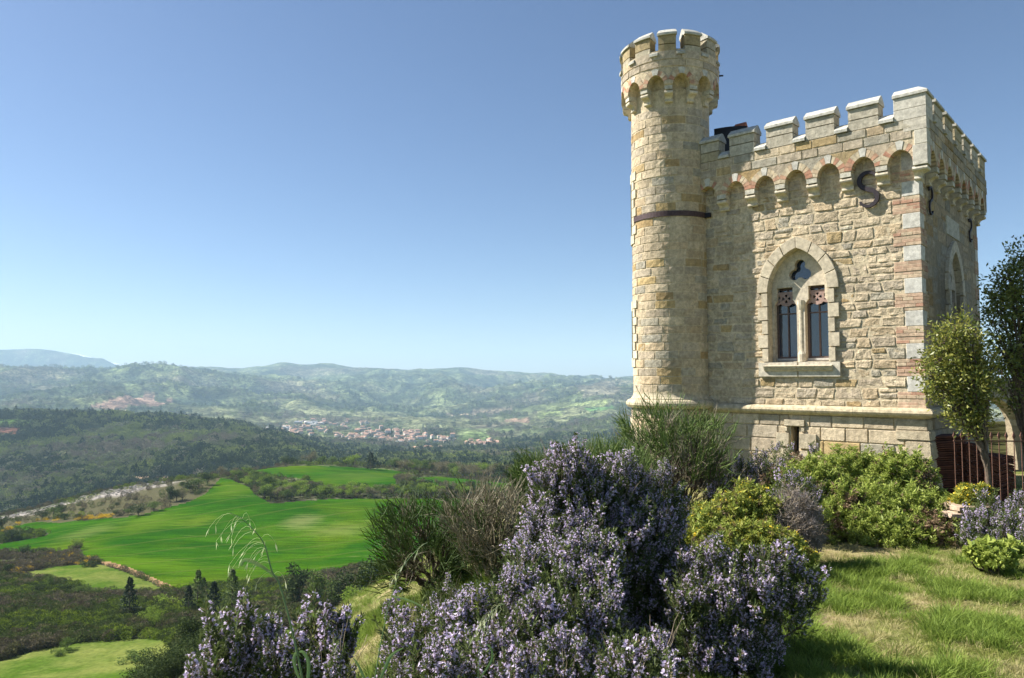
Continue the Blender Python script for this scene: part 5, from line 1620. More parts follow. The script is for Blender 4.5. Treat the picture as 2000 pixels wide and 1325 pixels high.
def shrub(name, label, cat, specs, protos, weights, per_m2, g, base=None, scale=(0.8, 1.25), up=0.6, group=None, branch_mat=None, depth=0.35, low=-0.75, top_heavy=None, foliage='foliage', nst=2, jitter=0.45, inner=0.0, la=0.18, lf=1.0, shrink=0.0):
    if protos is P_ros: per_m2 *= 1.7; up = min(.85, up + .12); la, lf, shrink = 0.34, 1.6, (0.045 if specs[0][3] < 6 else 0.06)
    if protos is P_cis or protos is P_yel or protos is P_gry: la, lf = 0.32, 1.5
    lobes = px_lobes(specs)
    if base is None:
        m_ = np.mean([c for c, _ in lobes], axis=0); base = (m_[0], m_[1])
    bz = gz(base[0], base[1])
    root = empty(name, (base[0], base[1], bz)); tag(root, label, cat, group)
    P, Dn = lobe_cloud(lobes, per_m2, g, depth, low, la, lf, shrink)
    keep = P[:, 2] > bz + 0.01
    P, Dn = P[keep], Dn[keep]
    # keep what lies well inside another lobe out (except a share that fills the middle)
    ins = np.zeros(len(P), bool)
    for c, r_ in lobes:
        q = (P - np.array(c)) / (np.array(r_) * 0.72)
        ins |= (q ** 2).sum(1) < 1
    keep = ~ins | (g.random(len(P)) < 0.25)
    P, Dn = P[keep], Dn[keep]; ins = ins[keep]
    dv = Dn * (1 - up) + np.array([0, 0, 1.0]) * up + g.normal(size=P.shape) * jitter * 0.5
    rot = dir_euler(dv, g.uniform(0, 6.28, len(P)))
    w = np.array(weights, float); w /= w.sum()
    idx = g.choice(len(w), size=len(P), p=w)
    if top_heavy is not None:     # the leafier pieces low down and on the inside
        low_ = (Dn[:, 2] < -0.25) | ins
        idx = np.where(low_ & (g.random(len(P)) < 0.6), top_heavy, idx)
    if protos is P_ros:
        pn = fbm(P[:, 0] * 7 + P[:, 1] * 3, P[:, 2] * 7, 3, 12)
        idx = np.where((pn < -0.28) & (g.random(len(P)) < .65), 3, idx); idx = np.where((pn > 0.3) & (g.random(len(P)) < .5), 2, idx)
    scl = g.uniform(scale[0], scale[1], len(P))
    scl = np.where(g.random(len(P)) < .07, scl * 1.6, scl)
    if protos is P_ros: idx = np.where(g.random(len(P)) < .035, 4, idx)
    if protos is P_cis:
        pn = fbm(P[:, 0] * 3.5, P[:, 2] * 3.5 + P[:, 1] * 2, 3, 19); idx = np.where((pn > 0.22) & (g.random(len(P)) < .7), 2, idx)
    origin = np.array([base[0], base[1], bz])
    scatter(foliage, P - origin, rot, scl, idx, protos, root)
    V, F = stems((0, 0, 0), [((c[0] - base[0], c[1] - base[1], c[2] - bz), r_) for c, r_ in lobes], g, nst)
    link('branches', npmesh('branches', V, F, branch_mat or M['bark']), root)
    return root
g1_ = np.random.default_rng(101)
RW = [0.42, 0.28, 0.16, 0.14]
# the rosemary in the foreground, bush by bush
shrub('rosemary_bush', 'tallest rosemary in full lilac bloom, standing in front of the turret foot', 'rosemary bush',
  [(1118,882,48,4.9,.50),(1072,915,40,4.9,.45),(1155,935,46,4.85,.5),(1062,985,42,4.8,.45),(1045,1010,30,4.75,.4),(1212,893,40,4.95,.45),(1188,950,42,4.9,.5),(1250,930,40,4.95,.5),(1295,915,34,5.0,.45),(1305,965,38,4.95,.5),(1270,985,50,4.85,.6),(1225,1000,55,4.8,.65),(1140,1010,55,4.7,.6),(1095,1030,50,4.65,.55),(1165,1080,60,4.7,.8),(1250,1090,62,4.8,.9),(1300,1050,45,4.9,.8),(1230,1180,70,4.8,1.0),(1310,1180,60,4.8,1.0)],
  P_ros, RW, 1500, g1_, base=(at(1230,1300,4.9).x, 4.9), scale=(0.75, 1.2), up=0.62, low=-0.9, top_heavy=3, foliage='flowering_sprigs')
shrub('rosemary_bush', 'lilac rosemary leaning out over the grass, right of the tallest bush', 'rosemary bush',
  [(1345,1085,34,4.6,.4),(1392,1072,40,4.55,.45),(1375,1120,36,4.45,.45),(1440,1092,40,4.5,.45),(1490,1080,36,4.5,.42),(1525,1092,34,4.5,.4),(1560,1108,30,4.5,.34),(1582,1128,24,4.5,.28),(1480,1130,48,4.4,.5),(1420,1150,50,4.4,.6),(1535,1145,40,4.42,.42),(1440,1210,60,4.4,.7),(1490,1230,44,4.4,.6),(1380,1230,60,4.4,.8),(1470,1290,46,4.3,.5),(1345,1155,45,4.4,.7)],
  P_ros, [.36, .3, .2, .14], 1500, g1_, base=(at(1400,1300,4.5).x, 4.5), up=0.6, low=-0.9, top_heavy=3, foliage='flowering_sprigs')
shrub('rosemary_bush', 'broad lilac rosemary in the middle foreground, left of the dark hollow', 'rosemary bush',
  [(1010,1065,30,4.2,.4),(1045,1080,36,4.1,.4),(1090,1062,38,4.2,.42),(1150,1058,34,4.2,.42),(1185,1065,30,4.25,.5),(1020,1120,46,3.9,.45),(1100,1125,52,3.9,.5),(1170,1110,44,4.0,.5),(970,1150,36,3.8,.4),(1050,1180,56,3.6,.5),(1130,1185,50,3.7,.5),(1180,1170,40,3.8,.45),(1000,1215,50,3.5,.45),(930,1165,34,3.7,.36),(890,1190,34,3.6,.36),(1090,1250,60,3.3,.5),(960,1260,56,3.3,.45),(1010,1290,60,3.2,.4)],
  P_ros, RW, 1500, g1_, base=(at(1060,1325,3.7).x, 3.7), up=0.6, low=-0.9, top_heavy=3, foliage='flowering_sprigs')
shrub('rosemary_bush', 'low lilac rosemary at the bottom edge, below the dark hollow', 'rosemary bush',
  [(1190,1262,34,3.3,.35),(1235,1248,36,3.3,.36),(1280,1258,30,3.3,.35),(1160,1290,36,3.2,.3),(1220,1290,50,3.2,.35),(1290,1290,30,3.2,.3)],
  P_ros, RW, 1700, g1_, base=(at(1225,1325,3.3).x, 3.3), up=0.6, top_heavy=3, foliage='flowering_sprigs')
shrub('rosemary_bush', 'small lilac rosemary beside the bare orange soil', 'rosemary bush',
  [(868,1145,26,5.6,.4),(845,1165,24,5.5,.4),(890,1160,26,5.6,.4),(870,1190,38,5.4,.4)],
  P_ros, [.3, .25, .2, .25], 1400, g1_, up=0.65, top_heavy=3, foliage='flowering_sprigs')
shrub('rosemary_bush', 'lilac rosemary behind the right-hand oat stalk', 'rosemary bush',
  [(768,1172,20,3.9,.4),(790,1205,30,3.7,.4),(830,1215,34,3.6,.4),(870,1225,34,3.5,.4),(800,1255,40,3.4,.4),(860,1270,46,3.2,.4),(905,1240,34,3.4,.4),(770,1290,36,3.2,.34)],
  P_ros, RW, 1500, g1_, up=0.62, top_heavy=3, foliage='flowering_sprigs')
shrub('rosemary_bush', 'upright lilac rosemary at the far left of the foreground', 'rosemary bush',
  [(482,1182,18,3.2,.42),(470,1215,26,3.2,.5),(440,1222,24,3.2,.45),(418,1235,22,3.15,.45),(495,1250,24,3.15,.5),(450,1265,34,3.1,.5),(418,1290,26,3.05,.45),(380,1310,30,3.0,.3)],
  P_ros, [.36, .26, .18, .2], 1500, g1_, base=(at(455,1325,3.15).x, 3.15), up=0.78, jitter=0.3, top_heavy=3, foliage='flowering_sprigs')
shrub('rosemary_bush', 'thin lilac rosemary spike just left of the tall oat stalk', 'rosemary bush',
  [(532,1218,13,3.2,.35),(535,1245,22,3.15,.4),(552,1262,22,3.1,.4),(525,1280,28,3.1,.4)],
  P_ros, [.3, .26, .22, .22], 1500, g1_, up=0.8, jitter=0.3, top_heavy=3, foliage='flowering_sprigs')
shrub('rosemary_bush', 'three-headed lilac rosemary just right of the tall oat stalk', 'rosemary bush',
  [(604,1202,13,3.4,.36),(640,1195,14,3.4,.4),(622,1215,20,3.35,.45),(664,1205,20,3.4,.42),(675,1222,20,3.4,.42),(640,1250,40,3.3,.5),(590,1250,24,3.25,.45),(600,1290,36,3.1,.4),(655,1290,36,3.1,.4)],
  P_ros, [.34, .26, .2, .2], 1500, g1_, up=0.75, jitter=0.3, top_heavy=3, foliage='flowering_sprigs')
# back rosemary by the tower foot
shrub('rosemary_bush', 'dark rosemary with lilac tips against the tower base under the slit window', 'rosemary bush',
  [(1420,915,26,9.6,.5),(1450,905,26,9.6,.5),(1485,885,26,9.8,.5),(1510,872,22,9.9,.5),(1545,874,16,9.9,.45),(1590,878,20,9.9,.45),(1410,950,36,9.4,.6),(1460,940,40,9.4,.7),(1385,965,26,9.3,.5),(1350,985,26,9.2,.4),(1510,910,36,9.6,.7)],
  P_ros, [.25, .2, .2, .35], 520, g1_, up=0.65, scale=(1.0, 1.5), top_heavy=3, foliage='flowering_sprigs')
shrub('rosemary_bush', 'lilac rosemary tuft rising out of the green shrubs behind the grey dead shrub', 'rosemary bush',
  [(1550,922,26,8.4,.5),(1572,940,28,8.3,.5),(1590,955,18,8.2,.5),(1525,935,20,8.4,.45)],
  P_ros, [.3, .25, .2, .25], 600, g1_, up=0.6, scale=(1.0, 1.4), top_heavy=3, foliage='flowering_sprigs')
shrub('rosemary_bush', 'pale lilac rosemary on the low wall in front of the iron railings', 'rosemary bush',
  [(1900,1000,26,8.1,.5),(1890,1030,24,8.0,.5),(1915,1030,30,7.9,.5),(1925,962,22,8.3,.45),(1905,985,20,8.2,.4),(1960,985,26,8.2,.5),(1990,965,26,8.3,.5),(2030,965,30,8.3,.5),(1935,1005,30,8.0,.45),(1980,1010,34,7.9,.5),(2030,1010,34,7.9,.5),(1960,1040,26,7.8,.35),(2000,1045,30,7.7,.35)],
  P_ros, [.3, .25, .2, .25], 620, g1_, up=0.6, scale=(1.0, 1.4), top_heavy=3, foliage='flowering_sprigs')
# green and yellow shrubs at the tower foot
shrub('cistus_shrub', 'light green cistus on the left of the two, under the tower wall', 'shrub',
  [(1590,905,50,9.2,.8),(1640,890,46,9.6,.8),(1690,892,40,9.7,.8),(1560,935,40,9.0,.7),(1640,950,60,8.9,.9),(1600,990,50,8.7,.7),(1700,940,44,9.2,.8),(1520,925,30,9.2,.6)],
  P_cis, [.62, .3, .08], 1500, g1_, up=0.45, scale=(0.9, 1.3))
shrub('cistus_shrub', 'light green cistus below the brick quoin, spilling towards the railings', 'shrub',
  [(1745,890,46,9.4,.8),(1790,905,36,9.3,.8),(1720,960,50,8.8,.8),(1780,965,50,8.7,.9),(1830,975,34,8.7,.8),(1690,1000,46,8.5,.6),(1850,1000,26,8.6,.6),(1810,1010,50,8.4,.6),(1745,1010,50,8.4,.6)],
  P_cis, [.62, .32, .06], 1500, g1_, up=0.45, scale=(0.9, 1.3))
shrub('cistus_shrub', 'yellow-green shrub with small yellow flowers behind the leaning rosemary', 'shrub',
  [(1380,1000,36,7.2,.5),(1420,975,38,7.4,.55),(1465,955,36,7.5,.6),(1490,975,34,7.4,.6),(1350,1030,28,7.0,.45),(1420,1030,50,7.0,.6),(1480,1030,46,7.0,.6),(1525,1050,34,6.9,.45),(1560,1075,26,6.8,.3),(1380,1060,40,6.8,.4)],
  P_yel, [.30, .07, .45, .18], 1900, g1_, up=0.5, scale=(0.85, 1.2))
shrub('dead_shrub', 'grey leafless shrub between the yellow shrub and the green cistus', 'shrub',
  [(1545,965,36,7.4,.55),(1575,985,26,7.4,.5),(1540,1000,40,7.3,.5),(1575,1020,22,7.2,.35)],
  P_gry, [.45, .55], 2600, g1_, up=0.45, scale=(0.8, 1.2), branch_mat=M['drytwig'], foliage='dry_twigs', nst=10)
shrub('euphorbia', 'small bright yellow shrub at the foot of the iron railings', 'shrub',
  [(1888,958,14,8.6,.28),(1905,966,14,8.6,.28),(1880,975,12,8.5,.25),(1920,955,8,8.6,.2)], P_eup, [1], 1800, g1_, up=0.6, scale=(0.9, 1.2))
shrub('low_herb', 'pale green leafy herb at the foot of the rosemary on the right', 'plant',
  [(1935,1062,26,7.0,.16),(1968,1062,22,7.0,.16),(1910,1072,18,7.0,.12),(1945,1078,30,6.9,.14)], P_herb, [1], 1300, g1_, up=0.5, scale=(0.7, 1.1), depth=0.6)

# ---------------------------------------------------------------- broom: fans of thin green wands
def broom(label, px, Y, top_pts, mat, n, g, wand=(0.35, 0.6), mat2=None, frac2=0.0, base_z=None, r_=0.0028, spread=0.5, name='broom_bush', trunkmat=None, flat=1.0, density_in=0.35, off=0.0):
    """top_pts: outline of the crown (px,py) left to right; wands end on it or inside it"""
    bx = (px - 1000) / FPX * Y; bz = gz(bx, Y) + off
    root = empty(name, (bx, Y, bz)); tag(root, label, 'broom bush')
    tips = np.array([at(x, y, Y) for x, y in top_pts]) - np.array([bx, Y, bz])
    # main limbs
    nl = 16
    lims, lr = [], []
    T_ = g.random(nl) * (len(tips) - 1); i0 = T_.astype(int); f = (T_ - i0)[:, None]
    tt = tips[i0] * (1 - f) + tips[np.minimum(i0 + 1, len(tips) - 1)] * f
    tt = tt * g.uniform(0.45, 0.75, nl)[:, None]; tt[:, 1] += g.normal(size=nl) * spread * 0.5
    for e in tt:
        t = np.linspace(0, 1, 8)[:, None]; mid = np.array([e[0] * 0.3, e[1] * 0.3, e[2] * 0.62])
        p = 2 * t * (1 - t) * mid + t * t * e; p[1:] += g.normal(size=(7, 3)) * 0.02
        lims.append(p); lr.append(np.linspace(0.022, 0.005, 8))
    V, F = tubes(np.array(lims), np.array(lr), 6)
    link('branches', npmesh('branches', V, F, trunkmat or M['bark']), root)
    def crown(n, dens):
        T_ = g.random(n) * (len(tips) - 1); i0 = T_.astype(int); f = (T_ - i0)[:, None]
        e = tips[i0] * (1 - f) + tips[np.minimum(i0 + 1, len(tips) - 1)] * f
        e = e * (1 - dens * g.random(n) ** 1.2)[:, None] * g.uniform(0.93, 1.06, n)[:, None]
        e[:, 1] += np.clip(g.normal(size=n), -1.7, 1.7) * spread
        e[:, 2] -= np.abs(e[:, 1]) ** 2 * 0.3
        return e
    def wands(n, mat, nm, dens, wl, rr, wild, bend_=0.05):
        # clumps of wands: several from each twig end
        nc = max(8, n // 9)
        hub = crown(nc, dens); hub = hub * g.uniform(.80, .95, nc)[:, None]
        k = g.integers(0, nc, n); s = hub[k] + g.normal(size=(n, 3)) * 0.03
        d = hub[k] / np.linalg.norm(hub[k], axis=1, keepdims=True)
        hd = g.normal(size=(nc, 3)) * wild * 0.6
        d = d + np.array([0, 0, 0.18]) + hd[k] + g.normal(size=(n, 3)) * wild; d /= np.linalg.norm(d, axis=1, keepdims=True)
        L_ = g.uniform(wl[0], wl[1], n)[:, None]
        e = s + d * L_
        bend = g.normal(size=(n, 3)) * bend_ * L_
        t = np.linspace(0, 1, 4)
        pth = s[:, None, :] + (e - s)[:, None, :] * t[None, :, None] + bend[:, None, :] * (t * (1 - t) * 4)[None, :, None]
        rad_ = rr * np.array([1.1, 1.1, 0.9, 0.4])[None, :] * g.uniform(0.8, 1.2, n)[:, None]
        V, F = tubes(pth, rad_, 3)
        o = link(nm, npmesh(nm, V, F, mat), root); o['kind'] = 'stuff'
        return hub
    hub = wands(int(n * (1 - frac2)), mat, 'wands', density_in, (wand[0] * .5, wand[1] * .55), r_, 0.38)
    if mat2: hub = np.concatenate([hub, wands(int(n * frac2), mat2, 'dry_wands', min(.9, density_in + .3), (wand[0] * .5, wand[1] * .6), r_ * .9, 0.45, .12)])
    # grey twigs joining limbs and wands
    nt_ = min(len(hub), 420); hb = hub[g.permutation(len(hub))[:nt_]]
    lt = tt[g.integers(0, len(tt), nt_)] * 0
    dd_ = ((hb[:, None, :] - tt[None]) ** 2).sum(2); nearest = tt[dd_.argmin(1)]
    t = np.linspace(0, 1, 5)[None, :, None]
    s0 = nearest * g.uniform(.45, .95, nt_)[:, None]
    pth = s0[:, None] + (hb - s0)[:, None] * t + g.normal(size=(nt_, 5, 3)) * 0.012 * np.sin(t * 3.14)
    V, F = tubes(pth, np.tile(np.linspace(.0055, .002, 5), (nt_, 1)), 4)
    o = link('twigs', npmesh('twigs', V, F, trunkmat or M['bark']), root); o['kind'] = 'stuff'
    return root
g2_ = np.random.default_rng(202)
broom('large broom with green wands on bare grey branches, hiding the turret foot', 1325, 9.6,
      [(1215,820),(1222,850),(1205,800),(1240,800),(1262,772),(1290,790),(1320,785),(1350,792),(1385,782),(1405,800),(1418,825),(1410,860),(1420,900)], M['broom_green'], 2300, g2_, (0.3, 0.55), M['broom_dry'], 0.2, spread=0.42, r_=0.0042, density_in=0.42)
broom('rounded dark green broom standing over the wheat field', 852, 7.2,
      [(722,1050),(735,1090),(728,1010),(745,985),(770,965),(800,962),(830,965),(862,975),(885,985),(905,1010),(910,1050),(905,1090)], M['broom_dark'], 2500, g2_, (0.25, 0.45), M['broom_dry'], 0.08, spread=0.38, r_=0.0032, density_in=0.6)
broom('grey half-dry broom between the dark green broom and the tall rosemary', 960, 6.6,
      [(862,985),(880,955),(905,945),(935,940),(965,948),(1000,950),(1025,965),(1040,1000),(1045,1040),(900,1060)], M['broom_dry'], 1900, g2_, (0.25, 0.5), M['broom_dark'], 0.35, spread=0.3, r_=0.0032, density_in=0.55, trunkmat=M['drytwig'])
broom('green broom behind the left shoulder of the tall rosemary', 1060, 9.0,
      [(1000,925),(1010,905),(1030,885),(1060,880),(1090,890),(1110,910),(1120,940)], M['broom_green'], 1500, g2_, (0.3, 0.5), M['broom_dark'], 0.3, spread=0.3, r_=0.0038)
broom('bright green broom just left of the large broom, behind the tall rosemary', 1190, 8.6,
      [(1120,890),(1140,872),(1165,862),(1190,858),(1215,862),(1240,872),(1262,890),(1280,915)], M['broom_green'], 1900, g2_, (0.3, 0.5), None, 0, spread=0.35, r_=0.0038)

# ---------------------------------------------------------------- wild oats
def poly_path(pts, Y, k=24):
    P = np.array([at(x, y, Y + dy) for x, y, dy in pts]); t = np.linspace(0, len(P) - 1, k)
    # smooth curve through the points
    outp = []
    for q in t:
        i = min(int(q), len(P) - 2); f = q - i
        p0, p1, p2, p3 = P[max(i - 1, 0)], P[i], P[i + 1], P[min(i + 2, len(P) - 1)]
        outp.append(0.5 * ((2 * p1) + (-p0 + p2) * f + (2 * p0 - 5 * p1 + 4 * p2 - p3) * f * f + (-p0 + 3 * p1 - 3 * p2 + p3) * f ** 3))
    return np.array(outp)
def ribbon(path, wmax, side, fold=0.0):
    n = len(path); t = np.gradient(path, axis=0); t /= np.linalg.norm(t, axis=1, keepdims=True)
    s = np.cross(t, np.array(side)); s /= np.linalg.norm(s, axis=1, keepdims=True) + 1e-9
    nn = np.cross(s, t)
    w = wmax * np.sin(np.linspace(0.25, math.pi, n)) ** 0.7
    V = np.concatenate([path + s * w[:, None] / 2, path + nn * w[:, None] * 0.18, path - s * w[:, None] / 2])
    F = [(i, i + 1, n + i + 1, n + i) for i in range(n - 1)] + [(n + i, n + i + 1, 2 * n + i + 1, 2 * n + i) for i in range(n - 1)]
    return V, np.array(F)
def oat(label, Y, stalk, panicle_at, leaves, g, r0=0.0028, nsp=46, arm=0.1, lean=-1):
    p = poly_path(stalk, Y, 40)
    bz = p[0]
    root = empty('wild_oat', tuple(p[0])); tag(root, label, 'oat stalk')
    V, F = tubes(p[None] - bz, np.linspace(r0, 0.0006, 40)[None], 6)
    link('stalk', npmesh('stalk', V, F, M['oat'], True), root)
    for pts, w in leaves:
        q = poly_path(pts, Y, 16)
        V, F = ribbon(q - bz, w, (0.2, 1, 0.3)); link('leaf', npmesh('leaf', V, F, M['oat_leaf'], True), root)
    arms, ar, sp, sd, sl = [], [], [], [], []
    i0 = int(panicle_at * 40)
    for k in range(nsp):
        i = g.integers(i0, 39)
        s = p[i] - bz
        far = arm * g.uniform(0.3, 1.0)
        dx = lean * abs(g.normal()) * 0.8 + g.normal() * 0.35
        d = np.array([dx, g.normal() * 0.6, 0.3]); d /= np.linalg.norm(d)
        t = np.linspace(0, 1, 5)[:, None]
        e = s + d * far
        pth = s + (e - s) * t + np.array([0, 0, -0.9 * far]) * t * t
        arms.append(pth); ar.append(np.full(5, 0.00035))
        dd = np.array([g.normal() * 0.25 + 0.25 * lean, g.normal() * 0.2, -1])
        for _ in range(2):
            sp.append(pth[-1]); sd.append(dd + g.normal(size=3) * 0.12); sl.append(g.uniform(0.018, 0.028))
    V, F = tubes(np.array(arms), np.array(ar), 3); link('panicle_threads', npmesh('panicle_threads', V, F, M['oat_ear']), root)['kind'] = 'stuff'
    V, F = leaf_quads(np.array(sp), np.array(sd), np.array(sl), 0.0023, g, 0.1)
    link('spikelets', npmesh('spikelets', V, F, M['oat_ear']), root)['kind'] = 'stuff'
g3_ = np.random.default_rng(33)
oat('tall green oat stalk bent over at the top, against the wheat field', 1.9, [(600,1400,0),(590,1325,0),(577,1260,0),(560,1190,0),(545,1140,0),(532,1118,0),(524,1090,0),(518,1068,0),(508,1050,0),(490,1030,0),(470,1012,0),(448,1002,0)], 0.42,
    [([(538,1128,0),(520,1112,0),(495,1098,0),(478,1094,0),(470,1108,0)], 0.012), ([(592,1340,0),(580,1315,0),(574,1290,0),(579,1275,0),(588,1283,0)], 0.009), ([(597,1360,0),(603,1300,0),(593,1275,0),(583,1274,0)], 0.011)], g3_, 0.0030, 26, 0.085)
oat('slimmer pale oat stalk leaning right, in front of the rosemary', 2.3, [(722,1400,0),(733,1320,0),(745,1250,0),(760,1180,0),(770,1150,0),(780,1120,0),(800,1090,0),(822,1068,0),(835,1060,0)], 0.62,
    [([(765,1165,0),(790,1170,0),(815,1180,0),(840,1195,0)], 0.007), ([(735,1345,0),(750,1310,0),(765,1280,0),(790,1265,0)], 0.010), ([(728,1350,0),(712,1325,0),(700,1300,0),(690,1285,0)], 0.009)], g3_, 0.0022, 8, 0.035)
oat('short drooping oat head in front of the broad rosemary', 2.4, [(930,1400,0),(934,1320,0),(938,1260,0),(945,1225,0),(958,1200,0),(972,1185,0),(985,1180,0)], 0.45, [([(934,1330,0),(960,1290,0),(958,1265,0),(945,1258,0)], 0.007)], g3_, 0.0016, 22, 0.04)

# ---------------------------------------------------------------- grass of the garden
def tuft(name, n, h, mat, g, spread=0.05, wd=0.004, lean=0.5):
    a_ = g.uniform(0, 6.28, n); r_ = g.random(n) ** 0.5 * spread
    P = np.stack([np.cos(a_) * r_, np.sin(a_) * r_, np.zeros(n) - 0.01], 1)
    out_ = np.stack([np.cos(a_), np.sin(a_), np.zeros(n)], 1) * g.uniform(0.1, 1, n)[:, None] * lean + g.normal(size=(n, 3)) * 0.2
    out_[:, 2] = 1
    H = g.uniform(h * .5, h * 1.15, n)[:, None]
    m1 = P + out_ * H * 0.55; tip = P + out_ * H + out_ * np.array([1, 1, 0]) * H * 0.45 - np.array([0, 0, 0.12]) * H
    s = np.cross(out_, np.array([0, 0, 1.0])) + g.normal(size=(n, 3)) * .3; s /= np.linalg.norm(s, axis=1, keepdims=True) + 1e-9
    w = wd / 2
    V = np.stack([P - s * w, P + s * w, m1 + s * w * .8, m1 - s * w * .8, tip, tip + s * 0.0003], 1).reshape(-1, 3)
    b_ = np.arange(n)[:, None] * 6
    F = np.concatenate([b_ + np.array([[0, 1, 2, 3]]), b_ + np.array([[3, 2, 5, 4]])])
    return proto(name, V, F, mat)
gt = np.random.default_rng(8)
P_gr = [tuft('tuft_tall', 60, 0.10, M['grass'], gt, 0.07, 0.0045, 0.8), tuft('tuft_mid', 50, 0.065, M['grass'], gt, 0.06, 0.004, 0.9), tuft('tuft_short', 44, 0.034, M['grass_pale'], gt, 0.06, 0.0035, 1.0), tuft('tuft_dry', 34, 0.05, M['grass_dry'], gt, 0.06, 0.003, 1.1), tuft('moss_tuft', 40, 0.022, M['grass_pale'], gt, 0.07, 0.0035, 1.2)]
def grass_field(name, n, yr, label=None):
    Yv = np.exp(gt.uniform(math.log(yr[0]), math.log(yr[1]), n * 3)); Xv = gt.uniform(-0.5, 0.86, n * 3) * (Yv + 0.5)
    k = (near_z(Xv, Yv) > -7.5)
    Xv, Yv = Xv[k][:n], Yv[k][:n]
    d1 = 1.25 * fbm(Xv * 3.4 + 3, Yv * 2.8, 3, 61); d2 = fbm(Xv * 0.7, Yv * 0.7, 3, 62)
    u_ = gt.random(len(Xv))
    idx = np.where(d1 + d2 * 0.5 > 0.23, np.where(u_ < 0.45, 0, 1), np.where(d1 + d2 * .5 > 0.04, np.where(u_ < .45, 2, np.where(u_ < .6, 1, 4)), np.where(u_ < 0.3, 3, np.where(u_ < .62, 4, 99))))
    k = idx != 99
    Xv, Yv, idx = Xv[k], Yv[k], idx[k]
    Zv = ground(Xv, Yv)
    n = len(Xv)
    dv = np.stack([gt.normal(size=n) * .15, gt.normal(size=n) * .15, np.ones(n)], 1)
    o = scatter(name, np.stack([Xv, Yv, Zv], 1), dir_euler(dv, gt.uniform(0, 6.28, n)), gt.uniform(0.7, 1.3, n), idx, P_gr)
    tag(o, label, 'grass')
grass_field('garden_grass', 36000, (2.6, 17), 'tufts of green grass and moss growing on the dry garden ground')
# ================================================================ THINGS BESIDE THE TOWER ON THE RIGHT
def world_put(name, V, F, mat, parent, origin, color=None, smooth=False):
    V = [Vector(v) - Vector(origin) for v in V]
    c = sum(V, Vector()) / len(V)
    me = npmesh(name, [v - c for v in V], [tuple(f) for f in F], mat, smooth); fixn(me)
    return link(name, me, parent, c, color)
def boxV(x0, x1, y0, y1, z0, z1):
    V = [(x0,y0,z0),(x1,y0,z0),(x1,y1,z0),(x0,y1,z0),(x0,y0,z1),(x1,y0,z1),(x1,y1,z1),(x0,y1,z1)]
    return V, [(0,3,2,1),(4,5,6,7),(0,1,5,4),(1,2,6,5),(2,3,7,6),(3,0,4,7)]
# iron railings with spear heads
FY = 10.9
o0 = at(1930, 1000, FY); fo = Vector((o0.x, FY, gz(o0.x, FY)))
rail = empty('iron_railings', fo); tag(rail, 'rusty iron railings with spear heads beside the shaded tower wall', 'railings')
zr = at(1890, 861, FY).z; zt2 = at(1890, 846, FY).z
x_first = at(1864, 860, FY).x
for k in range(15):
    x = x_first + 0.104 * k; y = FY - 0.01 * k
    r_ = 0.0075
    V, F = tube((x, y, fo.z - 0.1), (x, y, zr + 0.03), r_, 6)
    b = world_put('railing_bar', V, F, M['rust'], rail, fo)
    V = [(x + dx * 0.022, y + dy * 0.010, z_) for z_, s in ((zr + 0.03, .35), (zr + 0.075, 1.0), (zt2 + 0.03, 0.02)) for dx, dy in ((-s, -s), (s, -s), (s, s), (-s, s))]
    F = [(i * 4 + j, i * 4 + (j + 1) % 4, (i + 1) * 4 + (j + 1) % 4, (i + 1) * 4 + j) for i in range(2) for j in range(4)] + [(0, 3, 2, 1), (8, 9, 10, 11)]
    world_put('spear_head', V, F, M['rust'], rail, fo)
for zz_ in (zr, fo.z + 0.12):
    V, F = boxV(x_first - 0.02, x_first + 1.5, FY - 0.02, FY + 0.0, zz_ - 0.009, zz_ + 0.009)
    V = [(v[0], v[1] - (v[0] - x_first) * 0.0962, v[2]) for v in V]
    world_put('cross_rail', V, F, M['rust'], rail, fo)
# stacks of old roof tiles stored against the side wall
def tile_stack(label, px0, px1, py0, py1, Y, n, wavy, tilt, g, group='stacks of old roof tiles behind the railings'):
    p0, p1 = at(px0, py1, Y), at(px1, py0, Y)
    bz = gz((p0.x + p1.x) / 2, Y + .25)
    root = empty('tile_stack', ((p0.x + p1.x) / 2, Y + .25, bz)); tag(root, label, 'tile stack', group)
    w = p1.x - p0.x; top = p1.z
    h = (top - bz) / n
    me_c = {}
    for i in range(n):
        key = i % 3
        if key not in me_c:
            ns = 12; V, F = [], []
            for j in range(ns + 1):
                x = -w / 2 + w * j / ns; zz_ = wavy * math.sin(j / ns * 2 * math.pi * 1.5 + key * 0.12)
                for (y_, z_) in ((-0.22, zz_ - h * .36), (0.22, zz_ - h * .36), (0.22, zz_ + h * .36), (-0.22, zz_ + h * .36)): V.append((x, y_, z_))
            for j in range(ns):
                for q in range(4): F.append((j * 4 + q, j * 4 + (q + 1) % 4, (j + 1) * 4 + (q + 1) % 4, (j + 1) * 4 + q))
            F += [(0, 1, 2, 3), (ns * 4 + 3, ns * 4 + 2, ns * 4 + 1, ns * 4)]
            me = npmesh('tile', V, F, M['tile']); fixn(me); me_c[key] = me
        o = link('tile', me_c[key], root, (g.uniform(-.015, .015), g.uniform(-.02, .02), h * (i + .5)))
        o.rotation_euler = (0, tilt * (0.3 + 0.7 * i / n) + g.uniform(-.01, .01), g.uniform(-.03, .03))
rg = random.Random(4)
tile_stack('tall stack of flat dark red roof tiles against the shaded tower wall', 1829, 1890, 852, 985, 12.1, 30, 0.0, -0.05, rg)
tile_stack('narrow stack of wavy roof tiles between the flat stack and the tree trunk', 1893, 1922, 868, 985, 12.0, 32, 0.012, 0.02, rg)
tile_stack('low stack of wavy roof tiles right of the tree trunk', 1930, 1984, 892, 985, 11.9, 22, 0.022, 0.0, rg)
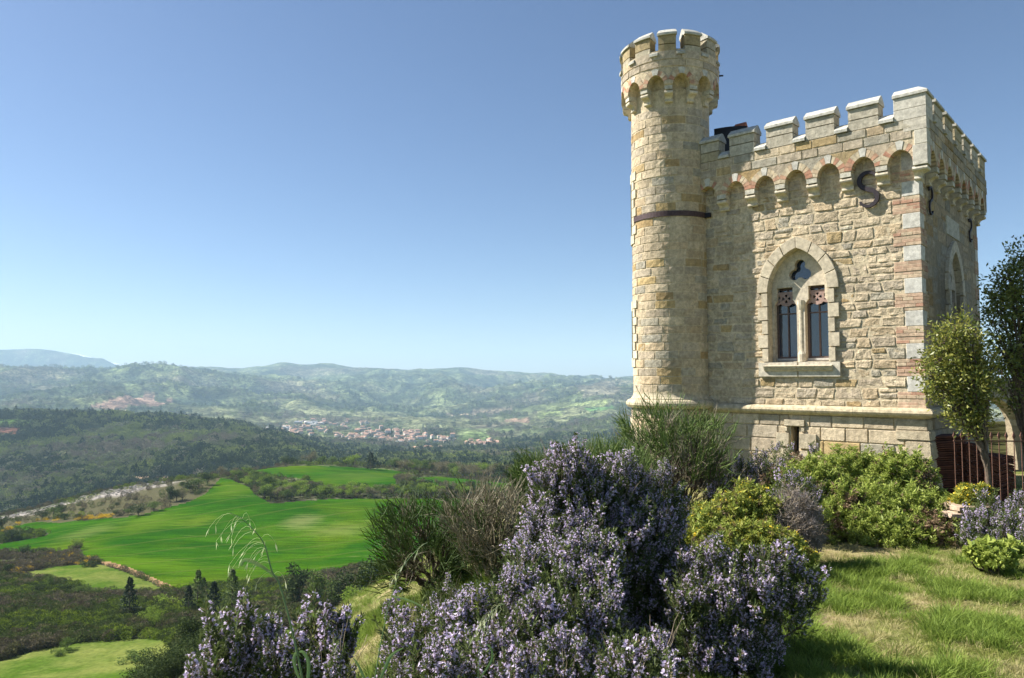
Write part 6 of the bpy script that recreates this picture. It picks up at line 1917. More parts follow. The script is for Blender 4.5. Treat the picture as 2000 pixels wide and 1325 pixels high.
# low wall of squared stones carrying the planting bed
ws = at(1874, 1085, 8.3); wz = gz(ws.x, 8.3)
wr = empty('low_stone_wall', (ws.x, 8.4, wz)); tag(wr, 'low pinkish stone wall end below the yellow euphorbia', 'wall')
topz = at(1880, 988, 8.3).z
nn_ = 6; hh = (topz - wz + 0.02) / nn_
for i in range(nn_):
    x = ws.x - 0.0; e = 0.0 if i % 2 else -0.09
    while x < ws.x + 0.42:
        w = rg.uniform(0.16, 0.3)
        x0_ = x + (e if x == ws.x else 0)
        V, F = slab_geo([(x0_, wz - .02 + i * hh + .004), (x + w - .008, wz - .02 + i * hh + .004), (x + w - .008, wz - .02 + (i + 1) * hh - .004), (x0_, wz - .02 + (i + 1) * hh - .004)], -0.36, 0.0 + rg.uniform(0, .015), 0.008, lambda s, n, z: (s, 8.3 - n, z), 3, 3, 0.014, i * 3.1 + x)
        world_put('wall_stone', V, F, M['ashlar'], wr, (ws.x, 8.4, wz), tint_(rg, .85, 1.1, (0.50, 0.38, 0.28)))
        x += w
V, F = boxV(ws.x + .02, ws.x + 0.5, 8.34, 8.62, wz - .1, topz - .02)
world_put('wall_core', V, F, M['dark_mortar'], wr, (ws.x, 8.4, wz))
# terrace wall with an arch and an iron parapet, further back
TY = 19.0
tx0 = at(1918, 743, TY).x; tz1 = at(1960, 743, TY).z; tgz = gz(tx0 + 1, TY)
tw_ = empty('terrace_wall', (tx0 + 2.5, TY, tgz)); tag(tw_, 'shaded terrace wall with a round arch beyond the evergreen tree', 'wall')
cxa = at(1930, 800, TY).x; ra = 0.78
zs_ = at(1950, 835, TY).z
mpT = lambda s, n, z: (s, TY - n, z)
arch = [(cxa + ra * math.cos(math.pi * i / 14), zs_ + ra * math.sin(math.pi * i / 14)) for i in range(15)]
ol = [(tx0 - 1.6, tgz - .3), (tx0 - 1.6, tz1), (tx0 + 6, tz1), (tx0 + 6, tgz - .3), (cxa + ra, tgz - .3)] + arch + [(cxa - ra, tgz - .3)]
V, F = plate(ol, [], -0.5, 0.0, mpT); world_put('wall_core', V, F, M['dark_mortar'], tw_, (tx0 + 2.5, TY, tgz))
for i in range(11):
    t0, t1 = math.pi * i / 11 + .01, math.pi * (i + 1) / 11 - .01
    q = [(cxa + r_ * math.cos(t), zs_ + r_ * math.sin(t)) for r_, t in ((ra, t0), (ra + .2, t0), (ra + .2, t1), (ra, t1))]
    V, F = plate(q, [], -0.3, 0.04, mpT); world_put('arch_stone', V, F, M['ashlar'], tw_, (tx0 + 2.5, TY, tgz), (0.5, 0.44, 0.33))
for zz0 in np.arange(tgz, tz1 - 0.2, 0.27):
    x = cxa + ra + 0.25
    while x < tx0 + 5.9:
        w = rg.uniform(0.35, 0.6)
        V, F = slab_geo(rect(x, x + w - .012, zz0, zz0 + .262), -.01, 0.015, 0.006, mpT, 3, 3, 0.012, x)
        world_put('wall_stone', V, F, M['ashlar'], tw_, (tx0 + 2.5, TY, tgz), tint_(rg, .8, 1.1, (0.42, 0.37, 0.27)))
        x += w
V, F = boxV(tx0 - 1.6, tx0 + 6, TY - .06, TY + .5, tz1, tz1 + .05); world_put('coping_slab', V, F, M['coping'], tw_, (tx0 + 2.5, TY, tgz), (0.66, 0.63, 0.55))
tr_ = empty('iron_parapet', (tx0 + 2.5, TY + .2, tz1 + .05)); tag(tr_, 'rusty iron parapet of close upright bars on top of the terrace wall', 'railings')
V, F = tube((0, 0, 0), (0, 0, 0.30), 0.012, 5); mb = npmesh('parapet_bar', V, F, M['rust'])
for k in range(90):
    o = link('parapet_bar', mb, tr_, (-4.05 + 0.085 * k, 0, 0))
V, F = boxV(tx0 - 1.6, tx0 + 6, TY + .185, TY + .215, tz1 + .345, tz1 + .365); world_put('top_rail', V, F, M['rust'], tr_, (tx0 + 2.5, TY + .2, tz1 + .05))

# ---- two glossy evergreens
def evergreen(label, px, Y, lobes_px, n_leaf, mat, g, name='evergreen_tree', ll=0.062, trunk=0.06, lo=None):
    bx = (px - 1000) / FPX * Y; bz = gz(bx, Y)
    root = empty(name, (bx, Y, bz)); tag(root, label, 'tree')
    lobes = []
    for (x, y, rp, dy, rz) in lobes_px:
        c = at(x, y, Y + dy); r0 = rp / FPX * Y; lobes.append((np.array([c.x - bx, c.y - Y, c.z - bz]), np.array([r0, r0, rz])))
    vol = [(r[0] * r[1] * r[2]) ** 0.75 for _, r in lobes]; tot = sum(vol)
    Ps, Ds, paths, rads = [], [], [], []
    top = max(c[2] for c, _ in lobes)
    for (c, r_), v in zip(lobes, vol):
        s0 = np.array([0, 0, min(c[2] * 0.45, 1.4)])
        for _ in range(3):
            e = c + g.normal(size=3) * r_ * 0.35
            t = np.linspace(0, 1, 8)[:, None]; mid = np.array([(e[0]) * .35, (e[1]) * .35, s0[2] + (e[2] - s0[2]) * .6])
            p = (1 - t) ** 2 * s0 + 2 * t * (1 - t) * mid + t * t * e; p[1:] += g.normal(size=(7, 3)) * .015
            paths.append(p); rads.append(np.linspace(trunk * .45, 0.006, 8))
        nt_ = max(10, int(n_leaf * v / tot / 9))
        d = g.normal(size=(nt_, 3)); d /= np.linalg.norm(d, axis=1, keepdims=True)
        tw = c + d * r_ * (g.random(nt_) ** 0.4)[:, None]
        for k in range(9):
            Ps.append(tw + d * 0.02 * k + g.normal(size=(nt_, 3)) * 0.045); Ds.append(d * 0.7 + g.normal(size=(nt_, 3)) * 0.7 + np.array([0, 0, 0.1]))
        ln_ = 14
        pt = tw[::4]; tp = np.stack([c + (pt - c) * f for f in (0.1, 0.4, 0.7, 1.0)], 1) + g.normal(size=(len(pt), 4, 3)) * 0.01
        V, F = tubes(tp, np.tile(np.linspace(.008, .002, 4), (len(pt), 1)), 4)
        paths_tw = (V, F)
        Vt.append(V); Ft.append(F)
    P, Dv = np.concatenate(Ps), np.concatenate(Ds)
    V, F = leaf_quads(P, Dv, g.uniform(ll * .6, ll * 1.2, len(P)), g.uniform(ll * .3, ll * .5, len(P)), g, 0.35)
    o = link('crown', npmesh('crown', V, F, mat), root)
    tp = [np.array([[0, 0, -0.1], [0.02, 0, .5], [0.0, .02, 1.0], [0.03, 0, 1.5], [0, 0, 1.9]])]
    V1, F1 = tubes(np.array(tp), np.array([[trunk, trunk * .9, trunk * .8, trunk * .6, trunk * .4]]), 8)
    V2, F2 = tubes(np.array(paths), np.array(rads), 6)
    link('trunk', npmesh('trunk', np.concatenate([V1, V2]), np.concatenate([F1, F2 + len(V1)]), M['bark'], True), root)
    VA, FA, off_ = [], [], 0
    for V, F in zip(Vt, Ft): VA.append(V); FA.append(F + off_); off_ += len(V)
    o = link('twigs', npmesh('twigs', np.concatenate(VA), np.concatenate(FA), M['bark']), root); o['kind'] = 'stuff'
    Vt.clear(); Ft.clear()
    return root
Vt, Ft = [], []
g4_ = np.random.default_rng(404)
evergreen('small glossy evergreen with olive leaves in front of the shaded tower wall', 1920, 10.4,
          [(1868,642,20,0,.15),(1846,668,22,0,.15),(1890,668,20,0,.15),(1834,702,24,0,.15),(1876,710,30,.1,.18),(1912,700,18,0,.18),(1822,735,18,0,.11),(1846,752,26,0,.14),(1890,750,30,-.1,.18),(1870,790,26,0,.13),(1902,800,26,0,.15),(1842,776,14,0,.07),(1924,765,20,0,.15),(1893,825,18,0,.1),(1938,720,12,0,.12)], 6800, M['evergreen'], g4_, trunk=0.04, ll=0.07)
evergreen('tall dark glossy evergreen reaching in from the right edge', 2000, 12.2,
          [(1975,545,26,0,.28),(1950,590,28,0,.26),(1990,600,40,0,.36),(1940,630,20,0,.16),(2030,560,60,0.2,.5),(2000,500,22,0,.22),(2040,660,60,.2,.5),(1985,680,34,0,.26),(1955,690,26,0,.18),(1945,735,22,0,.16),(1990,735,26,0,.2),(2050,760,60,.3,.5),(1998,790,22,0,.2)], 12500, M['evergreen2'], g4_, trunk=0.07, ll=0.08)

# ================================================================ MIDDLE DISTANCE: trees one by one
M['t_dark'] = leaf_mat('holm_oak_leaf', (0.030, 0.052, 0.018), (0.085, 0.115, 0.038), 0.15, 0.8, 0.05)
M['t_mid'] = leaf_mat('oak_leaf', (0.065, 0.11, 0.025), (0.15, 0.21, 0.05), 0.25, 0.8, 0.05)
M['t_light'] = leaf_mat('spring_leaf', (0.13, 0.21, 0.03), (0.27, 0.36, 0.055), 0.3, 0.8, 0.05)
M['t_bare'] = leaf_mat('budding_twig', (0.14, 0.125, 0.075), (0.21, 0.19, 0.10), 0.2, 0.8, 0.1)
M['t_con'] = leaf_mat('dark_needle', (0.014, 0.032, 0.014), (0.036, 0.058, 0.022), 0.1, 0.7, 0.2)
M['t_conl'] = leaf_mat('olive_needle', (0.075, 0.115, 0.028), (0.15, 0.20, 0.05), 0.15, 0.7, 0.2)
M['t_yel'] = leaf_mat('gorse_flower', (0.55, 0.38, 0.015), (0.70, 0.48, 0.02), 0.2, 0.8, 0.1)
def tree_meshes(kind, mat, g, n=900, leaf=0.055, bare=False):
    """unit tree, 1 m high, base at the origin: crown of leaf clumps and a limbed trunk"""
    if kind == 'round':
        lobes = [(np.array([g.normal() * .16, g.normal() * .16, g.uniform(.42, .78)]), g.uniform(.14, .24)) for _ in range(8)] + [(np.array([0, 0, .58]), .27)]
        z0 = 0.14
    elif kind == 'tall':
        lobes = [(np.array([g.normal() * .09, g.normal() * .09, z]), g.uniform(.12, .19)) for z in np.linspace(.30, .86, 8)]
        z0 = 0.12
    elif kind == 'bush':
        lobes = [(np.array([g.normal() * .30, g.normal() * .30, g.uniform(.25, .62)]), g.uniform(.2, .34)) for _ in range(8)]
        z0 = 0.0
    else: lobes = None; z0 = 0.05
    if lobes:
        per = n // len(lobes); P, Dv = [], []
        for c, r_ in lobes:
            d = g.normal(size=(per, 3)); d /= np.linalg.norm(d, axis=1, keepdims=True)
            k = g.random(per) ** (0.45 if not bare else 0.8)
            P.append(c + d * r_ * k[:, None] * (1 + .2 * np.sin(d[:, :1] * 8 + d[:, 1:2] * 7))); Dv.append(d + g.normal(size=(per, 3)) * .8)
        P = np.concatenate(P); Dv = np.concatenate(Dv)
    else:   # conifer
        P = []; Dv = []
        for i in range(n):
            h = g.random() ** 0.8 * 0.95 + .04; r_ = 0.30 * (1 - h) ** 0.8 * (0.75 + .35 * math.sin(h * 42)) * math.sqrt(g.random()) + .004
            a_ = g.uniform(0, 6.28); P.append((r_ * math.cos(a_), r_ * math.sin(a_), h)); Dv.append((math.cos(a_), math.sin(a_), g.uniform(-.5, .5)))
        P = np.array(P); Dv = np.array(Dv) + g.normal(size=(n, 3)) * .3
    k = P[:, 2] > z0; P, Dv = P[k], Dv[k]
    V, F = leaf_quads(P, Dv, g.uniform(leaf * .7, leaf * 1.4, len(P)), g.uniform(leaf * .5, leaf * .9, len(P)) * (0.35 if bare else 1), g, 0.4)
    crown = npmesh('crown', V, F, mat)
    paths = [np.array([[0, 0, -.03], [0.005, 0, .12], [0, .005, .25], [0.01, 0, .38], [0, 0, .5], [0, 0, .62]])]; rads = [np.linspace(.028, .008, 6)]
    if lobes and kind != 'bush':
        for c, r_ in lobes:
            t = np.linspace(0, 1, 6)[:, None]; s = np.array([0, 0, .22]); paths.append(s + (c - s) * t + np.array([0, 0, -.05]) * np.sin(t * math.pi)); rads.append(np.linspace(.014, .003, 6))
    V, F = tubes(np.array(paths), np.array(rads), 5)
    return crown, npmesh('trunk', V, F, M['bark'], True)
g5_ = np.random.default_rng(55)
TK = {}
for nm, kd, mt, n, lf, br in (('dark', 'round', 't_dark', 1100, .055, 0), ('mid', 'round', 't_mid', 1000, .055, 0), ('light', 'round', 't_light', 900, .05, 0), ('bare', 'round', 't_bare', 1200, .07, 1),
    ('talldark', 'tall', 't_dark', 1100, .05, 0), ('tall', 'tall', 't_mid', 1000, .05, 0), ('conifer', 'conifer', 't_con', 1300, .045, 0), ('coniferlight', 'conifer', 't_conl', 1300, .04, 0),
    ('bush', 'bush', 't_dark', 900, .09, 0), ('bushmid', 'bush', 't_mid', 900, .09, 0), ('bushlight', 'bush', 't_light', 900, .085, 0), ('gorse', 'bush', 't_yel', 500, .08, 0)):
    TK[nm] = [tree_meshes(kd, M[mt], g5_, n, lf, bool(br)) for _ in range(2)]
def plant(kind, p, h, w=1.0, label=None, group=None, name=None, cat='tree', sink=0.0):
    crown, trunk = TK[kind][rnd.randrange(2)]
    nm = name or {'conifer': 'conifer', 'coniferlight': 'conifer'}.get(kind, 'bush' if kind.startswith('bush') or kind == 'gorse' else 'tree')
    o = empty(nm, (p[0], p[1], p[2] - sink), rnd.uniform(0, 6.28)); o.scale = (h * w, h * w, h)
    tag(o, label, cat, group)
    link('crown', crown, o); link('trunk', trunk, o)
    return o
def plant_px(kind, px, ytop, ybase, w=1.0, label=None, lo=60, hi=2500, **k):
    p = hit(px, ybase, lo, hi)
    if p is None: return
    h = (ybase - ytop) / FPX * p.y * (1.25 if kind.startswith('conifer') else 1.1)
    return plant(kind, p, h, w, label, sink=h * 0.03, **k)
for a in [
 ('conifer', 252, 1144, 1206, 1.0, 'dark pointed conifer standing alone in the brown scrub below the pasture'),
 ('conifer', 368, 1156, 1201, 1.1, 'small dark conifer at the left end of the row below the track'),
 ('coniferlight', 386, 1130, 1195, .95, 'pale olive conifer right of the small dark one'),
 ('conifer', 417, 1151, 1208, 1.1, 'blue-green conifer left of the lilac spike'),
 ('coniferlight', 453, 1128, 1194, 1.0, 'yellow-green slender conifer above the lilac spike'),
 ('conifer', 398, 1134, 1156, 1.3, 'tiny dark conifer on the edge of the wheat field'),
 ('talldark', 583, 1110, 1188, 1.15, 'dark rounded tree just right of the tall oat stalk'),
 ('tall', 618, 1122, 1192, 1.1, 'lighter green tree beside the dark rounded one'),
 ('talldark', 668, 1120, 1188, 1.1, 'dark green tree behind the bright yellow-green sapling'),
 ('light', 690, 1148, 1206, 1.2, 'bright yellow-green sapling below the dark broom'),
 ('coniferlight', 706, 1125, 1186, 1.1, 'olive conifer between sapling and dark broom'),
 ('talldark', 728, 1100, 1188, 1.2, 'dark tree partly behind the dark green broom'),
 ('tall', 648, 1135, 1185, 1.2, 'mid green tree in the middle of the copse'),
 ('light', 290, 1184, 1218, 1.2, 'fresh green sapling right of the lone dark conifer'),
 ('light', 305, 1192, 1226, .9, 'thin fresh green sapling above the dark oak'),
 ('bushlight', 332, 1163, 1186, 1.6, 'yellow-green bush at the corner of the pasture'),
 ('light', 149, 1053, 1075, 1.3, 'pale green tree at the notch of the wheat field'),
 ('dark', 23, 1033, 1057, 1.3, 'dark round oak in the flowering gorse at the left edge'),
 ('dark', 47, 1065, 1084, 1.6, 'dark oak between the two narrow strips of field'),
 ('dark', 81, 1069, 1081, 1.7, 'small dark oak right of the strip-side oak'),
 ('dark', 102, 1071, 1079, 1.6, 'smallest dark oak of the three in the strip'),
 ('dark', 3, 1007, 1034, 1.2, 'dark oak cut by the left edge below the rocky ridge'),
 ('dark', 16, 1102, 1122, 1.3, 'dark oak above the heath at the left edge'),
 ('dark', 75, 1139, 1164, 1.1, 'dark oak on the grey hummock'),
 ('tall', 98, 1125, 1150, 1.3, 'mid green tree behind the grey hummock'),
 ('dark', 125, 1140, 1160, 1.4, 'broad dark tree right of the hummock'),
 ('mid', 158, 1146, 1168, 1.5, 'wide tree under the pasture edge'),
 ('mid', 185, 1150, 1168, 1.5, 'lower tree under the pasture edge'),
 ('bare', 55, 1128, 1146, 1.2, 'thin leafless tree on the heath'),
 ('mid', 131, 1247, 1270, 1.3, 'olive bush standing on the bottom meadow'),
 ('bushmid', 118, 1262, 1279, 1.2, 'smaller bush touching the olive one on the bottom meadow'),
 ('bushmid', 262, 1272, 1292, 2.0, 'wide low bush on the right side of the bottom meadow'),
 ('dark', 82, 993, 1015, 1.5, 'round oak below the pale rocks, first from the left'),
 ('mid', 105, 990, 1014, 1.2, 'lighter oak among those below the pale rocks'),
 ('dark', 119, 986, 1007, 1.4, 'dark oak behind the lighter one below the pale rocks'),
 ('dark', 126, 1003, 1015, 1.6, 'small oak in front of the dark oak below the rocks'),
 ('dark', 152, 1004, 1015, 1.5, 'small oak beside the gorse under the rocks'),
 ('dark', 160, 992, 1001, 1.5, 'tiny oak halfway up the rocky slope'),
 ('dark', 226, 996, 1008, 1.5, 'small oak at the upper rim of the wheat field'),
 ('mid', 250, 994, 1006, 1.6, 'green bush at the upper rim of the wheat field'),
 ('dark', 270, 984, 1007, 1.5, 'largest dark oak at the rim of the wheat field'),
 ('mid', 300, 980, 998, 1.8, 'wide green tree right of the largest rim oak'),
 ('dark', 228, 982, 991, 1.4, 'tiny oak on the middle of the ridge'),
 ('talldark', 332, 951, 981, 1.2, 'tall dark tree on the right part of the ridge'),
 ('dark', 345, 957, 979, 1.4, 'dark tree touching the tall one on the ridge'),
 ('bare', 356, 955, 978, 1.3, 'pale leafless tree on the right part of the ridge'),
 ('dark', 356, 941, 952, 1.4, 'small tree on the crest of the ridge'),
 ('dark', 372, 938, 962, 1.4, 'dark tree near the top corner of the ridge'),
 ('mid', 388, 936, 955, 1.6, 'green tree near the top corner of the ridge'),
 ('dark', 405, 925, 948, 1.4, 'dark tree beside the earth path on the ridge'),
 ('dark', 417, 910, 922, 1.4, 'small dark tree on the skyline of the ridge'),
 ('bare', 432, 911, 930, 1.3, 'brown leafless tree at the head of the wheat field'),
 ('dark', 557, 891, 910, 1.3, 'dark lone oak on the far rim of the upper field'),
 ('dark', 571, 893, 909, 1.1, 'second oak on the far rim of the upper field'),
 ('bushmid', 601, 899, 909, 1.6, 'low bush on the far rim of the upper field'),
 ('conifer', 724, 890, 917, 1.6, 'dark pine in the tree line behind the upper field')]:
    plant_px(*a)
# big dark oaks on the slope below the garden
for px, ytop, Y, h, w, lab in ((372, 1196, 92, 9.5, 1.0, 'big dark holm oak on the slope left of the lilac spike'), (300, 1270, 80, 6.0, 1.3, 'dark holm oak at the bottom edge, lower than its neighbour'), (430, 1215, 84, 8.0, 1.0, 'dark holm oak hidden behind the upright rosemary'), (340, 1252, 70, 5.0, 1.3, 'dark bushy oak between the two holm oaks')):
    t = at(px, ytop, Y); p = (t.x, t.y, t.z - h)
    crown_m = [tree_meshes('round', M['t_dark'], g5_, 9000, .022)] 
    TK['_big'] = crown_m * 2
    plant('_big', p, h, w, lab, name='tree')
# hedgerow between the two green fields, and the tree line behind the upper field
def along(pts, n, kinds, hr, label, group, lo, hi, jit=6, cat='tree', wr_=(1.1, 1.5)):
    pts = np.array(pts, float); seg = np.hypot(*np.diff(pts, axis=0).T); cum = np.concatenate([[0], np.cumsum(seg)])
    for k in range(n):
        s = cum[-1] * (k + rnd.uniform(0, 1)) / n
        x, y = np.interp(s, cum, pts[:, 0]), np.interp(s, cum, pts[:, 1])
        p = hit(x + rnd.uniform(-4, 4), y + rnd.uniform(-jit, jit), lo, hi)
        if p is None: continue
        plant(rnd.choice(kinds), p, rnd.uniform(*hr), rnd.uniform(*wr_), label, group, sink=0.2, name='tree', cat=cat)
along([(448,930),(480,945),(505,962),(535,972),(560,972),(640,966),(730,966),(800,966),(900,966),(1020,968)], 105, ['light', 'light', 'mid', 'mid', 'dark', 'bare'], (4.5, 8.5), 'green tree in the hedgerow between the two wheat fields', 'trees of the hedgerow between the two wheat fields', 380, 700, 6)
along([(470,920),(520,950),(560,960),(600,955)], 26, ['light', 'mid', 'light'], (5, 9), 'bright green tree at the thick left end of the hedgerow', 'bright trees at the left end of the hedgerow', 420, 700, 6)
along([(790,940),(830,948),(880,955),(960,957)], 26, ['bare', 'mid', 'dark', 'bare'], (4, 7), 'scrubby tree on the bank between upper field and its neighbour', 'scrubby trees on the field bank', 420, 760, 4)
along([(600,905),(650,906),(700,908),(760,912),(800,918),(860,924),(930,930),(1010,938),(1080,945)], 120, ['bare', 'bare', 'mid', 'light', 'bare', 'dark'], (8, 14), 'budding tree in the tree line behind the upper field', 'budding trees behind the upper field', 560, 1000, 4)
along([(470,912),(500,908),(540,906)], 14, ['light', 'mid', 'bare'], (3, 6), 'small tree on the left rim of the upper field', 'small trees on the rim of the upper field', 500, 900, 3)
# gorse in flower
def spray(n, kinds, area, hr, lo, hi, label, group, name='bush', cat='bush', wr_=(1.2, 1.8)):
    for _ in range(n):
        x, y = area()
        p = hit(x, y, lo, hi)
        if p is None or p.y > hi: continue
        plant(rnd.choice(kinds), p, rnd.uniform(*hr), rnd.uniform(*wr_), label, group, name=name, cat=cat, sink=0.1)
spray(36, ['gorse'], lambda: (lambda x: (x, np.interp(x, [0, 60, 170, 230], [1040, 1017, 1013, 1008]) + rnd.uniform(-3, 3)))(rnd.choice([rnd.uniform(150, 225), rnd.uniform(60, 225), rnd.uniform(0, 40)])), (1.4, 2.4), 300, 650, 'yellow gorse on the rim between rocky ridge and wheat field', 'yellow gorse bushes under the rocky ridge')
spray(60, ['gorse', 'gorse', 'bush'], lambda: (lambda x: (x, np.interp(x, [0, 50, 100, 180], [1125, 1110, 1092, 1100]) + rnd.uniform(-9, 9)))(rnd.uniform(-10, 190)), (1.2, 2.4), 200, 420, 'yellow gorse in the rough strip left of the wheat field', 'gorse bushes in the rough strip')
# ================================================================ WOODS, SCRUB, TOWN
def lump(name, mat, g, flat=0.8, sub=2):
    bm = bmesh.new(); bmesh.ops.create_icosphere(bm, subdivisions=sub, radius=0.5)
    for v in bm.verts:
        n_ = mnoise.noise(v.co * 5 + Vector((g.uniform(0, 50),) * 3) * 0 + Vector((g_off[0], 0, 0)))
        v.co *= 1 + 0.45 * n_; v.co.z = v.co.z * flat + 0.38
    me = bpy.data.meshes.new(name); bm.to_mesh(me); bm.free(); me.materials.append(mat)
    return bpy.data.objects.new(name, me)
g_off = [0.0]
def crown_cloud(name, mat, g, n, leaf, shape='round'):
    d = g.normal(size=(n, 3)); d /= np.linalg.norm(d, axis=1, keepdims=True)
    k = 0.78 + 0.22 * g.random(n)
    lump_ = 1 + .22 * np.sin(d[:, 0] * 6 + g.uniform(0, 6)) * np.sin(d[:, 1] * 5 + d[:, 2] * 6 + g.uniform(0, 6))
    P = d * np.array([.5, .5, .42]) * (k * lump_)[:, None] + np.array([0, 0, .5])
    if shape == 'cone': P[:, :2] *= (1.15 - P[:, 2:3]).clip(.1, 1) * .75; P[:, 2] *= 1.25
    P = P[P[:, 2] > .05]
    V, F = leaf_quads(P, d[:len(P)] + g.normal(size=(len(P), 3)) * .7, leaf, leaf * .8, g, .4)
    return proto(name, V, F, mat)
def wood_mat(name, c1, c2): return leaf_mat(name, c1, c2, 0.12, 0.95, 0.0, per_plant=True)
W = [wood_mat('wood_grey_green', (0.095, 0.105, 0.062), (0.24, 0.25, 0.145)), wood_mat('wood_green', (0.07, 0.095, 0.036), (0.20, 0.24, 0.09)), wood_mat('wood_dark', (0.022, 0.038, 0.02), (0.055, 0.08, 0.034)),
     wood_mat('wood_brown', (0.115, 0.105, 0.078), (0.24, 0.21, 0.15)), wood_mat('wood_light', (0.13, 0.17, 0.045), (0.23, 0.27, 0.075))]
g6 = np.random.default_rng(66)
P_w = [crown_cloud('wood_crown', W[i], g6, 170, .13) for i in range(5)] + [crown_cloud('pine_crown', W[2], g6, 150, .12, 'cone')]
# solid dark lumps inside the crowns keep the woods dense
def region_mask(X, Y, names, pad=0):
    m_ = np.zeros(X.shape, bool)
    for nm in names:
        for poly in LU[nm]: m_ |= inside(poly, X, Y)
    return m_
patch_polys = [q for q in (outline(p[0], p[2], p[3]) for p in PATCH) if len(q) > 2]
town_px = [(745, 852, 95, 15), (640, 831, 90, 11), (560, 843, 80, 9), (940, 869, 34, 9), (862, 858, 40, 8), (815, 880, 60, 6), (610, 826, 30, 5), (1000, 889, 30, 3)]
town_world = []
for (x, y, w, h) in town_px:
    p = [(x + w * math.cos(t), y + h * math.sin(t)) for t in np.linspace(0, 2 * math.pi, 12, endpoint=False)]
    town_world.append(outline(p, 1600, 4500))
def wood(name, n, ylo, yhi, ulo, uhi, size, label, thin=0.0, sc_pow=1.0, cat='trees'):
    Y = np.exp(g6.uniform(math.log(ylo), math.log(yhi), n)); X = g6.uniform(ulo, uhi, n) * Y
    keep = ~region_mask(X, Y, ['green_field', 'upper_field', 'dirt_track', 'pasture', 'meadow', 'rocky_ridge'])
    for q in patch_polys: keep &= ~inside(q, X, Y)
    g3v = fbm(X / 1300 + 4, Y / 1300, 4, 43) + 0.5 * fbm(X / 130, Y / 130, 4, 42)
    keep &= ~((g3v > 0.22) & (Y > 2600) & (g6.random(n) < 0.92))
    cl = fbm(X / 160, Y / 160, 3, 91)
    keep &= (cl > -0.28 + thin) | (g6.random(n) < 0.25)
    for q in town_world: keep &= ~(inside(q, X, Y) & (g6.random(n) < 0.93))
    X, Y = X[keep], Y[keep]; n = len(X)
    Z = ground(X, Y)
    k1 = fbm(X / 420, Y / 420, 5, 41); k2 = fbm(X / 110, Y / 110, 3, 95); r_ = g6.random(n)
    idx = np.where(k1 > 0.12, np.where(r_ < .7, 3, 0), np.where(k1 > -0.08, np.where(r_ < .55, 0, np.where(r_ < .85, 1, 4)), np.where(r_ < .5, 1, np.where(r_ < .8, 2, 5))))
    idx = np.where((k2 > 0.22) & (r_ < .7), 2, idx); idx = np.where(g6.random(n) < .12, g6.integers(0, 6, n), idx); idx = np.where((k2 < -0.34) & (r_ < .7), 4, idx)
    s = g6.uniform(size[0], size[1], n) * (Y / ylo) ** (0.55 * sc_pow)
    o = scatter(name, np.stack([X, Y, Z - s * .1], 1), np.stack([np.zeros(n), np.zeros(n), g6.uniform(0, 6.28, n)], 1), s, idx, P_w)
    tag(o, label, cat)
    print(name, n)
wood('hillside_wood', 26000, 800, 2600, -0.80, 0.22, (8, 15), 'grey-green spring woodland covering the plateau and slopes beyond the fields')
wood('far_wood', 16000, 2600, 7500, -0.80, 0.25, (10, 18), 'scattered hazy woodland on the hills beyond the town', thin=0.12)

# scrub and heath below the garden
P_s = [crown_cloud('scrub_clump', wood_mat('heath_brown', (0.085, 0.074, 0.048), (0.18, 0.155, 0.10)), g6, 220, .12), crown_cloud('scrub_green', wood_mat('scrub_green', (0.055, 0.080, 0.024), (0.115, 0.15, 0.045)), g6, 220, .12),
       crown_cloud('scrub_olive', wood_mat('scrub_olive', (0.10, 0.102, 0.042), (0.17, 0.17, 0.07)), g6, 220, .11), crown_cloud('scrub_bright', wood_mat('scrub_bright', (0.13, 0.19, 0.025), (0.22, 0.28, 0.04)), g6, 220, .11)]
def scrub(name, n, ylo, yhi, ulo, uhi, size, label, dens=-0.1, avoid=('green_field', 'upper_field', 'dirt_track', 'pasture', 'meadow'), bias=0.0):
    Y = np.exp(g6.uniform(math.log(ylo), math.log(yhi), n)); X = g6.uniform(ulo, uhi, n) * Y
    keep = ~region_mask(X, Y, avoid)
    keep &= (fbm(X / 22, Y / 22, 4, 77) > dens) | (g6.random(n) < .3)
    if 'rocky_ridge' not in avoid:
        rr_ = region_mask(X, Y, ['rocky_ridge']); keep &= ~(rr_ & (g6.random(n) < 0.62))
    X, Y = X[keep], Y[keep]; n = len(X); Z = ground(X, Y)
    k1 = fbm(X / 45, Y / 45, 4, 78) + bias; r_ = g6.random(n)
    idx = np.where(k1 > 0.08, np.where(r_ < .8, 0, 2), np.where(k1 > -.15, np.where(r_ < .5, 1, np.where(r_ < .8, 2, 0)), np.where(r_ < .45, 3, 1)))
    s = g6.uniform(size[0], size[1], n)
    o = scatter(name, np.stack([X, Y, Z - s * .12], 1), np.stack([np.zeros(n), np.zeros(n), g6.uniform(0, 6.28, n)], 1), s, idx, P_s)
    tag(o, label, 'scrub')
    print(name, n)
scrub('heath_scrub', 27000, 150, 430, -0.80, -0.10, (1.2, 3.2), 'brown and olive heath scrub between the bottom meadow and the wheat field', dens=-0.3, bias=0.12)
scrub('slope_scrub', 9000, 22, 150, -0.80, 0.25, (0.8, 2.2), 'green scrub on the slope falling away below the garden', dens=-0.1)
scrub('ridge_scrub', 8500, 400, 800, -0.80, 0.22, (1.8, 4.2), 'low bushes on the rocky ridge and along the field banks', dens=0.0, bias=-0.02)
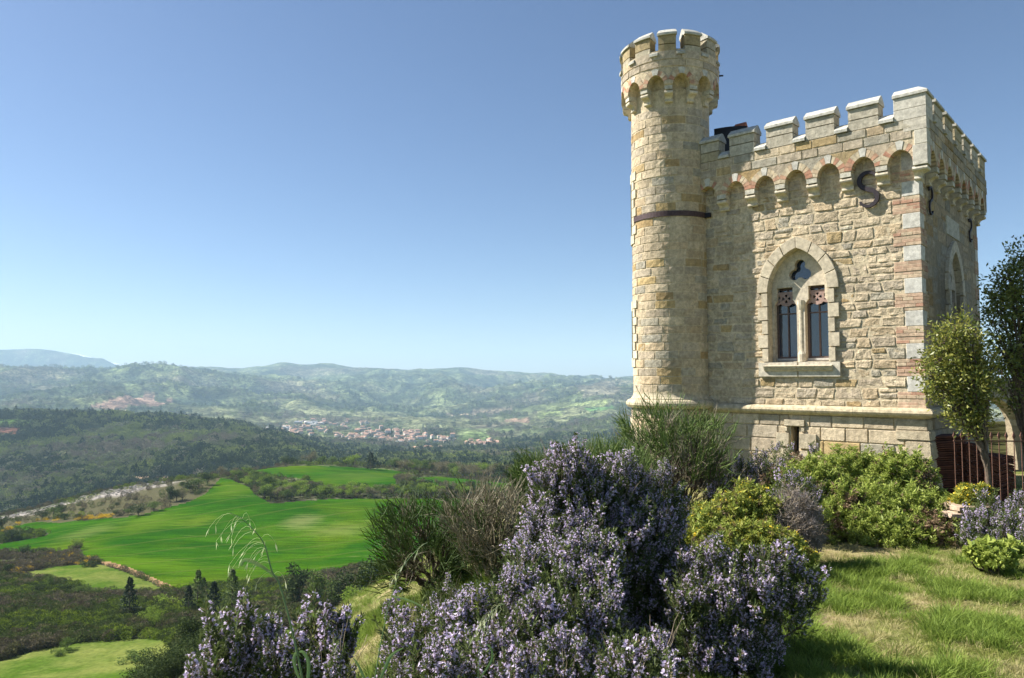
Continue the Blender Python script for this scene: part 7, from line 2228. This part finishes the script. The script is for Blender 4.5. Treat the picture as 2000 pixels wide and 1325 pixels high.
# loose pale boulders along the crest of the ridge
rock_m = simple('boulder_stone', (0.25, 0.23, 0.20), 0.95, 0, 0.35, 0.8, 0.6)
bm = bmesh.new(); bmesh.ops.create_icosphere(bm, subdivisions=2, radius=0.5)
for v in bm.verts: v.co *= 1 + 0.6 * mnoise.noise(v.co * 3.1); v.co.z *= 0.55
me = bpy.data.meshes.new('boulder'); bm.to_mesh(me); bm.free(); me.materials.append(rock_m)
P_b = [bpy.data.objects.new('boulder', me)]
nb = 420; t = g6.random(nb) * (len(crest) - 1); i0 = t.astype(int); cr = np.array(crest)
BP = cr[i0] * (1 - (t - i0))[:, None] + cr[np.minimum(i0 + 1, len(cr) - 1)] * (t - i0)[:, None] + g6.normal(size=(nb, 2)) * np.array([9, 9])
o = scatter('ridge_rocks', np.stack([BP[:, 0], BP[:, 1], ground(BP[:, 0], BP[:, 1])], 1), g6.uniform(0, 6.28, (nb, 3)) * [0.05, 0.05, 1], g6.uniform(0.5, 2.4, nb), np.zeros(nb, int), P_b)
tag(o, 'pale limestone boulders strewn along the crest of the ridge', 'rocks')

# ---- the town in the valley
wallc = [(0.62, 0.55, 0.45), (0.66, 0.60, 0.52), (0.55, 0.47, 0.38), (0.70, 0.66, 0.60), (0.60, 0.50, 0.40)]
roofc = [(0.36, 0.19, 0.125), (0.40, 0.23, 0.15), (0.33, 0.20, 0.145), (0.43, 0.27, 0.19)]
wm = [simple('plaster_%s' % n, c, 0.9, 0, .15, .3) for n, c in zip(('cream', 'white', 'sand', 'pale', 'buff'), wallc)]
rm = [simple('roof_%s' % n, c, 0.9, 0, .3, .3) for n, c in zip(('red', 'orange', 'brown', 'pink'), roofc)]
greym = simple('sheet_roof_grey', (0.42, 0.43, 0.45), 0.7, 0, .15, .3)
winm = simple('house_window_dark', (0.03, 0.03, 0.035), 0.5, 0, .2, 1)
def house_mesh(w, d, h, rh, wmat, rmat):
    """walls, gabled roof with eaves, chimney, door and window openings"""
    V = []; F = []; mi = []
    def add(vs, fs, m_):
        o_ = len(V); V.extend(vs); F.extend([tuple(i + o_ for i in f) for f in fs]); mi.extend([m_] * len(fs))
    vs, fs = boxV(-w/2, w/2, -d/2, d/2, -2.0, h); add(vs, fs, 0)
    add([(-w/2, -d/2, h), (-w/2, d/2, h), (-w/2, 0, h + rh), (w/2, -d/2, h), (w/2, d/2, h), (w/2, 0, h + rh)], [(0, 2, 1), (3, 4, 5)], 0)
    e = 0.5
    for s in (-1, 1):
        zl = h - e * rh / (d / 2)
        a_ = [(-w/2 - e, s * (d/2 + e), zl), (w/2 + e, s * (d/2 + e), zl), (w/2 + e, 0, h + rh), (-w/2 - e, 0, h + rh)]
        b_ = [(x, y, z + .25) for x, y, z in a_]
        add(a_ + b_, [(0, 3, 2, 1), (4, 5, 6, 7), (0, 1, 5, 4), (1, 2, 6, 5), (3, 0, 4, 7)], 1)
    vs, fs = boxV(w * .2, w * .2 + .8, -.4, .4, h + rh * .5, h + rh + 1.0); add(vs, fs, 0)
    for s in (-1, 1):
        n_ = max(2, int(w / 3.2))
        for fl in range(max(1, int(h / 3))):
            for i in range(n_):
                x = -w/2 + w * (i + .5) / n_; z = 1.2 + fl * 2.9
                y = s * (d/2 + .03)
                if z + 1.3 < h: add([(x - .5, y, z), (x + .5, y, z), (x + .5, y, z + 1.3), (x - .5, y, z + 1.3)], [(0, 1, 2, 3)], 2)
    me = bpy.data.meshes.new('house'); me.from_pydata(V, [], F)
    for m_ in (wmat, rmat, winm): me.materials.append(m_)
    me.polygons.foreach_set('material_index', mi); me.update()
    return me
hm_ = [house_mesh(rnd.uniform(9, 15), rnd.uniform(8, 11), rnd.choice([4.5, 6.2, 8]), rnd.uniform(1.6, 2.6), wm[i % 5], rm[i % 4]) for i in range(12)]
sheds = [house_mesh(38, 18, 6, 1.5, wm[3], greym), house_mesh(30, 14, 5, 1.8, wm[1], wm[3])]
def town(n, cl, label, group, kinds=None, sc=(1.15, 1.6)):
    x, y, w, h = cl
    for _ in range(n):
        a_ = rnd.uniform(0, 6.28); q = rnd.random() ** .6
        p = hit(x + w * q * math.cos(a_), y + h * q * math.sin(a_), 1700, 4300)
        if p is None or p.y < 1700: continue
        me = rnd.choice(kinds or hm_)
        o = link('house' if not kinds else 'warehouse', me, None, p); o.rotation_euler = (0, 0, rnd.choice([.3, .3 + math.pi / 2]) + rnd.gauss(0, .25)); s = rnd.uniform(*sc); o.scale = (s, s, s)
        tag(o, label, 'house' if not kinds else 'warehouse', group)
town(135, town_px[0], 'red-roofed house in the dense old centre of the valley town', 'houses of the old town centre')
town(46, town_px[1], 'pale house in the upper suburb left of the old town centre', 'houses of the upper suburb')
town(34, town_px[2], 'house in the loose hamlet at the left end of the town', 'houses of the left hamlet')
town(34, town_px[3], 'cream house in the compact hamlet right of the town', 'houses of the right hamlet')
town(16, town_px[4], 'house scattered between the old centre and the right hamlet', 'houses between centre and right hamlet')
town(20, town_px[5], 'house on the road below the old town centre', 'houses along the lower road')
town(8, town_px[6], 'long pale warehouse at the upper edge of the town', 'warehouses of the town', sheds, (.9, 1.2))
town(5, (560, 838, 40, 4), 'long pale warehouse in the left hamlet', 'warehouses of the left hamlet', sheds, (.9, 1.2))
town(4, (745, 868, 40, 4), 'long grey warehouse below the old town centre', 'warehouses below the old town', sheds, (.9, 1.2))
town(5, town_px[7], 'pale house among the woods far right of the town', 'houses in the woods right of the town')
